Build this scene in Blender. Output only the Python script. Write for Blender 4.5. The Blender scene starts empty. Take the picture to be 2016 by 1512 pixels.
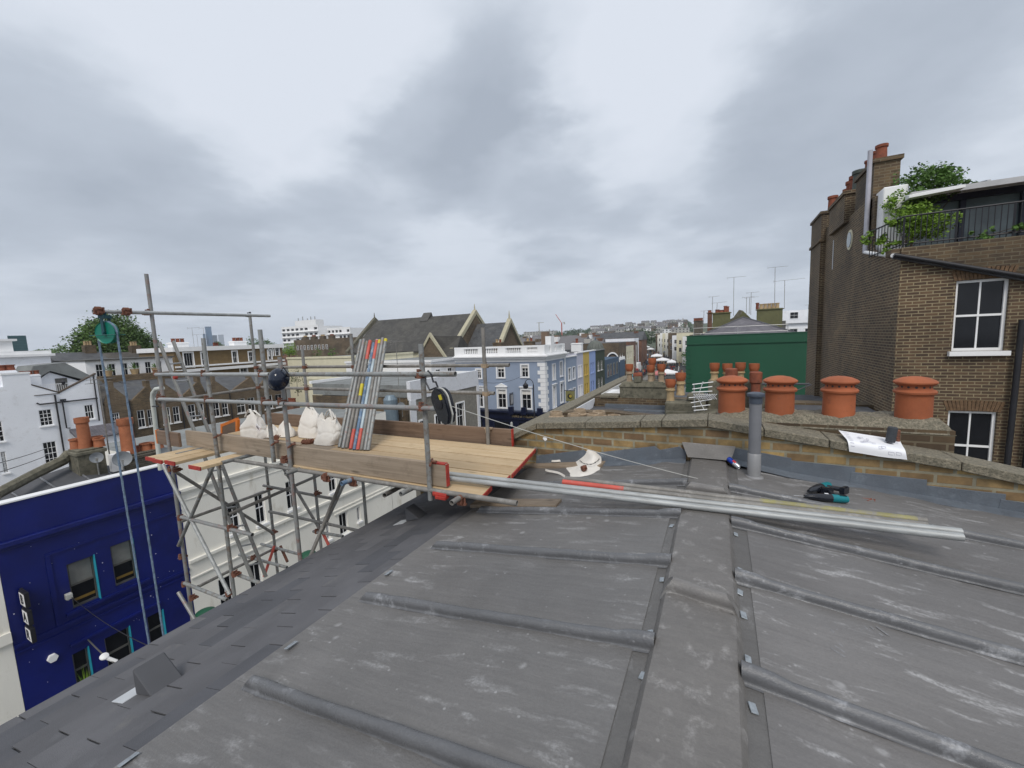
import bpy, bmesh, math, random
from mathutils import Vector, Matrix, noise as mnoise
rnd = random.Random(7)
scene = bpy.context.scene
col = scene.collection

# ------------------------------------------------------------------ camera
FL, YAW, PITCH, ROLL = 806.4, 0.46865, 0.10953, -0.039655   # focal length in photo pixels (2016 wide)
G = -11.2                                                   # street level; the camera is the origin, 1.35 m over the ridge
_cy, _sy, _cp, _sp = math.cos(YAW), math.sin(YAW), math.cos(PITCH), math.sin(PITCH)
CF = Vector((-_sy*_cp, _cy*_cp, -_sp))
_r = Vector((_cy, _sy, 0)); _u = _r.cross(CF)
CR = math.cos(ROLL)*_r + math.sin(ROLL)*_u
CU = -math.sin(ROLL)*_r + math.cos(ROLL)*_u
cam_d = bpy.data.cameras.new('camera'); cam = bpy.data.objects.new('camera', cam_d); col.objects.link(cam)
cam_d.sensor_width = 36; cam_d.lens = FL/2016*36; cam_d.clip_start = .05; cam_d.clip_end = 9000
m = Matrix((CR, CU, -CF)).transposed().to_4x4(); cam.matrix_world = m
scene.camera = cam
scene.view_settings.view_transform = 'Standard'; scene.view_settings.look = 'None'
scene.view_settings.exposure = 0.10; scene.view_settings.gamma = 1

def ray(px, py): return CF + CR*((px-1008)/FL) - CU*((py-756)/FL)
def at(ax, px, py, v):            # the point of the plane x=v (ax 0), y=v (1) or z=v (2) seen at a photo position
    d = ray(px, py); return d*(v/d[ax])
def X(px, py, v): return at(0, px, py, v)
def Y(px, py, v): return at(1, px, py, v)
def Z(px, py, v): return at(2, px, py, v)

# ------------------------------------------------------------------ sky and sun
SUN_EL, SUN_AZ = math.radians(50), math.radians(158)        # soft overcast sun behind the right shoulder
world = bpy.data.worlds.new('World'); scene.world = world; world.use_nodes = True
wn, wl = world.node_tree.nodes, world.node_tree.links
bg = wn['Background']; bg.inputs['Strength'].default_value = 0.108
def wnode(t, **k):
    n = wn.new(t)
    for a, v in k.items():
        if a.startswith('i_'):
            key = a[2:]; key = int(key) if key.isdigit() else key
            if hasattr(v, 'is_output'): wl.new(v, n.inputs[key])
            else: n.inputs[key].default_value = v
        else: setattr(n, a, v)
    return n
def wmath(op, a, b=0.0, c=None):
    n = wnode('ShaderNodeMath', operation=op, i_0=a, i_1=b)
    if c is not None:
        if hasattr(c, 'is_output'): wl.new(c, n.inputs[2])
        else: n.inputs[2].default_value = c
    return n.outputs[0]
def wvec(op, a, b): return wnode('ShaderNodeVectorMath', operation=op, i_0=a, i_1=b).outputs
sky = wnode('ShaderNodeTexSky', sky_type='NISHITA', sun_disc=False, sun_elevation=SUN_EL, sun_rotation=SUN_AZ, air_density=1.0, dust_density=2.5)
dirv = wnode('ShaderNodeTexCoord').outputs['Generated']
sep = wnode('ShaderNodeSeparateXYZ', i_0=dirv)
zc = wmath('MAXIMUM', sep.outputs[2], 0.0)
zz = wmath('ADD', zc, 0.14)
cx_ = wmath('DIVIDE', sep.outputs[0], zz); cy_ = wmath('DIVIDE', sep.outputs[1], zz)
plane = wnode('ShaderNodeCombineXYZ', i_0=cx_, i_1=cy_).outputs[0]
def noise(v, sc, det, rough=.55, dist=0.0): return wnode('ShaderNodeTexNoise', i_Vector=v, i_Scale=sc, i_Detail=det, i_Roughness=rough, i_Distortion=dist)
n1 = noise(plane, .80, 5, .46, .3).outputs[0]
n2 = noise(plane, 2.3, 6, .6, .2).outputs[0]
warp = noise(plane, 1.4, 6, .54).outputs['Color']
wdir = wvec('ADD', dirv, wvec('MULTIPLY', wvec('SUBTRACT', warp, (.5, .5, .5))[0], (.50, .50, .28))[0])[0]
def blob(px, py, r, s):
    d = ray(px, py).normalized()
    dist = wvec('DISTANCE', wdir, tuple(d))[1]
    mr = wnode('ShaderNodeMapRange', interpolation_type='SMOOTHSTEP', i_0=dist, i_1=r, i_2=r*.38, i_3=0.0, i_4=s)
    return mr.outputs[0]
dark = wmath('MULTIPLY', wmath('SUBTRACT', n1, .5), 1.0)
dark = wmath('ADD', dark, wmath('MULTIPLY', wmath('SUBTRACT', n2, .5), .46))
for b in [(200,330,.34,.50), (60,290,.22,.22), (430,410,.24,.26), (860,230,.25,.40), (760,330,.25,.34), (960,120,.20,.22), (1060,350,.22,.34), (1850,170,.40,.40), (1600,270,.32,.36), (1350,330,.25,.22),
          (1150,440,.18,.2), (640,440,.2,.12), (1480,60,.42,-.34), (1250,150,.3,-.25), (620,120,.34,-.38), (420,90,.3,-.25), (120,40,.42,-.42), (1950,330,.2,-.3), (150,520,.25,-.1)]:
    dark = wmath('ADD', dark, blob(*b))
# towards the horizon the layers close up into even grey
flat = wnode('ShaderNodeMapRange', i_0=zc, i_1=0.0, i_2=.30, i_3=.55, i_4=1.0).outputs[0]
dark = wmath('MULTIPLY', dark, flat)
ramp = wnode('ShaderNodeValToRGB', i_0=wmath('ADD', dark, .335))
cr = ramp.color_ramp; cr.elements[0].position = 0.0; cr.elements[0].color = (.655, .70, .775, 1); cr.elements[1].position = 1.0; cr.elements[1].color = (.36, .405, .475, 1)
e = cr.elements.new(.32); e.color = (.595, .645, .72, 1)
e = cr.elements.new(.62); e.color = (.455, .505, .58, 1)
cl10 = wvec('MULTIPLY', ramp.outputs[0], (10, 10, 10))[0]
mix = wnode('ShaderNodeMix', data_type='RGBA', i_0=.96)
wl.new(sky.outputs[0], mix.inputs['A']); wl.new(cl10, mix.inputs['B'])
wl.new(mix.outputs['Result'], bg.inputs['Color'])
sd = bpy.data.lights.new('sun', 'SUN'); sd.energy = 1.9; sd.angle = math.radians(22); sd.color = (1, .945, .87)
so = bpy.data.objects.new('sun', sd); col.objects.link(so)
sdir = Vector((math.sin(SUN_AZ)*math.cos(SUN_EL), math.cos(SUN_AZ)*math.cos(SUN_EL), math.sin(SUN_EL)))
so.rotation_euler = sdir.to_track_quat('Z', 'Y').to_euler()

# ------------------------------------------------------------------ materials
def newmat(name):
    mt = bpy.data.materials.new(name); mt.use_nodes = True
    nt = mt.node_tree; return mt, nt, nt.nodes['Principled BSDF']
def nd(nt, t, ins={}, **k):
    n = nt.nodes.new(t)
    for a, v in k.items(): setattr(n, a, v)
    for a, v in ins.items():
        if hasattr(v, 'is_output'): nt.links.new(v, n.inputs[a])
        else: n.inputs[a].default_value = v
    return n
def mixc(nt, f, a, b, blend='MIX'):
    n = nt.nodes.new('ShaderNodeMix'); n.data_type = 'RGBA'; n.blend_type = blend
    for s, v in (('Factor', f), ('A', a), ('B', b)):
        i = n.inputs[0] if s == 'Factor' else n.inputs[s]
        if s != 'Factor': i = [q for q in n.inputs if q.name == s and q.type == 'RGBA'][0]
        if hasattr(v, 'is_output'): nt.links.new(v, i)
        else: i.default_value = v
    return [q for q in n.outputs if q.type == 'RGBA'][0]
def c4(c): return (c[0], c[1], c[2], 1)
def mul(c, k): return tuple(min(1, x*k) for x in c)
def ramp_(nt, f, p0, p1, c0=(0,0,0,1), c1=(1,1,1,1)):
    r = nd(nt, 'ShaderNodeValToRGB', {0: f}); r.color_ramp.elements[0].position = p0; r.color_ramp.elements[1].position = p1
    r.color_ramp.elements[0].color = c0; r.color_ramp.elements[1].color = c1; return r.outputs[0]
def bump(nt, bsdf, h, s, d=.01):
    b = nd(nt, 'ShaderNodeBump', {'Height': h, 'Strength': s, 'Distance': d}); nt.links.new(b.outputs[0], bsdf.inputs['Normal'])
def pm(name, c, rough=.6, metal=0, var=.18, sc=3., c2=None, amt=.5, bs=0, bsc=60., streak=None, spec=None, rv=0):
    """plain surface with two scales of colour variation and optional stains of a second colour"""
    mt, nt, b = newmat(name)
    co = nd(nt, 'ShaderNodeTexCoord').outputs['Object']
    if streak: co = nd(nt, 'ShaderNodeMapping', {'Vector': co, 'Scale': streak}).outputs[0]
    a = nd(nt, 'ShaderNodeTexNoise', {'Vector': co, 'Scale': sc, 'Detail': 6, 'Roughness': .6}).outputs[0]
    k = ramp_(nt, a, .3, .7)
    cc = mixc(nt, k, c4(mul(c, 1-var)), c4(mul(c, 1+var)))
    if c2:
        s2 = nd(nt, 'ShaderNodeTexNoise', {'Vector': co, 'Scale': sc*2.7, 'Detail': 5, 'Roughness': .7}).outputs[0]
        k2 = ramp_(nt, s2, 1-amt-.08 if amt < .9 else .1, 1-amt+.12)
        cc = mixc(nt, k2, cc, c4(c2))
    if rv: cc = mixc(nt, 1.0, cc, ramp_(nt, nd(nt, 'ShaderNodeObjectInfo').outputs['Random'], 0., 1., (1-rv,1-rv*1.05,1-rv*1.1,1), (1,1,1,1)), 'MULTIPLY')
    nt.links.new(cc, b.inputs['Base Color'])
    b.inputs['Roughness'].default_value = rough; b.inputs['Metallic'].default_value = metal
    if spec is not None: b.inputs['Specular IOR Level'].default_value = spec
    if bs:
        h = nd(nt, 'ShaderNodeTexNoise', {'Vector': co, 'Scale': bsc, 'Detail': 5}).outputs[0]; bump(nt, b, h, bs)
    return mt
def brick(name, c1, c2, mo, w=.225, h=.075, ms=.010, off=.5, var=.5, dirt=(.02,.02,.018), dirtamt=.45, rough=.85, bs=.6, dsc=.45):
    """laid units on the metre UVs: bricks, slates or tiles, with soot of its own shape"""
    mt, nt, b = newmat(name)
    uv = nd(nt, 'ShaderNodeUVMap').outputs[0]
    t = nd(nt, 'ShaderNodeTexBrick', {'Vector': uv, 'Color1': c4(c1), 'Color2': c4(c2), 'Mortar': c4(mo), 'Scale': 1.0, 'Mortar Size': ms, 'Mortar Smooth': .15, 'Bias': 0.0, 'Brick Width': w, 'Row Height': h})
    t.offset = off
    co = nd(nt, 'ShaderNodeTexCoord').outputs['Object']
    n = nd(nt, 'ShaderNodeTexNoise', {'Vector': co, 'Scale': dsc, 'Detail': 7, 'Roughness': .62}).outputs[0]
    n3 = nd(nt, 'ShaderNodeTexNoise', {'Vector': uv, 'Scale': 1.3/w, 'Detail': 6, 'Roughness': .65}).outputs[0]
    cc = mixc(nt, ramp_(nt, n3, .3, .75, (1-var*.6,)*3+(1,), (1+var*.3,)*3+(1,)), (0,0,0,1), t.outputs[0], 'MIX')
    cc = mixc(nt, 1.0, t.outputs[0], ramp_(nt, n3, .25, .75, (1-var*.5,)*3+(1,), (1,1,1,1)), 'MULTIPLY')
    cc = mixc(nt, ramp_(nt, n, .42, .72, (0,0,0,1), (dirtamt,)*3+(1,)), cc, c4(dirt))
    nt.links.new(cc, b.inputs['Base Color']); b.inputs['Roughness'].default_value = rough
    pt = nd(nt, 'ShaderNodeTexNoise', {'Vector': co, 'Scale': dsc*1.7, 'Detail': 6, 'Roughness': .6, 'Distortion': .6}).outputs[0]
    cc = mixc(nt, 1.0, cc, ramp_(nt, pt, .34, .66, (.70,.69,.68,1), (1.28,1.26,1.20,1)), 'MULTIPLY'); nt.links.new(cc, b.inputs['Base Color'])
    hh = nd(nt, 'ShaderNodeMath', {0: t.outputs['Fac'], 1: -1.0}, operation='MULTIPLY').outputs[0]
    hh = nd(nt, 'ShaderNodeMath', {0: n3, 1: .5, 2: hh}, operation='MULTIPLY_ADD').outputs[0]
    if bs: bump(nt, b, hh, bs, .006)
    return mt
def wood(name, c, dark_, light, scale=(1.2, 28, 28), rough=.75, axis=0):
    mt, nt, b = newmat(name)
    co = nd(nt, 'ShaderNodeTexCoord').outputs['Object']
    s = list(scale)
    if axis == 1: s = [s[1], s[0], s[2]]
    mp = nd(nt, 'ShaderNodeMapping', {'Vector': co, 'Scale': tuple(s)}).outputs[0]
    a = nd(nt, 'ShaderNodeTexNoise', {'Vector': mp, 'Scale': 1.0, 'Detail': 7, 'Roughness': .65, 'Distortion': .8}).outputs[0]
    big = nd(nt, 'ShaderNodeTexNoise', {'Vector': co, 'Scale': 1.7, 'Detail': 5}).outputs[0]
    oi = nd(nt, 'ShaderNodeObjectInfo').outputs['Random']
    cc = mixc(nt, ramp_(nt, a, .28, .72), c4(dark_), c4(light))
    cc = mixc(nt, ramp_(nt, big, .35, .7, (0,0,0,1), (.6,.6,.6,1)), cc, c4(c))
    cc = mixc(nt, 1.0, cc, ramp_(nt, oi, 0., 1., (.76,.73,.70,1), (1.0,1.0,1.0,1)), 'MULTIPLY')
    km = nd(nt, 'ShaderNodeMapping', {'Vector': co, 'Scale': (1.7, 7.5, 7.5) if axis == 0 else (7.5, 1.7, 7.5)}).outputs[0]
    kv = nd(nt, 'ShaderNodeTexVoronoi', {'Vector': km, 'Scale': 1.0, 'Randomness': 1.0}).outputs['Distance']
    cc = mixc(nt, ramp_(nt, kv, .05, .13, (.75,.75,.75,1), (0,0,0,1)), cc, c4(mul(dark_, .45)))
    sm = nd(nt, 'ShaderNodeTexNoise', {'Vector': co, 'Scale': 5.5, 'Detail': 7, 'Roughness': .7}).outputs[0]
    cc = mixc(nt, ramp_(nt, sm, .54, .70, (0,0,0,1), (.45,.45,.45,1)), cc, c4(mul(dark_, .7)))
    nt.links.new(cc, b.inputs['Base Color']); b.inputs['Roughness'].default_value = rough
    bump(nt, b, a, .35, .004)
    return mt
def leadmat(name, base, pale, streak, amt, rough=.5, blue=None):
    """weathered lead: pale oxide smudges dragged along one way, spots and foot scuffs"""
    mt, nt, b = newmat(name)
    co = nd(nt, 'ShaderNodeTexCoord').outputs['Object']
    mp = nd(nt, 'ShaderNodeMapping', {'Vector': co, 'Scale': streak}).outputs[0]
    a = nd(nt, 'ShaderNodeTexNoise', {'Vector': co, 'Scale': .9, 'Detail': 6, 'Roughness': .6}).outputs[0]
    s = nd(nt, 'ShaderNodeTexNoise', {'Vector': mp, 'Scale': 7.5, 'Detail': 8, 'Roughness': .60, 'Distortion': .25}).outputs[0]
    sp = nd(nt, 'ShaderNodeTexNoise', {'Vector': co, 'Scale': 9, 'Detail': 3, 'Roughness': .5}).outputs[0]
    f = nd(nt, 'ShaderNodeTexNoise', {'Vector': co, 'Scale': 70, 'Detail': 5, 'Roughness': .7}).outputs[0]
    vo = nd(nt, 'ShaderNodeTexVoronoi', {'Vector': co, 'Scale': 4.4, 'Randomness': 1.0}).outputs['Distance']
    cc = mixc(nt, ramp_(nt, a, .32, .68), c4(mul(base, .84)), c4(mul(base, 1.16)))
    if blue: cc = mixc(nt, ramp_(nt, sp, .4, .75, (0,0,0,1), (.5,.5,.5,1)), cc, c4(blue))
    k = nd(nt, 'ShaderNodeMath', {0: ramp_(nt, s, .55, .67), 1: ramp_(nt, a, .36, .56)}, operation='MULTIPLY').outputs[0]
    k = nd(nt, 'ShaderNodeMath', {0: k, 1: ramp_(nt, f, .3, .6)}, operation='MULTIPLY').outputs[0]
    k = nd(nt, 'ShaderNodeMath', {0: k, 1: amt}, operation='MULTIPLY').outputs[0]
    cc = mixc(nt, k, cc, c4(pale))
    dots = nd(nt, 'ShaderNodeMath', {0: ramp_(nt, vo, .06, .12, (1,1,1,1), (0,0,0,1)), 1: ramp_(nt, sp, .47, .57)}, operation='MULTIPLY').outputs[0]
    dots = nd(nt, 'ShaderNodeMath', {0: dots, 1: .55*amt}, operation='MULTIPLY').outputs[0]
    cc = mixc(nt, dots, cc, c4(pale))
    cc = mixc(nt, 1.0, cc, ramp_(nt, f, .25, .75, (.84,.84,.84,1), (1,1,1,1)), 'MULTIPLY')
    br = nd(nt, 'ShaderNodeMapping', {'Vector': co, 'Scale': (3.5*streak[0], 42*streak[1]/2, 6)}).outputs[0]
    br = nd(nt, 'ShaderNodeTexNoise', {'Vector': br, 'Scale': 1.0, 'Detail': 6, 'Roughness': .75}).outputs[0]
    cc = mixc(nt, 1.0, cc, ramp_(nt, br, .30, .70, (.80,.80,.81,1), (1.0,1.0,1.0,1)), 'MULTIPLY')
    dk = nd(nt, 'ShaderNodeTexNoise', {'Vector': co, 'Scale': 2.1, 'Detail': 8, 'Roughness': .72, 'Distortion': 1.2}).outputs[0]
    cc = mixc(nt, ramp_(nt, dk, .56, .66, (0,0,0,1), (.20,.20,.20,1)), cc, c4(mul(base, .55)))
    v2 = nd(nt, 'ShaderNodeTexVoronoi', {'Vector': co, 'Scale': 13.0, 'Randomness': 1.0}).outputs['Distance']
    d2 = nd(nt, 'ShaderNodeMath', {0: ramp_(nt, v2, .05, .11, (1,1,1,1), (0,0,0,1)), 1: ramp_(nt, s, .44, .54)}, operation='MULTIPLY').outputs[0]
    d2 = nd(nt, 'ShaderNodeMath', {0: d2, 1: .5*amt}, operation='MULTIPLY').outputs[0]
    cc = mixc(nt, d2, cc, c4(pale))
    oi = nd(nt, 'ShaderNodeObjectInfo').outputs['Random']
    cc = mixc(nt, 1.0, cc, ramp_(nt, oi, 0., 1., (.90,.90,.905,1), (1.0,1.0,1.0,1)), 'MULTIPLY')
    nt.links.new(cc, b.inputs['Base Color'])
    rr = ramp_(nt, dk, .3, .7, (rough-.12,)*3+(1,), (rough+.12,)*3+(1,)); nt.links.new(rr, b.inputs['Roughness'])
    b.inputs['Metallic'].default_value = 0.0; b.inputs['Specular IOR Level'].default_value = .5
    hh = nd(nt, 'ShaderNodeMath', {0: a, 1: 3.0, 2: f}, operation='MULTIPLY_ADD').outputs[0]
    hh = nd(nt, 'ShaderNodeMath', {0: br, 1: .5, 2: hh}, operation='MULTIPLY_ADD').outputs[0]
    bump(nt, b, hh, .42, .008)
    return mt
WHITE = pm('white_paint', (.81,.81,.81), .5, var=.05, sc=1.2, c2=(.63,.62,.58), amt=.30)
STUCCO = pm('white_stucco', (.81,.79,.72), .8, var=.06, sc=.8, c2=(.58,.54,.45), amt=.34, bs=.25, bsc=25, streak=(1,1,.35))
COOLWHITE = pm('cool_white_render', (.80,.815,.85), .7, var=.05, sc=.7, c2=(.66,.66,.68), amt=.36, bs=.2, bsc=18)
CREAM = pm('cream_render', (.66,.62,.46), .8, var=.08, sc=1., c2=(.5,.47,.38), amt=.3)
NAVY = pm('blue_gloss_paint', (.003,.009,.118), .42, var=.25, sc=.9, bs=.15, bsc=9, c2=(.005,.013,.14), amt=.4)
TEALP = pm('turquoise_paint', (.02,.34,.46), .5, var=.1)
GLASS = pm('window_glass', (.011,.012,.015), .07, var=.3, sc=1.5, spec=.32)
GLASSB = pm('tinted_glass', (.13,.17,.18), .12, var=.3, sc=1.5)
BLACKM = pm('black_metal', (.014,.014,.018), .5, var=.3)
IRONB = pm('dark_blue_iron', (.02,.024,.045), .5, var=.3)
GALV = pm('galvanised_tube', (.26,.27,.265), .5, .3, var=.25, sc=6, c2=(.17,.13,.10), amt=.44, bs=.15)
GALVR = pm('galvanised_tube_red_smears', (.26,.265,.26), .5, .3, var=.22, sc=4, c2=(.27,.13,.105), amt=.40)
GALVB = pm('bright_galvanised_tube', (.36,.375,.375), .52, .22, var=.24, sc=5, c2=(.26,.26,.25), amt=.42, streak=(.5,3,3))
TUBEGREY = pm('dull_steel_tube', (.20,.19,.175), .6, .2, var=.25, sc=5, c2=(.30,.29,.27), amt=.42)
TUBERED = pm('red_painted_tube', (.52,.09,.065), .55, var=.2, sc=6, c2=(.3,.2,.18), amt=.35)
TUBEBLUE = pm('blue_painted_tube', (.10,.17,.27), .55, var=.3, sc=5, c2=(.30,.34,.37), amt=.45)
TUBEYEL = pm('yellow_painted_band', (.55,.46,.03), .6, var=.2, sc=8)
TUBEPALE = pm('pale_blue_tube', (.36,.43,.47), .5, .2, var=.2, sc=5, c2=(.2,.2,.2), amt=.36)
RUST = pm('rusty_fitting', (.13,.055,.034), .85, var=.4, sc=30, c2=(.23,.085,.05), amt=.45, bs=.4)
REDPAINT = pm('red_end_paint', (.34,.030,.02), .65, var=.35, sc=16, c2=(.36,.20,.05), amt=.30)
ORANGE = pm('orange_paint', (.65,.17,.02), .6, var=.2, sc=8)
DECK = wood('new_scaffold_board', (.56,.42,.255), (.46,.32,.17), (.65,.52,.345))
OLDW = wood('weathered_scaffold_board', (.315,.25,.185), (.19,.145,.10), (.42,.345,.265))
OLDW2 = wood('brown_scaffold_board', (.19,.125,.085), (.10,.062,.042), (.27,.19,.135))
LEADL = leadmat('lead_roof', (.184,.178,.172), (.50,.50,.50), (.5,1.8,1), .80)
LEADR = leadmat('lead_roof_far_side', (.184,.177,.172), (.50,.495,.495), (.5,1.8,1), .90)
LEADC = leadmat('lead_cap', (.188,.178,.167), (.46,.445,.43), (1.5,1.2,1), .7)
LEADA = leadmat('lead_apron', (.142,.137,.131), (.34,.34,.34), (1.5,.6,1), .6)
LEADROLL = leadmat('dressed_lead_roll', (.148,.151,.158), (.42,.43,.45), (1.2,1.2,1.2), .9, .31)
LEADF = leadmat('new_lead_flashing', (.135,.155,.182), (.30,.34,.38), (1,1,1), .5, .4, (.16,.195,.23))
CLIPM = pm('bright_lead_clip', (.27,.30,.325), .4, .2, var=.3, sc=40)
FLAPM = pm('pale_metal_flap', (.52,.54,.56), .5, .1, var=.1, sc=6)
SHING = pm('felt_shingle', (.098,.098,.106), .85, var=.2, sc=1.4, c2=(.13,.132,.142), amt=.36, bs=.35, bsc=220)
STOCK = brick('london_stock_brick', (.43,.30,.125), (.185,.115,.062), (.31,.29,.215), .245, .094, .013, dirtamt=.5, dirt=(.07,.055,.035), dsc=3.2, var=.7)
BROWN = brick('brown_brick', (.140,.086,.050), (.066,.041,.028), (.29,.24,.15), .218, .068, .0095, dirtamt=.38, dirt=(.045,.034,.024), dsc=.35, var=.5)
SOOT = brick('sooty_stock_brick', (.17,.115,.062), (.075,.05,.033), (.20,.165,.11), .225, .075, .010, dirtamt=.6, dirt=(.022,.018,.014), dsc=.5, var=.5)
FARBR = brick('far_brown_brick', (.165,.122,.078), (.115,.082,.054), (.18,.15,.11), .45, .15, .012, dirtamt=.4, dsc=.2)
REDBR = brick('far_red_brick', (.23,.10,.062), (.17,.08,.05), (.2,.15,.11), .45, .15, .012, dirtamt=.4, dsc=.2)
DARKBR = brick('stack_brick', (.13,.11,.085), (.085,.07,.055), (.16,.15,.12), .225, .075, .012, dirtamt=.5, dsc=2.5)
SLATE = brick('grey_slates', (.085,.09,.10), (.065,.068,.076), (.03,.03,.033), .30, .22, .007, dirtamt=.3, dirt=(.12,.11,.09), rough=.6, bs=.35, dsc=.6)
SLATEP = brick('purple_grey_slates', (.16,.15,.175), (.12,.115,.135), (.05,.05,.055), .30, .20, .008, dirtamt=.3, dirt=(.10,.10,.10), rough=.6, bs=.35)
SLATEB = brick('brown_tiles', (.085,.076,.066), (.06,.053,.047), (.025,.022,.02), .34, .26, .010, dirtamt=.4, dirt=(.11,.10,.08), rough=.8, bs=.4, dsc=.5)
ROOFG = pm('grey_flat_roof', (.20,.21,.205), .85, var=.2, sc=.5, c2=(.12,.12,.115), amt=.4)
ROOFD = pm('dark_felt_roof', (.075,.077,.085), .85, var=.25, sc=.7, c2=(.13,.13,.135), amt=.4)
COPE = pm('coping_stone', (.225,.198,.148), .95, var=.32, sc=20, c2=(.10,.095,.07), amt=.50, bs=.8, bsc=90)
MOSSY = pm('mossy_render', (.145,.135,.10), .95, var=.35, sc=3, c2=(.07,.068,.05), amt=.45, bs=.6, bsc=25)
OLIVE = pm('olive_render', (.115,.115,.052), .9, var=.25, sc=.5, c2=(.075,.07,.035), amt=.35)
GREENP = pm('green_masonry_paint', (.003,.066,.030), .6, var=.10, sc=.5, c2=(.006,.072,.036), amt=.35, streak=(1,1,.3), bs=.2, bsc=6)
TERRA = pm('terracotta', (.36,.104,.040), .75, var=.16, sc=5, c2=(.20,.07,.04), amt=.33, bs=.2, bsc=30, rv=.16)
TERRAD = pm('old_terracotta', (.24,.070,.036), .85, var=.3, sc=5, c2=(.12,.05,.03), amt=.4, rv=.3)
TERRAO = pm('orange_terracotta', (.32,.112,.050), .8, var=.2, sc=4, c2=(.25,.08,.035), amt=.4)
BUFF = pm('buff_clay', (.47,.345,.19), .8, var=.14, sc=6, c2=(.26,.19,.12), amt=.40, rv=.25)
BUFFD = pm('buff_clay_weathered', (.33,.25,.17), .85, var=.2, sc=9, c2=(.2,.15,.1), amt=.4)
LEAF = pm('leaf_green', (.075,.155,.024), .7, var=.45, sc=.6)
LEAFD = pm('leaf_dark', (.085,.150,.034), .75, var=.45, sc=.35)
LEAFF = pm('leaf_far', (.060,.095,.045), .9, var=.35, sc=.05)
LEAFB = pm('leaf_bright', (.16,.28,.02), .7, var=.3, sc=.6)
BARK = pm('bark', (.075,.055,.04), .9, var=.3, sc=6, bs=.5)
CANVAS = pm('canvas_cotton', (.72,.69,.64), .95, var=.07, sc=7, c2=(.54,.47,.40), amt=.28, bs=.2, bsc=150)
PAPER = pm('paper', (.80,.81,.84), .8, var=.03)
BLACKP = pm('black_plastic', (.012,.014,.02), .25, var=.2)
NAVYP = pm('navy_helmet_shell', (.008,.013,.028), .14, var=.2)
TEAL = pm('teal_plastic', (.0,.17,.20), .45, var=.15, sc=20)
GREYC = pm('grey_dish', (.20,.215,.23), .6, var=.1)
ASPH = pm('asphalt', (.055,.055,.058), .9, var=.25, sc=.6)
PAVE = pm('paving', (.19,.185,.175), .9, var=.2, sc=1.2)
EARTH = pm('city_ground', (.10,.10,.09), .95, var=.3, sc=.05)
ROPEW = pm('white_cord', (.50,.50,.47), .8, var=.1)
ROPEB = pm('blue_rope', (.15,.21,.29), .85, var=.35, sc=25, streak=(1,1,1))
GREENPL = pm('green_plastic', (.002,.165,.115), .4, var=.12)
STEEL = pm('brushed_steel', (.42,.42,.42), .42, .6, var=.15, sc=4, streak=(20,20,1))
PIPEG = pm('grey_vent_pipe', (.17,.175,.19), .5, var=.1, sc=4)
BLUEGREY = pm('blue_grey_duct', (.16,.21,.25), .45, .3, var=.12)
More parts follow.
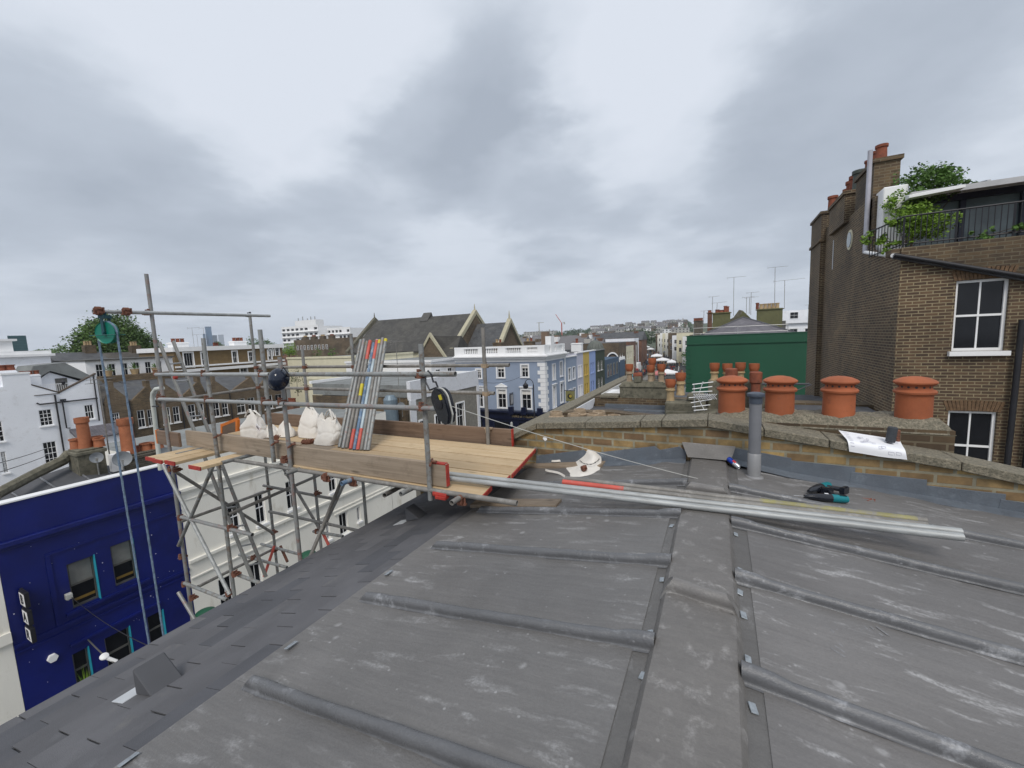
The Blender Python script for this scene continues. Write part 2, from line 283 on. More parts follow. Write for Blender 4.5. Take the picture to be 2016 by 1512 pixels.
# ------------------------------------------------------------------ mesh helpers
ROOT = {}
class MB:
    def __init__(s): s.bm = bmesh.new()
    def face(s, pts):
        try: s.bm.faces.new([s.bm.verts.new(Vector(p)) for p in pts])
        except ValueError: pass
        return s
    def hexa(s, v):               # 8 corners: bottom ring 0-3, top ring 4-7 (counter-clockwise from above)
        b = [s.bm.verts.new(Vector(p)) for p in v]
        for f in ((3,2,1,0), (4,5,6,7), (0,1,5,4), (1,2,6,5), (2,3,7,6), (3,0,4,7)): s.bm.faces.new([b[i] for i in f])
        return s
    def box(s, a, b):
        x0, x1 = sorted((a[0], b[0])); y0, y1 = sorted((a[1], b[1])); z0, z1 = sorted((a[2], b[2]))
        return s.hexa([(x0,y0,z0),(x1,y0,z0),(x1,y1,z0),(x0,y1,z0),(x0,y0,z1),(x1,y0,z1),(x1,y1,z1),(x0,y1,z1)])
    def obox(s, c, sz, ax=None, ay=None):     # box centred at c, with local x and y axes
        ax = Vector(ax or (1,0,0)).normalized(); ay = Vector(ay or (0,1,0)); ay = (ay-ax*ay.dot(ax)).normalized(); az = ax.cross(ay); c = Vector(c)
        h = [x/2 for x in sz]
        return s.hexa([c+ax*(i*h[0])+ay*(j*h[1])+az*(k*h[2]) for i, j, k in ((-1,-1,-1),(1,-1,-1),(1,1,-1),(-1,1,-1),(-1,-1,1),(1,-1,1),(1,1,1),(-1,1,1))])
    def prism(s, pts, vec):
        vec = Vector(vec); a = [s.bm.verts.new(Vector(p)) for p in pts]; b = [s.bm.verts.new(Vector(p)+vec) for p in pts]; n = len(pts)
        s.bm.faces.new(a[::-1]); s.bm.faces.new(b)
        for i in range(n): s.bm.faces.new([a[i], a[(i+1)%n], b[(i+1)%n], b[i]])
        return s
    def tube(s, p, q, r, n=12, r2=None, caps=True): return s.path([p, q], [r, r if r2 is None else r2], n, caps)
    def path(s, pts, r, n=10, caps=True):
        pts = [Vector(p) for p in pts]; rs = r if isinstance(r, (list, tuple)) else [r]*len(pts); rings = []
        up = None
        for i, p in enumerate(pts):
            t = (pts[min(i+1, len(pts)-1)]-pts[max(i-1, 0)]).normalized()
            if up is None:
                up = Vector((0,0,1)) if abs(t.z) < .9 else Vector((1,0,0))
            a = up.cross(t).normalized(); b = t.cross(a); up = b
            rings.append([s.bm.verts.new(p+(a*math.cos(k*2*math.pi/n)+b*math.sin(k*2*math.pi/n))*rs[i]) for k in range(n)])
        for A, B in zip(rings, rings[1:]):
            for k in range(n): s.bm.faces.new([A[k], A[(k+1)%n], B[(k+1)%n], B[k]])
        if caps: s.bm.faces.new(rings[0][::-1]); s.bm.faces.new(rings[-1])
        return s
    def pipe(s, p, q, r, n=14, wall=.004, depth=.12):      # tube with open hollow ends
        p, q = Vector(p), Vector(q); t = (q-p).normalized()
        up = Vector((0,0,1)) if abs(t.z) < .9 else Vector((1,0,0)); a = up.cross(t).normalized(); b = t.cross(a)
        ring = lambda c, rr: [s.bm.verts.new(c+(a*math.cos(k*2*math.pi/n)+b*math.sin(k*2*math.pi/n))*rr) for k in range(n)]
        R = [ring(p+t*depth, r-wall), ring(p, r-wall), ring(p, r), ring(q, r), ring(q, r-wall), ring(q-t*depth, r-wall)]
        for A, B in zip(R, R[1:]):
            for k in range(n): s.bm.faces.new([A[k], A[(k+1)%n], B[(k+1)%n], B[k]])
        s.bm.faces.new(R[0][::-1]); s.bm.faces.new(R[-1]); return s
    def lathe(s, c, prof, n=24, ax=None):
        c = Vector(c); az = Vector(ax or (0,0,1)).normalized(); a = (Vector((1,0,0)) if abs(az.x) < .9 else Vector((0,1,0))); a = (a-az*a.dot(az)).normalized(); b = az.cross(a)
        rings = [[s.bm.verts.new(c+az*z+(a*math.cos(k*2*math.pi/n)+b*math.sin(k*2*math.pi/n))*max(r, 1e-4)) for k in range(n)] for r, z in prof]
        for A, B in zip(rings, rings[1:]):
            for k in range(n): s.bm.faces.new([A[k], A[(k+1)%n], B[(k+1)%n], B[k]])
        s.bm.faces.new(rings[0][::-1]); s.bm.faces.new(rings[-1]); return s
    def grid(s, fn, nu, nv, close=False):
        V = [[s.bm.verts.new(Vector(fn(i/nu, j/nv))) for j in range(nv+1)] for i in range(nu+(0 if close else 1))]
        m_ = len(V)
        for i in range(nu):
            for j in range(nv): s.bm.faces.new([V[i][j], V[(i+1)%m_][j], V[(i+1)%m_][j+1], V[i][j+1]])
        return s
    def wall(s, fr, u0, u1, z0, z1, holes=(), rd=.13):      # front sheet with openings and their reveals
        us = sorted({u0, u1, *[h[0] for h in holes], *[h[0]+h[2] for h in holes]}); zs = sorted({z0, z1, *[h[1] for h in holes], *[h[1]+h[3] for h in holes]})
        us = [u for u in us if u0-1e-6 <= u <= u1+1e-6]; zs = [z for z in zs if z0-1e-6 <= z <= z1+1e-6]
        for a, b in zip(us, us[1:]):
            for c, d in zip(zs, zs[1:]):
                mu, mz = (a+b)/2, (c+d)/2
                if any(h[0] < mu < h[0]+h[2] and h[1] < mz < h[1]+h[3] for h in holes): continue
                s.face([fr.p(a,c), fr.p(b,c), fr.p(b,d), fr.p(a,d)])
        for (u, z, w, h) in holes:
            c = [(u,z), (u+w,z), (u+w,z+h), (u,z+h)]
            for i in range(4):
                (a, b), (e, f) = c[i], c[(i+1)%4]
                s.face([fr.p(a,b), fr.p(a,b,-rd), fr.p(e,f,-rd), fr.p(e,f)])
        return s
    def fbox(s, fr, u0, u1, z0, z1, d0, d1):                # box in facade coordinates
        u0, u1 = sorted((u0,u1)); z0, z1 = sorted((z0,z1)); d0, d1 = sorted((d0,d1))
        return s.hexa([fr.p(u0,z0,d1), fr.p(u1,z0,d1), fr.p(u1,z0,d0), fr.p(u0,z0,d0), fr.p(u0,z1,d1), fr.p(u1,z1,d1), fr.p(u1,z1,d0), fr.p(u0,z1,d0)])
    def build(s, name, mat, parent=None, smooth=False, bevel=0, origin=None, seg=1, fixn=True, ang=38):
        bm = s.bm
        if fixn: bmesh.ops.recalc_face_normals(bm, faces=bm.faces)
        if bevel: bmesh.ops.bevel(bm, geom=[e for e in bm.edges if len(e.link_faces) == 2 and e.calc_face_angle(0) > .6], offset=bevel, segments=seg, affect='EDGES', clamp_overlap=True)
        uv = bm.loops.layers.uv.new('UVMap'); bm.normal_update()
        for f in bm.faces:
            n = f.normal; ax = max(range(3), key=lambda i: abs(n[i])); f.smooth = smooth
            for l in f.loops:
                c = l.vert.co; l[uv].uv = (c.x, c.y) if ax == 2 else ((c.y, c.z) if ax == 0 else (c.x, c.z))
        if parent is not None: off = ROOT[parent.name]
        elif origin is not None: off = Vector(origin)
        else:
            xs = [v.co for v in bm.verts]
            off = Vector(((min(v.x for v in xs)+max(v.x for v in xs))/2, (min(v.y for v in xs)+max(v.y for v in xs))/2, min(v.z for v in xs)))
        for v in bm.verts: v.co -= off
        me = bpy.data.meshes.new(name); bm.to_mesh(me); bm.free()
        if smooth: me.set_sharp_from_angle(angle=math.radians(ang))
        me.materials.append(mat); o = bpy.data.objects.new(name, me); col.objects.link(o)
        if parent is not None: o.parent = parent
        else: o.location = off
        ROOT[o.name] = off
        return o
class Fr:                                                   # a facade: X faces +X (u = y), Y faces -Y (u = x), W faces -X (u = -y)
    def __init__(s, kind, v):
        s.k, s.v = kind, v
        s.O, s.U, s.N, s.ax = {'X': (Vector((v,0,0)), Vector((0,1,0)), Vector((1,0,0)), 0), 'Y': (Vector((0,v,0)), Vector((1,0,0)), Vector((0,-1,0)), 1), 'W': (Vector((v,0,0)), Vector((0,-1,0)), Vector((-1,0,0)), 0)}[kind]
    def p(s, u, z, d=0): return s.O+s.U*u+Vector((0,0,z))+s.N*d
    def uz(s, px, py): q = at(s.ax, px, py, s.v); return ((q-s.O).dot(s.U), q.z)
    def rect(s, x0, y0, x1, y1):                            # photo corners, top left and bottom right
        a, b = s.uz(x0,y0), s.uz(x1,y1); return (min(a[0],b[0]), min(a[1],b[1]), abs(a[0]-b[0]), abs(a[1]-b[1]))
def tag(o, label=None, cat=None, group=None, kind=None):
    for k, v in (('label',label), ('category',cat), ('group',group), ('kind',kind)):
        if v: o[k] = v
    return o
def thing(name, label, cat, loc=(0,0,0), group=None):
    o = bpy.data.objects.new(name, None); col.objects.link(o); o.location = loc; o.empty_display_size = .2
    ROOT[o.name] = Vector(loc); return tag(o, label, cat, group)
def struct(o): return tag(o, kind='structure')
KIDS = {}
def copy_tree(o, loc=None, rz=None, parent=None, **t):
    c = o.copy(); col.objects.link(c)
    if parent is not None: c.parent = parent
    if loc is not None: c.location = loc
    if rz is not None: c.rotation_euler.z = rz
    for ch in list(o.children): copy_tree(ch, parent=c)
    if t: tag(c, **t)
    return c
# ------------------------------------------------------------------ architecture helpers
def window(parent, fr, r, nx=2, ny=2, fm=None, sill=True, surr=0, rd=.13, blind=0, glass=None, fw=.055, head=None, bar=.022, name='window'):
    fm = fm or WHITE; u, z, w, h = r; f = MB(); a, b = -rd, -rd+.06
    f.fbox(fr, u, u+fw, z, z+h, a, b).fbox(fr, u+w-fw, u+w, z, z+h, a, b).fbox(fr, u+fw, u+w-fw, z, z+fw*1.2, a, b).fbox(fr, u+fw, u+w-fw, z+h-fw, z+h, a, b)
    iw, ih = w-2*fw, h-2.2*fw
    for i in range(1, nx): f.fbox(fr, u+fw+iw*i/nx-bar/2, u+fw+iw*i/nx+bar/2, z+fw, z+h-fw, a, b-.02)
    for j in range(1, ny):
        t = .045 if (ny % 2 == 0 and j == ny//2) else bar
        f.fbox(fr, u+fw, u+w-fw, z+fw*1.2+ih*j/ny-t/2, z+fw*1.2+ih*j/ny+t/2, a, b-.012)
    o = f.build(name, fm, parent)
    g = MB().face([fr.p(u+.01, z+.01, a+.02), fr.p(u+w-.01, z+.01, a+.02), fr.p(u+w-.01, z+h-.01, a+.02), fr.p(u+.01, z+h-.01, a+.02)]).build('pane', glass or GLASS, o)
    if blind:
        MB().fbox(fr, u+fw, u+w-fw, z+h-fw-h*blind, z+h-fw, a+.022, a+.028).build('blind', CANVAS, o)
    if sill: MB().fbox(fr, u-.06-surr*.8, u+w+.06+surr*.8, z-.10, z-.005, -rd, .10).build('sill', fm, o)
    if surr:
        s_ = MB(); d0, d1 = .002, .06
        s_.fbox(fr, u-surr, u-.002, z, z+h+surr, d0, d1).fbox(fr, u+w+.002, u+w+surr, z, z+h+surr, d0, d1).fbox(fr, u-.002, u+w+.002, z+h+.002, z+h+surr, d0, d1)
        if head == 'flat': s_.fbox(fr, u-surr*1.5, u+w+surr*1.5, z+h+surr*1.9, z+h+surr*2.5, d0, .2).fbox(fr, u-surr, u+w+surr, z+h+surr, z+h+surr*1.9, d0, .09)
        if head == 'ped':
            s_.fbox(fr, u-surr*1.5, u+w+surr*1.5, z+h+surr*1.9, z+h+surr*2.4, d0, .2).fbox(fr, u-surr, u+w+surr, z+h+surr, z+h+surr*1.9, d0, .09)
            q = [fr.p(u-surr*1.5, z+h+surr*2.4, d0), fr.p(u+w+surr*1.5, z+h+surr*2.4, d0), fr.p(u+w/2, z+h+surr*4.6, d0)]; s_.prism(q, fr.N*.16)
        s_.build('window_surround', fm, o)
    return o
def block(name, label, cat, fr, u0, u1, z1, depth, wm, wins=(), z0=G, roof=None, group=None, parapet=.0, wopt={}, rd=.13, loc=None, pcol=None):
    """a house: front with true openings, sides, back, roof slab; wins = (rect, options)"""
    t = thing(name, label, cat, loc or fr.p((u0+u1)/2, z0, -depth/2), group)
    holes = [w[0] for w in wins]; b = MB().wall(fr, u0, u1, z0, z1, holes, rd)
    P = fr.p
    b.face([P(u1,z0), P(u1,z0,-depth), P(u1,z1,-depth), P(u1,z1)]).face([P(u0,z0,-depth), P(u0,z0), P(u0,z1), P(u0,z1,-depth)]).face([P(u1,z0,-depth), P(u0,z0,-depth), P(u0,z1,-depth), P(u1,z1,-depth)])
    if parapet:
        w = .28; zi = z1-parapet
        b.fbox(fr, u0+.003, u1-.003, zi, z1-.003, -w, -.003-.3*0); 
    b.build('wall', wm, t, fixn=False)
    zr = z1-parapet
    MB().fbox(fr, u0+.01, u1-.01, zr-.2, zr-.004, -depth+.01, -(.29 if parapet else .01)).build('roof', roof or ROOFD, t)
    for w in wins: window(t, fr, w[0], **{'rd': rd, **wopt, **(w[1] if len(w) > 1 else {})})
    return t
def pot(parent, c, r, h, mat=None, cap=None, n=20, name='chimney_pot'):
    c = Vector(c); o = MB().lathe(c, [(r*1.05,0),(r*1.02,h*.1),(r*.93,h*.16),(r*.86,h*.70),(r*.9,h*.74),(r*1.12,h*.78),(r*1.16,h*.86),(r*1.0,h*.9),(r*1.06,h*.97),(r*1.06,h),(r*.82,h),(r*.8,h*.6)], n).build(name, mat or BUFF, parent, smooth=True)
    if cap is not None:
        MB().lathe(c+Vector((0,0,h*.985)), [(r*.8,0),(r*.95,.02),(r*1.2,.10),(r*1.25,.13),(r*1.25,.24),(r*1.12,.24),(r*.9,.1)], n).build('clay_hood', cap, o, smooth=True)
    return o
def plainpot(parent, c, r, h, mat, n=14, name='chimney_pot'):
    return MB().lathe(c, [(r*1.1,0),(r,h*.12),(r*.92,h*.8),(r*1.12,h*.84),(r*1.12,h),(r*.85,h),(r*.8,h*.5)], n).build(name, mat, parent, smooth=True)
def stack(name, label, a, b, z0, z1, wm, pots, group=None, cap=.06, capm=None):
    """chimney stack over a plan rectangle a-b with its pots [(x, y, r, h, mat, hood)]"""
    t = thing(name, label, 'chimney', ((a[0]+b[0])/2, (a[1]+b[1])/2, z0), group)
    MB().box((a[0],a[1],z0), (b[0],b[1],z1)).build('stack', wm, t)
    c = MB().hexa([(a[0]-cap,a[1]-cap,z1), (b[0]+cap,a[1]-cap,z1), (b[0]+cap,b[1]+cap,z1), (a[0]-cap,b[1]+cap,z1), (a[0]-cap,a[1]-cap,z1+.12), (b[0]+cap,a[1]-cap,z1+.12), (b[0]+cap,b[1]+cap,z1+.12), (a[0]-cap,b[1]+cap,z1+.12)])
    c.box((a[0]+.02,a[1]+.02,z1+.122), (b[0]-.02,b[1]-.02,z1+.18)); c.build('cap_course', capm or wm, t, bevel=.02)
    for p in pots:
        (plainpot(t, (p[0],p[1],z1+.17), p[2], p[3], p[4]) if len(p) < 6 else pot(t, (p[0],p[1],z1+.17), p[2], p[3], p[4], p[5]))
    return t
def aerial(label, base, h, az, L=.9, n=8, group='television aerials', lean=0, mat=None, mount=None, name='tv_aerial'):
    base = Vector(base); t = thing(name, label, 'aerial', base, group)
    top = base+Vector((lean*h, 0, h)); r = .018+max(0, base.y-30)*.0004; mat = mat or TUBEGREY; k_ = 1+max(0, base.y-30)*.012
    MB().tube(base, top, r, 6).build('mast', mat or GALV, t)
    d = Vector((math.cos(az), math.sin(az), .05)); s = Vector((-d.y, d.x, 0)); b = MB().tube(top-d*L*.35, top+d*L*.65, .012*k_, 5)
    for i in range(n):
        c = top-d*L*.3+d*L*.92*i/(n-1); k = .16-.06*i/n; b.tube(c-s*k*k_, c+s*k*k_, .006*k_, 4)
    c = top-d*L*.36
    for k in (-1, 1): b.tube(c+s*.17+Vector((0,0,.12*k)), c-s*.17+Vector((0,0,.12*k)), .008, 4); b.tube(c, c+Vector((0,0,.14*k)), .008, 4)
    b.build('antenna', mat or GALV, t); return t
def dish(label, c, facing, r, group='satellite dishes', mat=None, name='satellite_dish', arm=True):
    c = Vector(c); f = Vector(facing).normalized(); t = thing(name, label, 'satellite dish', c, group)
    MB().lathe(c, [(.001,-.0),(r*.5,.03*r/.3),(r,.13*r/.3),(r,.15*r/.3),(r*.5,.05*r/.3),(.001,.02)], 24, f).build('reflector', mat or GREYC, t, smooth=True)
    e = c+f*(r*1.5)+Vector((0,0,-.25*r)); dn = Vector((0,0,-1))
    b = MB().tube(c+dn*r*.95+f*r*.4, e, .012, 6).obox(e, (.05,.05,.10)); b.build('feed_arm', GALV, t)
    MB().tube(c-f*.02, c-f*.22+dn*.12, .02, 8).tube(c-f*.22+dn*.10, c-f*.22+dn*.6, .022, 8).build('bracket', GALV, t); return t
def tree(name, label, base, h, crown, nleaf, lsz, mat, group=None, trunk_r=.25, seed=1, cat='tree'):
    """crown = [(centre offset, radii)] lobes filled with leaf clumps"""
    r_ = random.Random(seed); base = Vector(base); t = thing(name, label, cat, base, group)
    tb = MB(); top = base+Vector((0,0,h*.55)); tb.path([base, base+Vector((.05*h*.1,0,h*.25)), top], [trunk_r, trunk_r*.75, trunk_r*.4], 8)
    for c, rad in crown: tb.path([base+Vector((0,0,h*.32)), base+Vector(c)*.6+Vector((0,0,h*.1)), base+Vector(c)], [trunk_r*.5, trunk_r*.3, trunk_r*.1], 5)
    tb.build('trunk', BARK, t, smooth=True)
    lb = MB(); bm = lb.bm; tot = sum(rad[0]*rad[1]*rad[2] for c, rad in crown)
    for c, rad in crown:
        cc = base+Vector(c); n = int(nleaf*rad[0]*rad[1]*rad[2]/tot)
        nc = max(6, n//22); cl = []
        for _ in range(nc):
            d = Vector((r_.gauss(0,1), r_.gauss(0,1), r_.gauss(0,1))).normalized(); k = r_.uniform(.55, 1.02)
            cl.append(cc+Vector((d.x*rad[0]*k, d.y*rad[1]*k, d.z*rad[2]*k)))
        for _ in range(n):
            q = r_.choice(cl); s = lsz*r_.uniform(.6, 1.35); cr_ = min(rad)*.22
            p = q+Vector((r_.gauss(0,cr_), r_.gauss(0,cr_), r_.gauss(0,cr_*.7)))
            a = Vector((r_.gauss(0,1), r_.gauss(0,1), r_.gauss(0,.5))).normalized(); b = a.cross(Vector((r_.gauss(0,1), r_.gauss(0,1), r_.gauss(0,1)))).normalized()
            bm.faces.new([bm.verts.new(p+a*s*x+b*s*y*.62) for x, y in ((-.5,-.2),(0,-.5),(.5,-.1),(.4,.35),(-.15,.5))])
    lb.build('crown', mat, t, fixn=False); return t
TXT = {}
def text(parent, s, fr_or_axes, size, mat, c, name='lettering', ext=.004, align='CENTER', bold=False):
    """raised lettering as a mesh; axes = (right, up)"""
    cu = bpy.data.curves.new(name, 'FONT'); cu.body = s; cu.size = size; cu.extrude = ext; cu.align_x = align; cu.align_y = 'CENTER'
    if bold: cu.offset = size*.022
    to = bpy.data.objects.new('tmp', cu); col.objects.link(to)
    dg = bpy.context.evaluated_depsgraph_get(); me = bpy.data.meshes.new_from_object(to.evaluated_get(dg)); bpy.data.objects.remove(to)
    R_, U_ = (Vector(v).normalized() for v in fr_or_axes); N_ = R_.cross(U_)
    off = ROOT[parent.name]; M_ = Matrix((R_, U_, N_)).transposed().to_4x4(); M_.translation = Vector(c)-off
    me.transform(M_); me.materials.clear(); me.materials.append(mat)
    o = bpy.data.objects.new(name, me); col.objects.link(o); o.parent = parent; ROOT[o.name] = off; return o
# ------------------------------------------------------------------ ground and streets
def sheetz(name, x0, y0, x1, y1, z, mat): return struct(MB().face([(x0,y0,z),(x1,y0,z),(x1,y1,z),(x0,y1,z)]).build(name, mat))
sheetz('ground', -2800, -340, 2800, 2500, G-.12, EARTH)
sheetz('road', -15.2, -60, -6.0, 700, G-.116, ASPH); sheetz('side_road', -70, 29.5, -15.2, 40, G-.116, ASPH)
struct(MB().box((-17,-60,G-.2),(-15.2,29,G)).box((-17,40.4,G-.2),(-15.2,700,G)).build('pavement', PAVE)); struct(MB().box((-6,-60,G-.2),(-3.95,700,G)).build('pavement', PAVE))
# ------------------------------------------------------------------ our own house: lead roof, shingle slope, front
LS, RS = .139, .10
def zl(x): return -1.40-LS*(-x-.25)
def zr(x): return -1.40-RS*(x-.12)
def onplane(px, py, p0, n):
    d = ray(px, py); p0 = Vector(p0); n = Vector(n); return d*(p0.dot(n)/d.dot(n))
NL, NR = Vector((-LS,0,1)).normalized(), Vector((RS,0,1)).normalized()
def LZ(px, py, h=0): return onplane(px, py, Vector((-.25,0,-1.40))+NL*h, NL)
def RZ(px, py, h=0): return onplane(px, py, Vector((.12,0,-1.40))+NR*h, NR)
SP = math.radians(18); SX, SZ0 = -2.13, -1.675
SD = Vector((-math.cos(SP), 0, -math.sin(SP))); SN = Vector((-math.sin(SP), 0, math.cos(SP)))
def SL(px, py, h=0): return onplane(px, py, Vector((SX,0,SZ0))+SN*h, SN)

house = thing('terraced_house', 'house in the foreground with a worn grey lead roof and dark shingle slope', 'house', (0, 1.7, G))
YR = [-1.14, -.41, .32, 1.04, 1.765, 2.49, 3.22, 3.945, 4.75]
def sheet(x0, x1, y0, y1, zf, sd):
    r_ = random.Random(sd); ph = [r_.uniform(0,6) for _ in range(6)]
    def fn(a, b):
        x = x0+(x1-x0)*a; y = y0+(y1-y0)*b
        e = min(a, 1-a, b, 1-b)*8; k = min(1, max(0, e))
        z = zf(x)+k*(.006*math.sin(x*5+ph[0]+y*3)+.004*math.sin(y*11+ph[1]+x*2)+.003*math.sin(x*17+ph[2])+.006*mnoise.noise(Vector((x*3.2,y*3.6,sd))))
        return (x, y, z)
    return fn
for i in range(len(YR)-1):
    MB().grid(sheet(-2.14+rnd.uniform(-.01,.01), -.315+rnd.uniform(-.012,.012), YR[i]+.0004, YR[i+1]-.0004, lambda x: zl(x)+.009, i), 26, 10).build('lead_sheet', LEADL, house, smooth=True)
    MB().grid(sheet(.185+rnd.uniform(-.012,.012), 2.75, YR[i]+.0004, YR[i+1]-.0004, lambda x: zr(x)+.009, i+50), 30, 10).build('lead_sheet', LEADR, house, smooth=True)
MB().hexa([(-2.1,-1.2,-1.9),(-.2,-1.2,-1.9),(-.2,4.75,-1.9),(-2.1,4.75,-1.9),(-2.1,-1.2,zl(-2.1)-.004),(-.2,-1.2,zl(-.2)-.004),(-.2,4.75,zl(-.2)-.004),(-2.1,4.75,zl(-2.1)-.004)]).hexa([(.05,-1.2,-1.9),(2.7,-1.2,-1.9),(2.7,4.75,-1.9),(.05,4.75,-1.9),(.05,-1.2,zr(.05)-.004),(2.7,-1.2,zr(2.7)-.004),(2.7,4.75,zr(2.7)-.004),(.05,4.75,zr(.05)-.004)]).build('roof_deck', LEADC, house)
# outer edges turned down over the slopes
for x, s, zf, m_ in ((-2.14, -1, zl, LEADL), (2.75, 1, zr, LEADR)):
    MB().hexa([(x+s*.03,-1.2,zf(x)-.028),(x,-1.2,zf(x)-.03),(x,4.74,zf(x)-.03),(x+s*.03,4.74,zf(x)-.028),(x+s*.022,-1.2,zf(x)+.004),(x-s*.004,-1.2,zf(x)+.0085),(x-s*.004,4.74,zf(x)+.0085),(x+s*.022,4.74,zf(x)+.004)]).build('drip_edge', m_, house)
PROF = [(-.037,.000),(-.030,.0005),(-.0245,.004),(-.0235,.012)]+[(-.0255*math.cos(math.pi*k/12), .023+.031*math.sin(math.pi*k/12)) for k in range(13)]+[(.0235,.012),(.0245,.004),(.030,.0005),(.037,.000)]
def roll(xa, xb, y, zf, sd):
    r_ = random.Random(sd); n = 44; L = abs(xb-xa); ph = r_.uniform(0,6)
    def fn(a, b):
        k = b*(len(PROF)-1); i = min(int(k), len(PROF)-2); f = k-i
        py = PROF[i][0]*(1-f)+PROF[i+1][0]*f; pz = PROF[i][1]*(1-f)+PROF[i+1][1]*f
        d = a*L; sc = 1.2 if d < .13 else 1.0
        if d < .14 and d >= .125: sc = 1.1
        e = (L-d)/.10; zz = pz*sc
        x = xa+(xb-xa)*a
        if e < 1:                                            # oblique cut end: the crown stops short of the feet
            x = x-(xb-xa)/L*(pz*.9)*(1-e) if e > 0 else xb-(xb-xa)/L*pz*.9
        zz *= 1+.03*math.sin(d*9+ph)+.02*math.sin(d*31)
        return (x, y+py*sc*1.0+.003*math.sin(d*4+ph)+.0012*math.sin(d*23+py*60), zf(x)+.008+zz)
    b = MB().grid(fn, n, 20)
    b.face([Vector(fn(1, j/20)) for j in range(21)][::-1])
    return b.build('roll', LEADROLL, house, smooth=True, ang=75)
for i, y in enumerate(YR[1:-1]):
    roll(-.235, -2.05+.012*math.sin(i*2), y, zl, i); roll(.10, 2.64 if i != 5 else 2.60, y-.02, zr, i+9)
LEADS = leadmat('lead_saddle', (.215,.205,.195), (.45,.44,.42), (1,1,1), .7, .34)
# raised ridge: aprons, capping lengths, welted saddles, copper and lead clips
for x0, x1, zf in ((-.365,-.215,zl), (.08,.235,zr)):
    MB().hexa([(x0,-1.2,zf(x0)+.0005),(x1,-1.2,zf(x1)+.0005),(x1,4.74,zf(x1)+.0005),(x0,4.74,zf(x0)+.0005),(x0,-1.2,zf(x0)+.005),(x1,-1.2,zf(x1)+.005),(x1,4.74,zf(x1)+.005),(x0,4.74,zf(x0)+.005)]).build('ridge_apron', LEADA, house)
CAPP = [(-.262,-1.402),(-.247,-1.372),(-.232,-1.352),(-.205,-1.348),(-.07,-1.345),(.062,-1.349),(.088,-1.354),(.102,-1.374),(.118,-1.404)]
for k, (y0, y1) in enumerate(((-1.2, .55), (.55, 2.2), (2.2, 3.74), (3.74, 4.74))):
    def fn(a, b, y0=y0, y1=y1, k=k):
        t = b*(len(CAPP)-1); i = min(int(t), len(CAPP)-2); f = t-i
        y = y0+(y1-y0)*a+.004; x = CAPP[i][0]*(1-f)+CAPP[i+1][0]*f; z = CAPP[i][1]*(1-f)+CAPP[i+1][1]*f
        return (x+.004*math.sin(y*3.1+k), y-.006*(a > .99), z+.0025*math.sin(y*7+x*9+k)-.002)
    MB().grid(fn, 30, 16).build('ridge_cap', LEADC, house, smooth=True)
for y in (.55, 2.19, 3.73):
    def fn(a, b, y=y):
        k_ = b*(len(PROF)-1); i = min(int(k_), len(PROF)-2); f = k_-i; py = (PROF[i][0]*(1-f)+PROF[i+1][0]*f)*1.3; pz = (PROF[i][1]*(1-f)+PROF[i+1][1]*f)*1.28
        hl = .186-pz*.9; x = -.072+(2*a-1)*hl; drop = 0 if abs(x+.072) < .155 else -(abs(x+.072)-.155)*1.4
        return (x, y-.012-.05*a+py+.003*math.sin(x*30), -1.351+drop+pz)
        return (x, y-.012-.06*a*.4+.038*math.cos(an)*(.7+.3*k), -1.352+drop*.9+.066*math.sin(an)**.8*k**.6)
    b = MB().grid(fn, 22, 20)
    for e_ in (0, 1): b.face([Vector(fn(e_, j/20)) for j in range(21)][::(1 if e_ == 0 else -1)])
    b.build('saddle_roll', LEADS, house, smooth=True, ang=60)
for px, py in ((1265,1330),(1281,1246),(1303,1141),(1312,1098),(1322,1035),(1306,1175)):
    c = LZ(px, py, .012); s = rnd.uniform(.9,1.15)
    MB().obox(c, (.026*s,.040*s,.006), (1,.35*rnd.uniform(-1,1),.3), (0,1,.05)).build('clip', CLIPM, house, bevel=.0015)
for px, py in ((1457,1166),(1449,1052),(1456,1122),(1464,1211),(1473,1298),(1483,1394),(1443,1022),(1441,978)):
    c = RZ(px, py, .012); s = rnd.uniform(.9,1.15)
    MB().obox(c, (.026*s,.042*s,.006), (1,.35*rnd.uniform(-1,1),-.3), (0,1,.05)).build('clip', CLIPM, house, bevel=.0015)
for px, py in ((765,1127),(573,1270),(253,1495)):
    c = SL(px, py, .03); MB().obox(c, (.03,.065,.005), SD, (0,1,0)).build('clip', CLIPM, house, bevel=.002)
# shingle slope, tab by tab
sb = MB(); r_ = random.Random(3); gz = .207
for c in range(9):
    s0, s1 = c*gz-.02, (c+1)*gz+.012; off = .5*(c % 2)+.07*r_.uniform(-1,1)
    for k in range(-8, 16):
        y0 = (k+off)*.334; gap = .0085 if r_.random() < .6 else .003
        if y0 > 4.74 or y0 < -2.2: continue
        y1 = min(y0+.334-gap, 4.745); j = r_.uniform(0,.003)
        P = lambda s, h: Vector((SX,0,SZ0))+SD*s+SN*h
        q = [P(s1,.007+j),P(s0,.001),P(s0,.001),P(s1,.007+j),P(s1,.0145+j),P(s0,.0035),P(s0,.0035),P(s1,.0145+j)]
        ys = [y0,y0,y1,y1]*2
        sb.hexa([(p.x, ys[i], p.z) for i, p in enumerate(q)])
so_ = sb.build('shingle_slope', SHING, house)
so_.data.materials.append(pm('felt_shingle_dark', (.078,.080,.090), .85, var=.22, sc=2, bs=.35, bsc=220)); so_.data.materials.append(pm('felt_shingle_pale', (.108,.108,.116), .85, var=.2, sc=2, c2=(.15,.145,.14), amt=.35, bs=.35, bsc=220))
for i_, pg in enumerate(so_.data.polygons):
    if i_ % 6 == 0: k_ = r_.choice((0,0,0,1,1,2))
    pg.material_index = k_
P = lambda s, h: Vector((SX,0,SZ0))+SD*s+SN*h
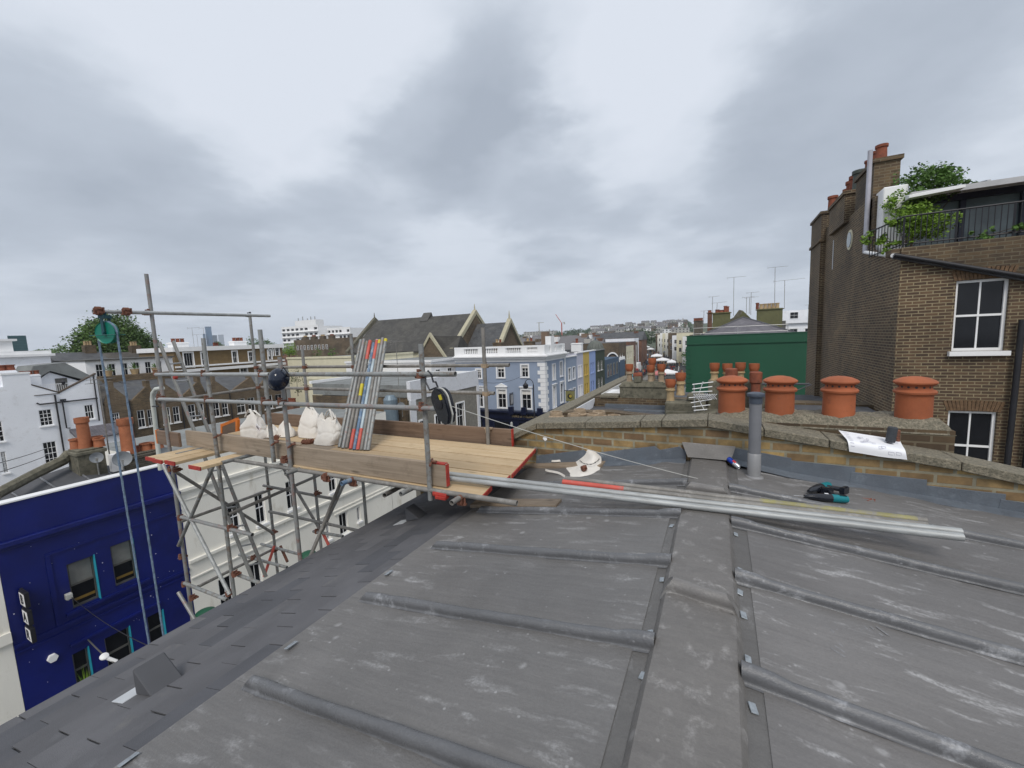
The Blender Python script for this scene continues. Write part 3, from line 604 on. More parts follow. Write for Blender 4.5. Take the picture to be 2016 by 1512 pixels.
q = [P(1.9,-.1),P(-.1,-.1),P(-.1,-.1),P(1.9,-.1),P(1.9,-.001),P(-.1,-.001),P(-.1,-.001),P(1.9,-.001)]
MB().hexa([(p.x, [-2.2,-2.2,4.74,4.74][i % 4], p.z) for i, p in enumerate(q)]).build('underlay', ROOFD, house)
ev = P(1.9, -.03)
MB().path([(ev.x-.05,-2.2,ev.z-.06),(ev.x-.05,4.7,ev.z-.06)], .06, 10).build('gutter', BLACKM, house)
MB().box((ev.x+.06,-2.2,G),(2.6,4.74,-2.36)).hexa([(ev.x+.06,-2.2,-2.36),(2.6,-2.2,-2.36),(2.6,4.74,-2.36),(ev.x+.06,4.74,-2.36),(-2.0,-2.2,-1.86),(2.6,-2.2,-1.86),(2.6,4.74,-1.86),(-2.0,4.74,-1.86)]).build('wall', STUCCO, house)

# ------------------------------------------------------------------ party wall with coping, flashings and the four-pot stack
pw = thing('party_wall', 'low yellow brick party wall with stone coping and four red chimney pots', 'wall', (-.1, 4.9, -3.0))
WY0, WY1 = 4.75, 5.07
TOPL = [(-4.05,-2.05),(-2.5,-1.292),(-2.06,-1.075),(-.09,-.925),(1.86,-1.186),(2.9,-1.40),(4.3,-1.74)]
MB().prism([(4.3,WY0,-4),(-4.05,WY0,-4)]+[(x,WY0,z-.075) for x, z in TOPL], (0,WY1-WY0,0)).build('brickwork', STOCK, pw)
def copz(x):
    for (a, za), (b, zb) in zip(TOPL, TOPL[1:]):
        if a <= x <= b: return za+(zb-za)*(x-a)/(b-a)
    return TOPL[-1][1]
cuts = [-4.05,-3.2,-2.5,-2.06,-1.42,-.78,-.55,-.09,.42,.95,1.45,1.86,2.5,3.3,4.3]
for a, b in zip(cuts, cuts[1:]):
    za, zb = copz(a), copz(b); j = rnd.uniform(-.004,.004); a2, b2 = a+.004, b-.004; f, r2 = WY0-.045+j, WY1+.04
    MB().hexa([(a2,f,za-.08),(b2,f,zb-.08),(b2,r2,zb-.08),(a2,r2,za-.08),(a2,f,za+j),(b2,f,zb+j),(b2,r2,zb-.004),(a2,r2,za-.004)]).build('coping_stone', COPE, pw, bevel=.006)
# stepped lead flashings along the foot of the wall
def base(x): return zl(x) if x < -.25 else (zr(x) if x > .12 else -1.36)
for i_, (a, b, ha, hb) in enumerate(((-2.1,-1.38,.13,.155),(-1.42,-.56,.125,.16),(-.61,-.30,.125,.135),(.12,.66,.165,.165),(.62,1.16,.165,.175),(1.12,1.66,.15,.165),(1.62,2.15,.135,.15),(2.11,2.8,.12,.13))):
    y = WY0-.008-.003*(i_ % 2); za, zb = base(a)+.012, base(b)+.012
    t0 = za+ha; t1 = zb+hb*.75
    if a > 0: t0, t1 = za+ha*.82, zb+hb
    pts = [(a,y,za),(b,y,zb),(b+.0,y,t1),(b-.07 if a < 0 else b-.02,y,t1+(.045 if a < 0 else .0)),(a+.01,y,t0)] 
    MB().prism(pts, (0,.006,0)).build('flashing', LEADF, pw, bevel=.002)
    MB().hexa([(a,y-.11,za-.008),(b,y-.11,zb-.008),(b,y,zb-.008),(a,y,za-.008),(a,y-.11,za-.003),(b,y-.11,zb-.003),(b,y,zb+.02),(a,y,za+.02)]).build('flashing', LEADF, pw)
s_ = [Y(1343,870,4.735), Y(1448,879,4.735), Y(1439,905,4.665), Y(1354,898,4.665)]
MB().prism([s_[3],s_[2],s_[1],s_[0]], (0,-.006,-.008)).build('flashing', LEADC, pw)
st = MB().box((-.02,WY1+.045,-3),(1.96,5.62,-1.005)).build('chimney_stack', SOOT, pw)
r_ = random.Random(5)
def fl(a, b):
    x = -.03+2.0*a; y = WY1+.038+(5.63-WY1-.03)*b; e = min(a*2.0, (1-a)*2.0, b*.55, (1-b)*.55)
    return (x, y, -1.045+.125*min(1, e/.09)**.6+(.012*math.sin(x*13+y*9)+.008*math.sin(x*37+y*51))*min(1,e*9))
MB().grid(fl, 40, 12).build('mortar_flaunching', COPE, st, smooth=True)
for px, py, tx in ((1440,812,0),(1534,818,.02),(1650,822,0),(1797,828,-.01)):
    c = Y(px, py-4, 5.33); c.z = -.955; r = .139; h = .375
    p_ = MB().lathe(c, [(r*1.0,0),(r*.99,.14),(r*.985,.25),(r*1.0,.262),(r*1.13,.272),(r*1.16,.29),(r*1.08,.305),(r*.93,.312),(r*.90,.325),(r*.90,.355),(r*1.0,.368),(r*.9,.37)], 40).build('chimney_pot', TERRA, st, smooth=True)
    c2 = c+Vector((0,0,.352))
    MB().lathe(c2, [(r*.9,0),(r*1.04,.004),(r*1.17,.022),(r*1.17,.034),(r*1.04,.050),(r*.7,.072),(r*.3,.083),(.001,.086)], 40).build('pot_cap', TERRA, p_, smooth=True)
    hb = MB()
    for k in range(14):
        a = k*2*math.pi/14; d = Vector((math.cos(a), math.sin(a), 0)); hb.tube(c+d*r*.86+Vector((0,0,.338)), c+d*(r*.905)+Vector((0,0,.338)), .0105, 10)
    hb.build('vent_hole', BLACKM, p_)
tw = Y(1073,864,4.7485); r_ = random.Random(8); MB().prism([tw+Vector((math.cos(k*.5236)*.04*r_.uniform(.6,1.1), 0, math.sin(k*.5236)*.028*r_.uniform(.6,1.1))) for k in range(12)], (0,.003,0)).build('paint_splash', PAPER, pw)

# boot prints and scuffs left on the sheets
SCUFF = pm('pale_boot_dust', (.205,.205,.21), .9, var=.25, sc=40)
for k, (px, py, rot, left) in enumerate(((1185,1073,1.9,1),(1222,1082,2.1,1),(985,1147,1.7,1),(962,1152,1.5,1),(1692,1245,.6,0),(1680,1268,.9,0))):
    c = LZ(px, py, .0135) if left else RZ(px, py, .0135); n = NL if left else NR; r_ = random.Random(k); ax_1 = Vector((math.cos(rot), math.sin(rot), 0)); ax_1 = (ax_1-n*ax_1.dot(n)).normalized(); ax_2 = n.cross(ax_1); b = MB()
    for i in range(9):
        u = -.125+.25*i/8
        if i == 4: continue
        hw = .034-.012*abs(i-6)/3 if i > 4 else .026
        for s in (-1, 0, 1):
            if r_.random() < .3: continue
            q = [c+ax_1*(u+du)+ax_2*(s*hw*.72+dv+du*.5*s) for du, dv in ((-.006,-.009),(.004,-.010),(.006,.009),(-.004,.010))]; b.face(q)
    tag(b.build('boot_print', SCUFF, house, fixn=False), kind='stuff')

# ------------------------------------------------------------------ things lying on the roof
vp = RZ(1484, 940); vt = thing('vent_pipe', 'upright grey metal vent pipe with dark domed cap standing on the lead', 'vent pipe', vp)
r = .051
MB().lathe(vp, [(.085,0),(.08,.012),(r*1.12,.02),(r*1.12,.235),(r*1.03,.242)], 28).build('sleeve', pm('zinc_sleeve', (.29,.29,.295), .45, .3, var=.15, sc=4), vt, smooth=True)
MB().lathe(vp+Vector((0,0,.235)), [(r*1.02,0),(r*1.02,.545),(r*.9,.545)], 28).build('pipe', PIPEG, vt, smooth=True)
MB().lathe(vp+Vector((0,0,.745)), [(r*.9,-.02),(r*1.12,-.02),(r*1.12,.04),(r*1.42,.045),(r*1.5,.058),(r*1.42,.075),(r*.9,.084),(.001,.086)], 28).build('cap', pm('slate_blue_plastic', (.05,.062,.085), .45), vt, smooth=True)
for (px, py), lab in (((268,1368), 'dark triangular roof vent low on the shingles with a wide pale flap'), ((799,1027), 'dark triangular roof vent on the shingles just below the scaffold deck')):
    c = SL(px, py, .012); v = thing('roof_vent', lab, 'roof vent', c, 'roof vents on the shingle slope')
    W = .15; H = .15; L = .20; yv = Vector((0,1,0)); A = c; U = -SD
    MB().prism([A, A+U*L, A+U*.045+SN*H, A+SN*.02+U*.004], yv*W).build('hood', ROOFD, v, bevel=.006)
    MB().obox(A+SD*.06+yv*.0+SN*.004, (.15,.13,.004), SD, yv).build('flap', FLAPM, v)
# ------------------------------------------------------------------ scaffold over the street side
TR = .02415; DZ = -1.35
sc = thing('scaffold', 'tube and board scaffold platform overhanging the street beside the roof edge', 'scaffold', (-4.7, 3.7, G))
def pole(name, p, q, mat=None, hollow=True):
    b = MB(); b.pipe(p, q, TR, 14) if hollow else b.tube(p, q, TR, 14); return b.build(name, mat or GALV, sc, smooth=True)
def coupler(p, ax1=(0,0,1), ax2=(1,0,0), mat=None):
    p = Vector(p); a, b_ = Vector(ax1).normalized(), Vector(ax2).normalized(); n = a.cross(b_).normalized(); b = MB()
    b.tube(p-a*.025-n*.022, p+a*.025-n*.022, .0305, 10).tube(p-b_*.025+n*.022, p+b_*.025+n*.022, .0305, 10)
    b.tube(p+b_*.045-n*.03, p+b_*.045+n*.035, .009, 6).tube(p+a*.045-n*.035, p+a*.045+n*.03, .009, 6).obox(p+b_*.045+n*.035, (.026,.026,.016), b_, a).obox(p+a*.047-n*.035, (.026,.026,.016), b_, a)
    b.obox(p-b_*.042, (.022,.05,.05), b_, a); return b.build('coupler', mat or RUST, sc)
FY, BY = 3.0, 4.5
FRONT = [(-2.44,-1.50,-.012,GALV), (-4.48,G,-.10,GALVR), (-4.79,-1.37,.224,GALV), (-6.0,G,.168,GALV), (-7.24,G,1.115,GALVR)]
BACK = [(-2.66,-1.75,.156,TUBEGREY), (-4.98,G,.174,GALV), (-6.12,G,.014,GALVR), (-7.43,G,.60,GALV)]
for x, z0, z1, m_ in FRONT: pole('upright_pole', (x,FY,z0), (x,FY,z1), m_)
for x, z0, z1, m_ in BACK: pole('upright_pole', (x,BY,z0), (x,BY,z1), m_)
pole('guard_rail', (-7.25,FY-.05,-.305), (-4.62,FY-.05,-.296), GALVB); pole('guard_rail', (-4.60,FY-.05,-.296), (-2.04,FY-.05,-.284), GALV)
pole('guard_rail', (-7.30,FY-.05,-.665), (-4.40,FY-.05,-.63), GALVB); pole('guard_rail', (-4.38,FY-.05,-.632), (-2.16,FY-.05,-.597), GALVR)
pole('guard_rail', (-7.52,BY+.05,-.334), (-2.33,BY+.05,-.322), TUBEGREY); pole('guard_rail', (-7.54,BY+.05,-.694), (-2.56,BY+.05,-.684), TUBEGREY)
pole('guard_rail', (-7.29,FY-.03,-.72), (-7.49,BY+.1,-.70), TUBEGREY)
for x in (-7.24,-6.0,-4.79,-2.44):
    for z in (-.30,-.65+(x+7.24)*.01): coupler((x, FY-.025, z), (0,0,1), (1,0,0))
coupler((-4.48,FY-.025,-.62))
for x, _, _, _ in BACK:
    for z in (-.329,-.69): coupler((x, BY+.025, z), (0,0,1), (1,0,0), BUFFD if x > -3 else RUST)
bl, bm_, br = Vector((-9.11,3.0,.715)), Vector((-7.24,2.95,.565)), Y(490,621,4.5)
be = Y(531,622,4.62); dirb = (br-bm_).normalized(); b0 = Y(183,613,2.2)
pole('cantilever_beam', b0, be, GALVB); coupler(bm_, (0,0,1), dirb); coupler(br, (0,0,1), dirb, BLACKM)
def PT(px, py, y): return Y(px, py, y)
for a, b, m_ in (((455,905,3.0),(1018,991,3.0),TUBEGREY), ((321,915,2.95),(452,1170,2.95),GALVB), ((338,924,3.05),(538,1050,4.45),TUBEGREY), ((357,1018,2.95),(497,1053,2.95),GALVR), ((355,1027,3.05),(531,965,4.45),TUBEGREY),
    ((519,956,4.45),(660,983,4.45),TUBEGREY), ((552,912,4.55),(632,1046,4.55),TUBEGREY), ((363,1148,2.95),(447,1181,2.95),GALV), ((390,1155,3.05),(540,1080,4.5),TUBEGREY), ((514,1071,4.45),(592,1092,4.45),GALV),
    ((471,1092,4.0),(565,1117,4.0),GALV), ((467,1131,3.05),(515,1149,3.05),GALV), ((617,1046,4.45),(675,1056,4.45),GALV), ((351,1166,2.9),(385,1222,2.9),GALVR), ((552,1075,4.6),(566,1106,4.55),RUST), ((540,1075,4.4),(520,1135,4.2),TUBERED), ((636,1050,4.5),(648,1075,4.5),TUBERED)):
    pole('brace_tube', PT(*a), PT(*b), m_)
for px, py, y in ((338,924,3.0),(357,1020,3.0),(455,1040,2.97),(531,963,4.47),(625,972,4.47),(539,1048,4.47),(365,1150,3.0),(464,1130,3.0),(452,1168,2.97),(542,1083,4.47),(500,1098,4.0),(625,1046,4.47),(348,925,2.95),(359,1096,3.0),(562,906,3.0),(380,1177,2.95)):
    coupler(PT(px, py, y), (0,0,1), (1,.2,0))
pole('ledger', (-7.6,BY-.05,-1.46), (-2.3,BY-.05,-1.45), TUBEGREY); pole('ledger', (-7.5,3.75,-1.465), (-3.0,3.75,-1.455), TUBEGREY)
for a, b, m_ in (((-7.24,2.95,-2.9),(-6.0,2.95,-1.5),GALV), ((-4.48,3.05,-2.7),(-4.98,4.45,-1.5),TUBEGREY), ((-6.12,4.55,-3.2),(-4.98,4.55,-1.55),GALVR), ((-6.0,3.05,-2.25),(-6.12,4.6,-2.2),TUBEGREY), ((-7.4,4.45,-3.0),(-4.9,4.45,-2.95),TUBEGREY)): pole('brace_tube', a, b, m_)
for x, m_ in ((-2.08,TUBEGREY),(-2.66,GALV),(-3.45,TUBEBLUE),(-4.35,GALV),(-5.6,GALV),(-6.7,GALV)):
    pole('transom', (x,2.84,-1.413), (x,4.72,-1.413), m_)
for x in (-2.08,-3.45,-3.86): coupler((x,2.98,-1.44), (0,1,0), (1,0,0))
pole('transom', Y(757,975,2.95), Y(800,952,3.5), TUBEGREY)
rl_ = MB().tube(Y(855,970,3.0), Y(882,975,3.0), .034, 12); rl_.obox(Y(868,980,2.97), (.12,.03,.03)); rl_.build('sleeve_coupler', REDPAINT, sc, bevel=.003)
# boards of the deck and the toe boards
def bd(name, a, b, mat, parent=sc, bev=.004): return MB().box(a, b).build(name, mat, parent, bevel=bev)
def redend(o, x, y0, y1, z0, z1, w=.055):
    MB().box((x-w, y0-.002, z0-.002), (x+.004, y1+.002, z1+.002)).build('painted_end', REDPAINT, o)
xr = [-1.99,-1.90,-1.79,-1.78,-1.80,-1.84]
r_ = random.Random(11)
for i, x1 in enumerate(xr):
    y0 = 3.02+i*.247+(.02 if i else 0); z = DZ-.002*(i % 2)+(-.03 if i == 0 else 0)
    x0 = -4.55+r_.uniform(-.1,.1)
    xe = lambda y: (-1.975+(4.44-y)*.165 if i > 1 else (-1.80 if i else -1.86)+(y0-y)*.165); ya, yb = y0, y0+.225
    o = MB().hexa([(x0,ya,z-.038),(xe(ya)-.012,ya,z-.038),(xe(yb)-.012,yb,z-.038),(x0,yb,z-.038),(x0,ya,z),(xe(ya)-.012,ya,z),(xe(yb)-.012,yb,z),(x0,yb,z)]).build('deck_board', DECK, sc, bevel=.003)
    MB().hexa([(xe(ya)-.0119,ya,z-.038),(xe(ya),ya,z-.038),(xe(yb),yb,z-.038),(xe(yb)-.0119,yb,z-.038),(xe(ya)-.0119,ya,z+.0005),(xe(ya),ya,z+.0005),(xe(yb),yb,z+.0005),(xe(yb)-.0119,yb,z+.0005)]).build('painted_end', REDPAINT, o)
    if i > 0: bd('deck_board', (-7.15+r_.uniform(-.05,.05),y0,z-.042), (x0-.01,y0+.23,z-.004), DECK if i % 2 else OLDW)
def toe(x0, x1, y, z0, z1, m_, dz=0.0):
    return MB().hexa([(x0,y-.019,z0),(x1,y-.019,z0+dz),(x1,y+.019,z0+dz),(x0,y+.019,z0),(x0,y-.019,z1),(x1,y-.019,z1+dz),(x1,y+.019,z1+dz),(x0,y+.019,z1)]).build('toe_board', m_, sc, bevel=.006)
toe(-6.93,-4.40,3.10,-1.36,-1.135,OLDW,.0); o = toe(-4.62,-2.27,3.06,-1.385,-1.155,OLDW,.012)
MB().box((-2.47,3.037,-1.152),(-2.275,3.083,-1.139)).box((-2.272,3.039,-1.36),(-2.262,3.081,-1.15)).build('painted_end', REDPAINT, o)
toe(-7.62,-6.98,3.03,-1.375,-1.165,OLDW2); MB().box((-7.628,3.008,-1.37),(-7.60,3.05,-1.16)).build('painted_end', ORANGE, sc)
toe(-7.45,-4.98,4.60,-1.39,-1.165,OLDW2); o = toe(-4.96,-2.35,4.59,-1.375,-1.15,OLDW2); MB().box((-2.352,4.569,-1.375),(-2.338,4.611,-1.148)).build('painted_end', REDPAINT, o)
toe(-4.56,-4.50,3.05,-1.36,-1.135,REDPAINT)
for x0, x1, y0 in ((-6.95,-6.72,2.60),(-6.71,-6.48,2.58),(-6.44,-6.21,2.60)):
    o = bd('hop_up_board', (x0,y0,-1.44), (x1,3.55,-1.40), DECK); MB().box((x0-.003,y0-.006,-1.444),(x1+.003,y0+.012,-1.397)).build('painted_end', REDPAINT, o)
o = bd('hop_up_board', (-5.86,2.60,-1.44), (-5.60,3.5,-1.40), DECK); MB().box((-5.863,2.594,-1.444),(-5.597,2.606,-1.397)).build('painted_end', REDPAINT, o)
for x in (-4.79,-4.48,-6.0,-2.44):
    MB().tube((x-.03,3.10,-1.13),(x+.05,2.96,-1.145),.012,6).obox((x+.02,3.03,-1.125),(.10,.03,.012)).build('board_clip', RUST, sc)
MB().obox((-2.68,4.56,-1.15),(.11,.05,.02)).obox((-2.68,4.535,-1.18),(.07,.012,.06)).build('board_clip', BUFFD, sc)

# ladder through the deck
ld = thing('ladder', 'paint splashed metal ladder poking up through the scaffold platform', 'ladder', (-6.4, 3.75, -4.6))
ra0, ra1 = Y(314,674,3.62), Y(498,1142,3.62); rb0, rb1 = Y(341,672,3.9), Y(524,1136,3.9)
LADM = pm('ladder_aluminium', (.21,.21,.20), .55, .25, var=.2, sc=3, c2=(.36,.09,.06), amt=.34)
for a, b in ((ra0,ra1),(rb0,rb1)):
    d = (b-a).normalized(); MB().obox((a+b)/2, ((b-a).length,.032,.066), d, (0,1,0)).build('rail', LADM, ld, bevel=.004)
for i in range(1, 13):
    f = i/13+.02; MB().tube(ra0.lerp(ra1,f), rb0.lerp(rb1,f), .014, 8).build('rung', STEEL, ld)
MB().lathe(Y(346,743,3.6), [(.03,-.02),(.034,0),(.03,.03)], 12, (0,-1,0)).build('end_plug', REDPAINT, ld)

# gin wheel and its rope
gc = Y(211,655,2.28); dB = (be-b0).normalized()
gw = thing('gin_wheel', 'green gin wheel pulley hanging from the tip of the scaffold beam', 'pulley', gc)
gtop = Y(206,614,2.28); vz = Vector((0,0,1)); gx = Vector((.93,.37,0)).normalized(); gn = gx.cross(vz)
R = .130
MB().lathe(gc, [(R*.3,-.02),(R*.93,-.022),(R*1.0,-.03),(R*1.02,-.022),(R*.9,-.004),(R*.9,.004),(R*1.02,.022),(R*1.0,.03),(R*.93,.022),(R*.3,.02)], 40, gn).build('wheel', GREENPL, gw, smooth=True)
h_ = MB().obox(gc+vz*.075+gn*.042, (.034,.01,.22), gx, gn).obox(gc+vz*.075-gn*.042, (.034,.01,.22), gx, gn).obox(gc+vz*.19, (.07,.10,.04), gx, gn).tube(gc+vz*.19, gtop, .016, 8).tube(gc-gn*.055, gc+gn*.055, .014, 8)
h_.build('yoke', pm('dark_teal_steel', (.01,.06,.075), .5), gw)
MB().tube(gc-gx*.18-vz*.03+gn*.05, gc+gx*.18-vz*.03+gn*.05, .006, 6).tube(gc-gx*.18-vz*.03-gn*.05, gc+gx*.18-vz*.03-gn*.05, .006, 6).build('guard_bar', pm('guard_green', (.02,.10,.09), .5), gw)
for k in (-.06,.22): coupler(gtop+dB*k+vz*.01, dB, gn, RUST)
def rp(o, p, q, r=.0125):
    p, q = Vector(p), Vector(q); n = 60; d = (q-p).normalized(); a = d.cross(Vector((0,1,0))).normalized(); b = d.cross(a); m2 = MB()
    for k in range(3):
        m2.path([p.lerp(q, i/n)+(a*math.cos(i*1.3+k*2.094)+b*math.sin(i*1.3+k*2.094))*r*.45 for i in range(n+1)], r*.62, 5)
    return m2.build('rope_fall', ROPEB, o, smooth=True)
ro = thing('hoist_rope', 'pair of blue hoist ropes hanging down from the green pulley', 'rope', gc)
rp(ro, gc-gx*R*.99, (gc-gx*R*.99)+Vector((.10,.05,-6.6))); rp(ro, gc+gx*R*.99, (gc+gx*R*.99)+Vector((.0,.05,-6.6)))
MB().path([gc+(gx*math.cos(t)+vz*math.sin(t))*R*.99 for t in [math.pi*i/14 for i in range(15)]], .014, 6).build('rope_turn', ROPEB, ro, smooth=True)

# bundle of short tubes leaning on the back rail
spec = [(668,711,GALV,None),(675,717,TUBEGREY,None),(682,722,GALV,(.02,.3,TUBEGREY)),(689,728,GALV,'rl'),(695,734,TUBEBLUE,None),(702,741,GALV,'rb'),(708,746,TUBEGREY,'yc'),(714,751,GALV,None),(720,757,TUBEGREY,'yc')]
labs = {None:'grey scaffold tube leaning in the bundle against the back rail', 'rl':'leaning scaffold tube with red paint at its foot and head', 'rb':'leaning scaffold tube with one red end and pale blue middle', 'yc':'leaning grey scaffold tube with a yellow painted tip'}
def short(px0, py0, px1, yb, lab, mat, bands=()):
    p = Z(px0, py0, DZ+.002); p = Vector((Y(px0,py0,yb).x, yb, DZ+.004)); q = Vector((Y(px1,673,yb+.93).x, yb+.93, .05+.012*rnd.uniform(-3,3)))
    t = thing('scaffold_tube', lab, 'scaffold tube', p, 'short scaffold tubes leaning in a bundle')
    MB().pipe(p, q, TR, 14).build('tube', mat, t, smooth=True)
    for f0, f1, m_ in bands: MB().tube(p.lerp(q,f0), p.lerp(q,f1), TR+.0012, 14, caps=False).build('painted_band', m_, t, smooth=True)
short(668,878,711,3.72,'outermost left grey tube of the bundle leaning on the scaffold rail',GALV)
short(675,879,717,3.70,'grey leaning tube with faint pink smears beside the left end of the bundle',GALVR)
short(682,879,723,3.72,'dull grey leaning tube just left of the red footed one',TUBEGREY)
short(690,880,729,3.70,'leaning tube with a red foot, red head and yellow band in its middle',TUBEGREY,((.0,.16,TUBERED),(.45,.56,TUBEYEL),(.80,.995,TUBERED)))
short(697,880,736,3.69,'blue painted tube leaning in the middle of the bundle',TUBEBLUE)
short(704,880,743,3.70,'leaning tube with red ends and a pale blue middle',TUBEPALE,((.0,.17,TUBERED),(.80,.995,TUBERED)))
short(711,880,748,3.71,'dull grey tube with a yellow tip right of the blue one',TUBEGREY,((.96,.998,TUBEYEL),))
short(718,879,754,3.72,'pinkish grey tube near the right side of the leaning bundle',GALVR)
short(724,879,760,3.73,'outermost right grey tube of the leaning bundle',GALV,((.97,.998,TUBEYEL),))
short(685,876,718,3.80,'blue grey tube with a yellow tip behind the left of the bundle',TUBEBLUE,((.965,.998,TUBEYEL),))
short(700,876,746,3.80,'grey tube half hidden behind the middle of the leaning bundle',GALV,((.97,.998,TUBEYEL),))

# hard hat and fall-arrest reel hanging on the rails
hc = Y(547,745,2.86)
ht = thing('hard_hat', 'glossy navy hard hat hanging on the front guard rail', 'hard hat', hc)
f = (-hc).normalized(); side = Vector((f.y,-f.x,0)).normalized()*-1; tilt = (f*.86+Vector((-.35,0,.30))).normalized()
hm = MB()
def hat(a, b):
    th = a*2*math.pi; ph = b*math.pi/2; ux = tilt.cross(Vector((0,0,1))).normalized(); uy = ux.cross(tilt)
    rr = math.cos(ph) if b > .06 else 1.10
    rib = 1+.035*math.exp(-((math.cos(th))/.22)**2)*math.sin(ph+.3)
    return hc+(ux*math.cos(th)*.102+uy*math.sin(th)*.125)*rr*rib+tilt*(math.sin(ph)*.125*rib-.03)
hm.grid(lambda a, b: hat(a, b), 36, 12, close=True).build('shell', NAVYP, ht, smooth=True)
MB().path([hc-tilt*.02+Vector((.05,0,.08)), hc+Vector((.07,.03,.12)), hc+Vector((.10,.06,.04))], .008, 6).build('chin_strap', BLACKP, ht)
rc = Y(872,793,2.90)
rt = thing('cable_reel', 'black fall arrest reel with yellow label hung from the right guard rail', 'reel', rc)
ax_ = ((-rc).normalized()*.62-CR*.66-CU*.22).normalized(); u1 = Vector((.12,0,1)); u1 = (u1-ax_*u1.dot(ax_)).normalized(); u2 = u1.cross(ax_)
rot = -.38; w1 = u1*math.cos(rot)+u2*math.sin(rot); w2 = -u1*math.sin(rot)+u2*math.cos(rot)
def outl(k): 
    o_ = []
    for i in range(26):
        t = math.pi*(i/25)-.15*0; o_.append(w1*(.03+.105*k*math.sin(t))+w2*.10*k*math.cos(t))
    return o_+[-w2*.085*k-w1*.12*k, -w2*.03*k-w1*.19*k, w2*.03*k-w1*.19*k, w2*.085*k-w1*.12*k]
for d0, d1, k in ((-.045,-.006,1),(.006,.045,1)):
    MB().prism([rc+ax_*d0+p for p in outl(k)], ax_*(d1-d0)).build('casing', BLACKP, rt, bevel=.008, seg=2, smooth=True)
MB().prism([rc-ax_*.006+p for p in outl(1.03)], ax_*.012).build('rim_seal', ROPEW, rt)
MB().obox(rc+ax_*.0475+w1*.052+w2*.052, (.036,.045,.004), w2, w1).build('label', TUBEYEL, rt)
MB().lathe(rc+ax_*.045, [(.05,0),(.05,.006),(.02,.01)], 20, ax_).build('hub', BLACKM, rt)
tp = rc+w1*.14; MB().path([tp, tp+Vector((-.02,0,.05)), Y(853,752,2.92), Y(849,737,2.92), Y(843,730,2.95), Y(838,738,2.94), Y(838,752,2.92), Y(846,768,2.91), tp+Vector((-.012,-.01,.0))], .008, 8).build('hanging_sling', BLACKM, rt, smooth=True)
cd0 = Y(890,800,2.88); cd1 = LZ(1385,945,.01)
def sag(p, q, s, n=24): return [p.lerp(q, i/n)-Vector((0,0,s*4*(i/n)*(1-i/n))) for i in range(n+1)]
tag(MB().path(sag(cd0, cd1, .03), .003, 6).build('safety_line', ROPEW, smooth=True), 'thin white safety line running from the hanging reel to the roof ridge', 'line')
# ------------------------------------------------------------------ loose things on the roof and the deck
def board_on(label, a, b, w, t, n, mat, cat='board', ends=None):
    a, b = Vector(a), Vector(b); d = (b-a).normalized(); s = Vector(n).cross(d).normalized(); c = (a+b)/2+s*w/2
    o = MB().obox(c, ((b-a).length, w, t), d, s).build('timber_board', mat, bevel=.005); return tag(o, label, cat)
board_on('worn timber board lying on the lead under the scaffold tube end', LZ(925,997,.02), LZ(1094,999,.02), .17, .038, NL, OLDW)
board_on('timber board end lying on the lead under the canvas bag', LZ(1030,920,.02), LZ(1181,920,.02), .20, .038, NL, OLDW)
tb = MB().pipe(LZ(1040,893,.07), LZ(1097,903,.07), TR, 14).build('scaffold_tube', TUBEGREY, smooth=True); tag(tb, 'stub of grey scaffold tube poking from under the deck beside the flashing', 'scaffold tube')
def lying(a, b, z, lab, mat, bands=()):
    p, q = Z(*a, z), Z(*b, z); t = thing('scaffold_tube', lab, 'scaffold tube', (p+q)/2, 'long scaffold tubes lying across the ridge')
    MB().pipe(p, q, TR, 16).build('tube', mat, t, smooth=True)
    for f0, f1, m_ in bands: MB().tube(p.lerp(q,f0), p.lerp(q,f1), TR+.001, 16, caps=False).build('painted_band', m_, t, smooth=True)
LZt = -1.323
lying((720,923), (1896,1058), LZt, 'nearest bright galvanised tube lying across the lead ridge', GALVB, ((.845,.87,TUBERED),) and ())
lying((720,914.5), (1893,1047.5), LZt, 'second bright galvanised tube, tight behind the nearest one across the ridge', GALVB)
lying((1108,949), (1826,1035), LZt, 'lying grey tube with a long red painted left end', TUBEGREY, ((.0,.22,TUBERED),))
lying((1113,942), (1824,1026), LZt, 'farthest of the long tubes lying across the ridge, dull with a yellow streak', TUBEGREY, ((.62,.98,pm('yellow_streaked_steel', (.27,.25,.11), .6, .2, var=.2, sc=5, c2=(.22,.21,.19), amt=.5)),))

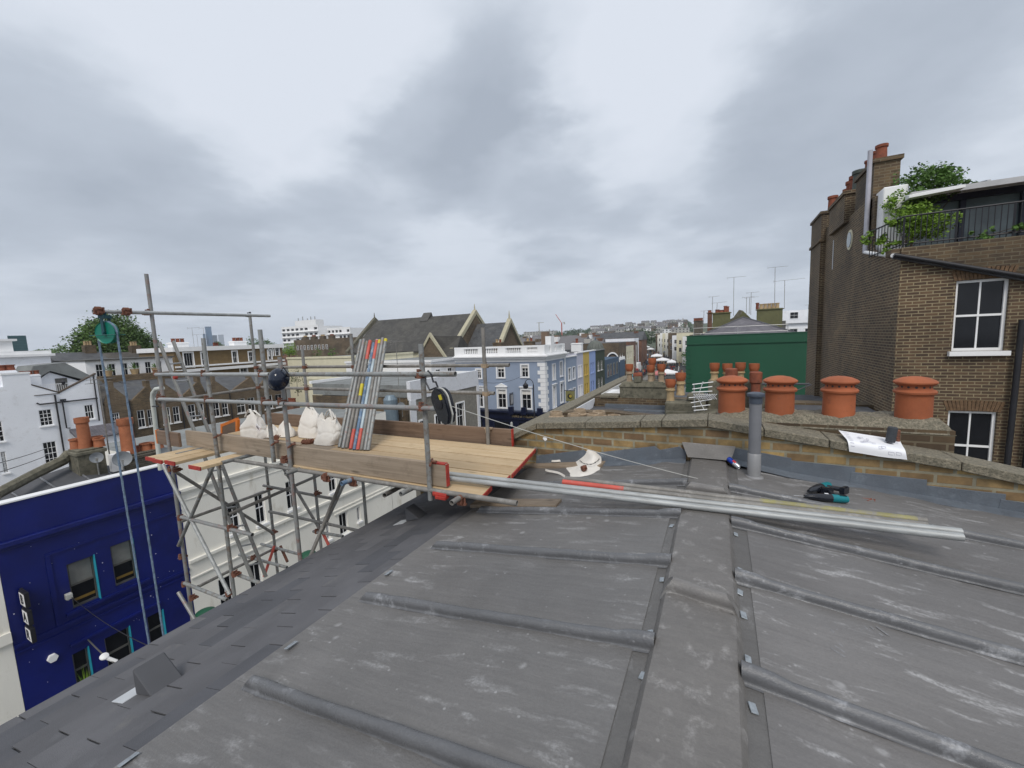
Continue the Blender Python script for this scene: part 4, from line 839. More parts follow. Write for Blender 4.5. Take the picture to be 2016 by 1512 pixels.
def crumple(fn, nu, nv, amp, seed, scale=9):
    r_ = random.Random(seed); ph = [(r_.uniform(-1,1)*scale, r_.uniform(-1,1)*scale, r_.uniform(0,6), r_.uniform(.4,1)) for _ in range(9)]
    def g(a, b):
        p = Vector(fn(a, b)); w = sum(k*abs(math.sin(x*a+y*b+f)) for x, y, f, k in ph)/9
        w2 = sum(k*math.sin(x*a*.7+y*b*1.4+f*2) for x, y, f, k in ph)/9
        return p+Vector((w2*.6, w*.5, w*.6))*amp
    return g
def tote(label, c, w, d, h, lean, seed, sq=(1,.62), rz=0.0, handles=True, pinch=.5):
    """soft open-top shopper standing up: belly, sagging sides, pinched mouth and two web handles"""
    c = Vector(c); t = thing('canvas_bag', label, 'bag', c, 'white canvas bags on the scaffold deck'); r_ = random.Random(seed)
    cs, sn = math.cos(rz), math.sin(rz); ph = [(r_.uniform(2,8), r_.uniform(2,9), r_.uniform(0,6)) for _ in range(10)]
    def fn(a, b):
        th = a*2*math.pi; v = b
        k = 1.0 if v < .05 else (1+.06*math.sin(v*3.1) if v < .6 else 1+.06*math.sin(v*3.1)-(v-.6)*.35)
        dd = d*(1-pinch*v); ex = .58
        x = math.copysign(abs(math.cos(th))**ex, math.cos(th))*w/2*k; y = math.copysign(abs(math.sin(th))**ex, math.sin(th))*dd/2
        P0 = Vector((math.cos(th)*w*2.6, math.sin(th)*w*2.6, v*h*4.2+seed*7.3)); wr = 1-2*abs(mnoise.noise(P0)); w2 = mnoise.noise(P0*2.3+Vector((5,1,2)))
        wr = .7*wr+.28*(1-2*abs(w2))-.25
        fold = .045*math.exp(-((v-.42-.16*mnoise.noise(Vector((math.cos(th)*1.3,math.sin(th)*1.3,seed))))/.045)**2)*(.4+.6*abs(math.sin(th*1.5+seed)))
        big = mnoise.noise(Vector((math.cos(th)*1.2, math.sin(th)*1.2, v*1.7+seed*5.3)))
        k2 = 1+(wr*.10-fold*1.6)*min(1, v*5)-.30*v*v+.42*big*v; x *= k2; y *= k2
        z = h*v*(1-.05*math.sin(th*2+seed)*v)+.012*wr*v; x += lean*v*h*.5+.015*math.sin(v*7+seed)
        z += v*.13*mnoise.noise(Vector((math.cos(th),math.sin(th),seed*3.1)))
        return (c.x+x*cs-y*sn, c.y+x*sn+y*cs, c.z+.003+z)
    b = MB().grid(fn, 84, 40, close=True); b.face([Vector(fn(i/84, 0)) for i in range(84)][::-1])
    b.face([Vector(fn(i/84, .86)) for i in range(84)])
    b.build('bag_body', CANVAS, t, smooth=True)
    if handles:
        for s in (-1, 1):
            y = s*d*(1-pinch)/2*.9; pts = []
            for i in range(17):
                f = i/16; u = (f-.5)*2; x = u*w*.20*(1-.3*(1-abs(u)))+lean*h*.5+.10*lean*(1-abs(u)); z = h*.95+(1-u*u)*h*(.34 if s < 0 else .25)
                yy = y*(1-.5*(1-u*u)); pts.append(Vector((c.x+x*cs-yy*sn, c.y+x*sn+yy*cs, c.z+z)))
            hb = MB()
            for p, q in zip(pts, pts[1:]): hb.obox((p+q)/2, ((q-p).length*1.06, .026, .004), q-p, Vector((sn*.3,1,.3)))
            hb.build('handle', CANVAS, t)
    return t
c1, c2, c3 = Z(497,862,DZ), Z(604,861,DZ), Z(645,873,DZ)
t1 = tote('white canvas bag with a printed tag, leftmost of the standing bags', (c1.x, c1.y+.05, DZ), .46, .30, .34, -.12, 1, pinch=.55)
tg = Y(508,842,c1.y-.15); tc = MB().obox(tg, (.105,.004,.075), (.80,0,-.50), (0,1,.15)).build('tag', PAPER, t1)
text(t1, 'MK', ((.80,0,-.50),(.5,-.1,.8)), .045, BLACKP, tg+Vector((0,-.006,0)), ext=.001)
tote('tall white canvas bag standing in the middle of the deck with flopped handles', (c2.x, c2.y+.09, DZ), .42, .28, .37, .10, 2, pinch=.76)
tote('rounded white canvas bag slumped against the leaning tubes', (c3.x, c3.y+.04, DZ), .40, .31, .37, .22, 5, pinch=.82)
def heap(label, px, py, w, d, h, seed, name='canvas_bag'):
    c = Z(px, py, DZ); b = MB()
    def fn(a, bb):
        th = a*2*math.pi; r0 = bb; x = math.cos(th)*w/2*r0; y = math.sin(th)*d/2*r0; e = 1-r0*r0
        return (c.x+x, c.y+y+.06, DZ+.006+h*e**.6*(1+.3*math.sin(3*th+seed)))
    g = crumple(fn, 0, 0, .05, seed, 14)
    b.grid(lambda a, q: g(a, 1-q*.999) if q > 0 else fn(a, 1), 40, 12, close=True); return tag(b.build(name, CANVAS, smooth=True), label, 'bag', 'white canvas bags on the scaffold deck')
heap('crumpled empty canvas bag lying between the left bag and the scaffold poles', 527, 861, .26, .2, .13, 3); heap('flattened canvas bag lying behind the two crossing poles', 556, 860, .34, .2, .17, 8)
# red-brown scaffold fittings dropped on the deck
def fitting(label, p, sd, n=3, grp='loose rusty fittings'):
    r_ = random.Random(sd); b = MB(); p = Vector(p)
    for k in range(n):
        q = p+Vector((r_.uniform(-.05,.05), r_.uniform(-.03,.03), .025)); a = Vector((r_.gauss(0,1), r_.gauss(0,1), r_.gauss(0,.4))).normalized()
        b.lathe(q, [(.03,-.02),(.034,-.02),(.034,.02),(.03,.02)], 10, a); b.tube(q, q+a.cross(Vector((0,0,1)))*.06+Vector((0,0,.03)), .008, 6); b.obox(q+a*.03, (.02,.05,.02), a, (.3,.5,1))
    return tag(b.build('scaffold_fitting', RUST), label, 'scaffold fitting', grp)
fitting('heap of rusty scaffold fittings on the deck before the slumped bag', Z(606,873,DZ), 2, 5); fitting('rusty fitting lying in the folds of the crumpled canvas bag', Z(546,866,DZ+.02), 3, 2)
# orange-edged board and scrap at the far left of the deck
ob = thing('orange_edged_board', 'timber board with orange painted edges standing at the left of the deck', 'board', (-6.3,4.0,DZ))
pa, pb, pc, pd = Y(437,838,4.0), Y(466,826,4.0), Y(466,853,4.0), Y(437,860,4.0)
MB().prism([pa, pd, pc, pb], (0,.03,0)).build('panel', OLDW2, ob); MB().prism([pa+Vector((0,-.004,.03)), pa+Vector((0,-.004,-.02)), pb+Vector((0,-.004,-.02)), pb+Vector((0,-.004,.03))], (0,.038,0)).prism([pb+Vector((-.03,-.006,0)), pc+Vector((-.03,-.006,0)), pc+Vector((.03,-.006,0)), pb+Vector((.03,-.006,0))], (0,.042,0)).prism([pa+Vector((-.03,-.007,.03)), pd+Vector((-.03,-.007,0)), pd+Vector((.02,-.007,0)), pa+Vector((.02,-.007,.03))], (0,.044,0)).build('edge_band', ORANGE, ob)
tag(MB().box((-6.05,3.25,DZ),(-5.55,3.45,DZ+.035)).build('timber_board', ORANGE, bevel=.004), 'flat board painted orange lying on the deck behind the toe board', 'board')

# canvas bag dropped on the lead, with lettered hem
net = [[(1108,941,.004),(1124,942,.006),(1142,942,.005),(1160,941,.006),(1175,937,.004)], [(1113,928,.010),(1128,928,.02),(1146,930,.035),(1164,926,.03),(1180,926,.006)],
       [(1117,914,.016),(1132,914,.03),(1148,911,.06),(1166,911,.07),(1183,914,.03)], [(1120,903,.02),(1134,905,.04),(1149,897,.11),(1168,898,.13),(1184,904,.07)],
       [(1122,900,.01),(1137,902,.03),(1150,886,.17),(1166,886,.17),(1182,895,.10)], [(1130,898,.01),(1140,898,.02),(1152,885,.16),(1164,884,.16),(1178,892,.08)]]
NP = [[LZ(*p) for p in row] for row in net]
def cat4(p0, p1, p2, p3, t): return .5*((2*p1)+(p2-p0)*t+(2*p0-5*p1+4*p2-p3)*t*t+(3*p1-p0-3*p2+p3)*t**3)
def spl(L, t):
    n = len(L)-1; k = min(int(t*n), n-1); f = t*n-k; return cat4(L[max(k-1,0)], L[k], L[k+1], L[min(k+2,n)], f)
cb = thing('canvas_bag', 'crumpled white canvas bag with dark lettering dropped on the lead roof', 'bag', NP[2][2])
gfn = crumple(lambda a, b: spl([spl(row, b) for row in NP], a), 0, 0, .014, 4, 16)
MB().grid(gfn, 40, 40).build('bag_body', CANVAS, cb, smooth=True)
strip = [(1141,906,.075),(1147,911,.072),(1153,913,.078),(1160,914,.082),(1166,913,.088),(1172,910,.088),(1177,906,.085),(1182,900,.085)]
sp_ = [LZ(*p) for p in strip]; lb = MB()
for i in range(30):
    f = i/30; p = spl(sp_, f); q = spl(sp_, min(1, f+.028)); d = (q-p).normalized()
    k = rnd.uniform(.55, 1.0); lb.obox((p+q)/2-CF*.010, ((q-p).length*.72*k, .003, .016*k), d, CF)
lb.build('lettering', BLACKP, cb)
for hp in ([(1125,899,.05),(1110,898,.08),(1095,899,.08),(1082,903,.06),(1085,909,.05),(1100,909,.05),(1122,906,.04)], [(1112,940,.01),(1102,934,.03),(1092,931,.04),(1080,929,.045),(1074,927,.05)]):
    L = [LZ(*p) for p in hp]; pts = [spl(L, i/20) for i in range(21)]
    hb = MB()
    for p, q in zip(pts, pts[1:]): hb.obox((p+q)/2+Vector((0,0,.012)), ((q-p).length*1.08, .024, .004), q-p, (0,.35,1))
    hb.build('handle', CANVAS, cb)
fitting('small rusty fitting lying on the dropped canvas bag', LZ(1150,926,.05), 9, 1)

# drink can
ca, cb_ = Y(1433,902,4.66), RZ(1456,921,.028); ax = (cb_-ca).normalized(); L = .135; r = .0262
ca = (ca+cb_)/2-ax*L/2
cn = thing('drink_can', 'blue and silver drink can lying against the ridge end', 'can', ca)
MB().lathe(ca, [(r*.80,-.002),(r*.86,0),(r*.98,.008),(r,.012),(r,.070)], 24, ax).build('blue_band', pm('can_blue', (.015,.05,.33), .3, .4, var=.1), cn, smooth=True)
MB().lathe(ca, [(r,.070),(r,L-.014),(r*.86,L-.002),(r*.84,L),(r*.80,L-.004),(.001,L-.005)], 24, ax).build('silver_band', pm('can_silver', (.55,.57,.60), .25, .8, var=.08), cn, smooth=True)
up = Vector((0,-.5,.85)); up = (up-ax*up.dot(ax)).normalized()
MB().obox(ca+ax*.07+up*r, (.035,.022,.003), ax, ax.cross(up)).build('red_emblem', pm('can_red', (.5,.02,.02), .4), cn)

# two cordless drivers
def driver(label, a, b, hd, sd, bit=True):
    """a = chuck end, b = rear of the motor; hd = where the grip points"""
    a, b, hd = Vector(a), Vector(b), Vector(hd); ax = (a-b).normalized(); L = (a-b).length; t = thing('cordless_driver', label, 'power tool', b, 'teal cordless drivers'); hd = (hd-ax*hd.dot(ax)).normalized()
    MB().lathe(b, [(.020,-.004),(.030,.004),(.033,L*.15),(.034,L*.38)], 18, ax).build('motor_housing', TEAL, t, smooth=True)
    MB().lathe(b, [(.036,L*.38),(.037,L*.5),(.031,L*.72),(.024,L*.86),(.016,L*.93),(.014,L)], 18, ax).build('gear_case', BLACKP, t, smooth=True)
    vs = MB()
    for k in range(5):
        vs.obox(b+ax*(L*.06+k*.012)+hd.cross(ax)*.031, (.005,.03,.008), ax, hd)
    vs.build('vent_slots', BLACKM, t)
    MB().path([b+ax*L*.24+hd*.02, b+ax*L*.20+hd*.075, b+ax*L*.16+hd*.125], [.022,.019,.022], 12).build('grip', BLACKP, t, smooth=True)
    MB().obox(b+ax*L*.20+hd*.148, (.105,.066,.038), ax, ax.cross(hd)).build('battery', BLACKP, t, bevel=.008, seg=2)
    MB().obox(b+ax*L*.30+hd*.04, (.018,.020,.030), ax, hd.cross(ax)).build('trigger', TEAL, t, bevel=.003)
    if bit: MB().tube(a, a+ax*.085, .0042, 8).build('drill_bit', STEEL, t)
    MB().obox(b+ax*L*.5+hd.cross(ax)*.038, (.03,.012,.003), ax, hd).build('maker_plate', PAPER, t); return t
driver('front teal cordless driver lying on the lead with its bit pointing left', RZ(1583,977,.04), RZ(1668,983,.04), Vector((.30,1,.0)), 1)
driver('rear black and teal cordless driver lying behind the other driver', RZ(1592,967,.045), RZ(1631,955,.045), Vector((1,.1,.0)), 2, False)
nb = 0
for (px, py), lab in (((1712,985), 'copper coloured fixing lying beside the drivers, tilted'), ((1722,987), 'longest copper coloured fixing lying right of the drivers'), ((1706,982), 'small copper coloured fixing closest to the drivers')):
    p = RZ(px, py, .008); d = Vector((rnd.uniform(-1,1), rnd.uniform(-.8,.8), 0)).normalized()
    tag(MB().tube(p-d*.03, p+d*.03, .006, 8).lathe(p+d*.03, [(.010,0),(.010,.006),(.004,.007)], 8, d).build('bolt_fixing', pm('copper_fixing', (.20,.06,.035), .6), smooth=True), lab, 'fixing', 'copper fixings on the lead')
tag(MB().obox(RZ(1511,953,.004), (.035,.018,.004), (1,.2,-.1)).build('scrap', PAPER), 'scrap of white paper on the lead right of the vent pipe', 'scrap')

# drawing sheet under a dark cylinder on the coping
pn = [[(1650,862,5.02,.004),(1690,866,5.02,.006),(1735,868,5.02,.006),(1771,874,5.0,.006)], [(1660,876,4.86,.006),(1697,880,4.86,.008),(1737,884,4.86,.006),(1776,888,4.86,.008)], [(1668,884,4.70,0),(1701,889,4.70,0),(1739,894,4.70,0),(1782,898,4.70,0)], [(1672,889,4.685,0),(1703,894,4.685,0),(1740,900,4.685,0),(1786,905,4.685,0)]]
PN = [[Y(px, py, yy) for px, py, yy, h in row] for row in pn]
for row, (yy, dz) in zip(PN, ((5.02,.05),(4.86,.030),(4.705,.016),(4.69,.0))):
    for p in row: p.z = max(p.z, copz(p.x)+dz) if yy > 4.7 else min(p.z, copz(p.x)-.012)
ps = thing('drawing_sheet', 'white printed drawing sheet draped over the coping below the red pots', 'paper', PN[1][1])
pf = lambda a, b: spl([spl(row, b) for row in PN], a)
MB().grid(pf, 16, 30).build('sheet', PAPER, ps, smooth=True)
ink = pm('grey_ink', (.42,.42,.50), .8); ib = MB(); r_ = random.Random(21)
def quad(a0, a1, b0, b1):
    n = Vector((0,-.35,.95))*.004; ib.face([pf(a0,b0)+n, pf(a0,b1)+n, pf(a1,b1)+n, pf(a1,b0)+n])
for b in (.05,.17): quad(.06,.94,b,b+.004)
for k in range(8): quad(.10+k*.1,.115+k*.1,.07,.15)
for k in range(16):
    a, b, w = r_.uniform(.12,.8), r_.uniform(.25,.9), r_.uniform(.03,.08); quad(a,a+.012,b,b+w); quad(a+.08,a+.092,b,b+w*.8); quad(a,a+.09,b,b+.004); quad(a,a+.09,b+w,b+w+.004)
tag(ib.build('drawing_lines', ink, ps), kind='stuff')
dc = Y(1752,877,4.86); dc.z = copz(dc.x)+.045
tag(MB().lathe(dc, [(.033,0),(.036,.008),(.036,.135),(.030,.142),(.001,.143)], 24, (.10,0,1)).build('dark_cylinder', pm('charcoal_foam', (.045,.05,.058), .9, var=.2, sc=30, bs=.3), smooth=True), 'charcoal cylinder weighing down the drawing sheet', 'cylinder')
tag(MB().obox(Y(1765,858,4.98), (.03,.06,.12), (1,.3,0)).build('brick_piece', RUST, bevel=.005), 'red broken brick piece behind the charcoal cylinder', 'brick')
# ------------------------------------------------------------------ across the street: blue bar
B17 = Fr('X', -17)
def Wn(fr, x0, y0, x1, y1, **k): return (fr.rect(x0,y0,x1,y1), k)
DKF = pm('dark_sash_paint', (.085,.082,.075), .6, var=.2)
bar = thing('bar_building', 'narrow deep blue painted building with turquoise window edges and a white roof line', 'building', (-19,5.1,G))
bw = [((4.19,-7.47,.60,1.40),{}), ((5.17,-7.35,.56,1.36),{}), ((4.0,-9.95,.36,1.16),{}), ((4.72,-10.0,.62,1.20),{}), ((5.80,-9.9,.44,1.10),{})]
U0, U1 = 2.99, 7.14
b = MB().wall(B17, U0, U1, G, -4.95, [w[0] for w in bw], .16)
p = B17.p; D = -5.5
b.face([p(U1,G),p(U1,G,D),p(U1,-4.95,D),p(U1,-4.95)]).face([p(U0,G,D),p(U0,G),p(U0,-4.95),p(U0,-4.95,D)]).face([p(U1,G,D),p(U0,G,D),p(U0,-4.95,D),p(U1,-4.95,D)])
b.build('wall', NAVY, bar, fixn=False)
MB().fbox(B17, U0, U1, -4.94, -3.85, -.30, .0).build('parapet', NAVY, bar, bevel=.01)
MB().fbox(B17, U0-.02, U1+.02, -3.848, -3.808, -.32, .04).build('parapet_capping', WHITE, bar)
c_ = MB().fbox(B17, U0, U1, -5.00, -4.86, .002, .14).fbox(B17, U0, U1, -5.09, -5.00, .002, .07)
c_.build('cornice', NAVY, bar, bevel=.012)
c_ = MB().fbox(B17, U0, U1, -7.86, -7.76, .002, .05).fbox(B17, U0, U1, -8.03, -7.98, .002, .03).fbox(B17, 4.0, 6.2, -8.52, -8.44, .002, .09).fbox(B17, 3.8, U1, -5.62, -5.56, .002, .035).fbox(B17, 3.80, 3.90, -7.755, -5.625, .002, .035).fbox(B17, 4.02, 6.0, -7.58, -7.49, .002, .09)
c_.build('string_course', NAVY, bar)
for (u,z,w,h), k in bw:
    o = MB().fbox(B17, u, u+.05, z, z+h, -.16, -.10).fbox(B17, u+w-.05, u+w, z, z+h, -.16, -.10).fbox(B17, u+.05, u+w-.05, z+h-.05, z+h, -.16, -.10).fbox(B17, u+.05, u+w-.05, z, z+.07, -.16, -.10).fbox(B17, u+.05, u+w-.05, z+h*.48, z+h*.48+.05, -.15, -.08).build('window', DKF, bar)
    MB().face([p(u,z,-.13),p(u+w,z,-.13),p(u+w,z+h,-.13),p(u,z+h,-.13)]).build('pane', GLASS, o)
    MB().fbox(B17, u+w-.012, u+w+.012, z-.02, z+h+.02, -.09, .02).build('painted_reveal', TEALP, o)
    if z > -8: MB().fbox(B17, u+.06, u+w-.06, z+h*.5, z+h-.06, -.128, -.122).build('blind', pm('grey_net', (.17,.17,.16), .8), o)
    if z > -8: MB().fbox(B17, u+.08, u+w-.06, z+.18, z+.26, -.128, -.12).build('yellow_chair_back', pm('ochre_chair', (.20,.12,.02), .7), o)
sg = thing('bar_sign', 'black projecting sign of three stacked white squares reading BAR', 'sign', p(3.3,-7.8,.3))
for i, (ch, zz) in enumerate(zip('BAR', (-6.48,-6.99,-7.50))):
    u = 3.22+.06*0; s = MB().fbox(B17, u, u+.09, zz-.20, zz+.22, .08, .50); bx = s.build('sign_box', BLACKM, sg, bevel=.006)
    MB().fbox(B17, u-.006, u-.001, zz-.16, zz+.18, .12, .48).build('letter_panel', WHITE, bx)
    text(bx, ch, ((-0.0+1,0,0),(0,0,1)), .36, BLACKM, p(u-.012, zz+.005, .30), ext=.002, bold=True)
MB().fbox(B17, 3.26, 3.31, -7.72, -6.25, .0, .09).build('bracket', BLACKM, sg)
al = MB().prism([p(3.62+.115*math.cos(k*math.pi/3), -8.58+.125*math.sin(k*math.pi/3), .002) for k in range(6)], (.09,0,0)).build('alarm_box', WHITE, bevel=.008); tag(al, 'white hexagonal alarm box on the blue wall below the bar sign', 'alarm box')
fl_ = MB().fbox(B17, 4.03, 4.17, -7.03, -6.87, .08, .22).fbox(B17, 4.08, 4.12, -7.10, -6.9, .0, .1); tag(fl_.build('floodlight', pm('aluminium_lamp', (.55,.55,.52), .4, .3), bevel=.008), 'small pale floodlight beside the left upper window of the blue building', 'light')
wl_ = thing('wall_lamp', 'white curved arm lamp reaching out from the lower blue wall', 'lamp', p(4.5,-9.0,.1)); MB().path([p(4.35,-8.5,.02), p(4.42,-8.75,.35), p(4.5,-9.0,.7), p(4.6,-9.2,.95)], [.02,.02,.02,.02], 6).build('arm', DKF, wl_, smooth=True); MB().lathe(p(4.46,-8.93,.75), [(.02,.05),(.10,.02),(.11,-.01),(.02,-.03)], 14, (.6,0,.8)).tube(p(4.46,-8.95,.75), p(4.66,-9.2,.9), .05, 10).build('lamp_head', WHITE, wl_, smooth=True)
fb = MB(); r_ = random.Random(6)
for k in range(45):
    u, z = r_.uniform(U0+.1, U1-.1), r_.uniform(-10.2,-5.2)
    if any(w[0][0]-.05 < u < w[0][0]+w[0][2]+.05 and w[0][1] < z < w[0][1]+w[0][3] for w in bw): continue
    s = .005 if k > 10 else .011; fb.fbox(B17, u-s, u+s, z-s, z+s, .004, .02)
tag(fb.build('fairy_light_bulbs', pm('tiny_bulb', (.55,.58,.7), .4), bar), kind='stuff')
pl = thing('spiky_plant', 'green spiky plant in the lower left window of the blue building', 'plant', p(4.15,-10.0,.12)); q_ = MB()
for k in range(16):
    a = r_.uniform(0,6.28); t0 = p(4.15,-10.0,.06); t1 = t0+Vector((.12*math.cos(a)+.02,.18*math.sin(a),r_.uniform(.4,.8))); s = Vector((-math.sin(a),math.cos(a),0))*.012
    q_.face([t0-s, t0+s, t1])
q_.build('leaves', LEAFB, pl, fixn=False); MB().lathe(p(4.15,-10.25,.06), [(.07,0),(.10,.26)], 12).build('pot', TERRAD, pl)
def cable(lab, a, b, sg_, r=.012):
    a, b = Vector(a), Vector(b); return tag(MB().path([a.lerp(b,i/18)-Vector((0,0,sg_*4*(i/18)*(1-i/18))) for i in range(19)], r, 5).build('overhead_cable', BLACKM, smooth=True), lab, 'cable')
cable('thin cable slung from the floodlight on the blue wall towards the eave', p(4.15,-7.0,.1), (-9.0,3.6,-5.9), .25, .009)
cable('upper of two black cables crossing the white house at the far left', (-30,4.2,-4.9), (-44,11.0,-6.6), .15, .022)
cable('lower of two black cables crossing the white house at the far left', (-30,4.2,-5.4), (-44,11.0,-7.1), .15, .022)
cable('long thin cable sagging across the side street before the pub', (-17.2,27.5,-3.2), (-19.5,41.9,-4.0), .5, .018)
# roof and rear parapet of the bar
MB().hexa([(-19.4,3.05,-5.6),(-17.31,3.05,-5.6),(-17.31,5.2,-5.6),(-19.4,5.2,-5.6),(-19.4,3.05,-4.05),(-17.31,3.05,-4.25),(-17.31,5.2,-4.0),(-19.4,5.2,-3.66)]).hexa([(-19.4,5.201,-5.6),(-17.31,5.201,-5.6),(-17.31,7.1,-5.6),(-19.4,7.1,-5.6),(-19.4,5.201,-3.66),(-17.31,5.201,-4.0),(-17.31,7.1,-4.4),(-19.4,7.1,-4.15)]).build('roof', ROOFD, bar)
r2 = MB()
for yy, za, zb in ((3.8,-3.92,-4.16),(4.5,-3.79,-4.08),(5.2,-3.65,-3.99),(5.85,-3.83,-4.13),(6.5,-3.99,-4.27)): r2.tube((-19.3,yy,za), (-17.35,yy,zb), .025, 6)
r2.build('roof_roll', LEADROLL, bar)
cw = MB(); pts = [(-17.4,3.0,-4.2),(-17.9,3.3,-3.75),(-18.6,4.2,-3.55),(-19.0,5.0,-3.35),(-19.1,5.2,-3.15)]
cw.path(pts, [.14,.15,.15,.16,.14], 8); tag(cw.build('stone_parapet', MOSSY, smooth=True), 'mossy curved stone parapet running up behind the blue roof line', 'parapet')
s1 = stack('chimney', 'mossy rendered chimney with a tall orange pot behind the blue building', (-19.1,5.14), (-18.3,5.80), -4.2, -3.20, MOSSY, [(-18.7,5.48,.165,1.02,TERRAO),(-18.9,5.30,.13,.34,TERRAO),(-18.72,5.76,.16,.32,TERRAO),(-18.45,5.74,.14,.28,TERRAO)], cap=.05)
s2 = stack('chimney', 'dark brick chimney with a very tall orange pot beside the hoist ropes', (-18.6,6.1), (-18.0,7.3), -4.3, -3.62, DARKBR, [(-18.3,6.42,.20,1.25,TERRAO),(-18.35,6.92,.17,.26,TERRAO),(-18.2,7.2,.17,.24,TERRAO),(-18.4,6.68,.13,.2,TERRAD)], cap=.05)
MB().box((-18.25,5.84,-3.9),(-18.02,6.34,-3.32)).build('white_panel', WHITE, s1)
dish('small grey satellite dish on the mossy chimney with the tall orange pot', (-18.05,5.50,-3.30), (.93,-.28,.12), .17)
dish('larger grey satellite dish between the two orange potted chimneys', (-17.75,6.02,-3.46), (.93,-.30,.12), .25)
dish('grey satellite dish beside the left end of the scaffold boards', (-17.8,7.22,-3.60), (.9,-.3,.25), .20)
aerial('tall thin tv aerial standing behind the orange pots', (-18.6,6.0,-3.4), 2.6, .3, .9)
# cream neighbour on the near side
cr = block('cream_house', 'cream rendered house at the left edge beside the blue building', 'house', B17, -6.0, 2.98, -4.1, 6, STUCCO, [((-1.6,-7.4,.8,1.5),{}),((.6,-7.4,.8,1.5),{})], roof=ROOFD)
MB().fbox(B17, -6, 2.975, -7.62, -7.32, .002, .07).build('string_course', STUCCO, cr)

# ------------------------------------------------------------------ white stucco building to the right of the bar
ww = [Wn(B17,499.5,972,526,1027), Wn(B17,446,993,476,1043), ((11.05,-7.2,.46,1.3),{}), ((13.25,-7.2,.46,1.25),{}), ((14.65,-7.1,.46,1.2),{}), Wn(B17,641,1030,651,1060,nx=2), Wn(B17,667,1014,687,1047,nx=2,ny=1), Wn(B17,702,1000,711,1024,nx=2,ny=1), ((9.15,-10.2,.5,1.45),dict(nx=2,ny=1)), ((8.0,-10.2,.5,1.45),{})]
wb = block('stucco_building', 'long white stucco building with sash windows beside the blue bar', 'building', B17, 7.15, 17.4, -3.86, 7, STUCCO, ww, roof=ROOFG, wopt=dict(fw=.05))
MB().fbox(B17, 7.16, 17.4, -4.95, -4.83, .002, .10).fbox(B17, 7.16, 17.4, -5.03, -4.95, .002, .05).fbox(B17, 7.16, 17.4, -5.30, -5.26, .002, .025).build('cornice', STUCCO, wb, bevel=.008)
MB().fbox(B17, 7.16, 17.4, -7.62, -7.50, .002, .09).fbox(B17, 7.16, 17.4, -8.22, -8.16, .002, .05).build('string_course', STUCCO, wb, bevel=.006)
MB().fbox(B17, 13.4, 17.3, -8.40, -8.34, .002, .07).build('string_course', STUCCO, wb)
for px, py, lab in ((404,1203,'green parasol top peeping over the eave beside the blue building'), (606,1088,'green parasol top peeping over the eave beside the pale scaffold pole')):
    c = X(px, py, -13.2); ps_ = thing('parasol', lab, 'parasol', (c.x,c.y,G), 'green pavement parasols')
    MB().lathe((c.x,c.y,c.z), [(.34,-.32),(.32,-.14),(.24,-.02),(.12,.04),(.02,.06)], 20).build('canopy', GREENP, ps_, smooth=True); MB().tube((c.x,c.y,G),(c.x,c.y,c.z),.03,8).build('pole', STEEL, ps_)
# ------------------------------------------------------------------ stone corner house with a white parapet, brick flank and duct
cs_ = block('corner_house', 'grey stone house with peeling white windows and deep white parapet', 'house', B17, 19.6, 27.55, -3.55, 9, pm('grey_pebbledash', (.21,.195,.165), .95, var=.25, sc=7, c2=(.30,.28,.25), amt=.35, bs=.5, bsc=40), [((24.45,-6.5,.95,1.95),dict(ny=2)), ((21.9,-6.7,.8,1.75),{}), ((20.25,-6.75,.7,1.75),{})], roof=ROOFG, wopt=dict(surr=.10))
MB().fbox(B17, 19.55, 27.6, -3.549, -2.36, -.22, .06).fbox(B17, 27.3, 27.62, -9, -3.55, .002, .08).fbox(B17, 19.45, 20.0, -5.6, -3.55, .002, .07).build('parapet', pm('peeling_white', (.66,.67,.70), .8, var=.06, sc=2, c2=(.42,.40,.36), amt=.35), cs_)
MB().box((-26,19.65,-3.4),(-17.25,27.5,-2.62)).build('flat_roof', ROOFG, cs_); MB().box((-26.1,27.4,-2.61),(-17.2,27.7,-2.42)).box((-26.1,19.5,-2.61),(-25.9,27.4,-2.42)).build('roof_edge', WHITE, cs_)
fk = Fr('Y', 19.5)
MB().box((-26,17.45,G),(-17.02,19.55,-6.2)).build('link_building', STUCCO, cs_)
MB().fbox(fk, -25.9, -17.2, -6.2, -3.42, -.05, .0).build('brick_flank', SOOT, cs_)
du = thing('roof_duct', 'fat blue grey ventilation duct standing against the brick flank wall', 'duct', (-18.6,18.9,-6.2)); dx = Y(768,780,18.8).x
MB().lathe((dx,18.8,-5.55), [(.42,0),(.42,2.15),(.40,2.2),(.24,2.42),(.02,2.43)], 16).build('shaft', BLUEGREY, du); MB().lathe((dx-.1,18.55,-5.55), [(.62,-.30),(.62,.30)], 20, (0,1,0)).build('fan_housing', BLUEGREY, du, smooth=True)
dish('pale satellite dish beside the blue grey duct', Y(790,800,18.7), (.5,-.8,.3), .24)
aerial('striped mast tv aerial rising before the church roof', Y(788,800,18.9), 3.9, .2, 1.0, 10)
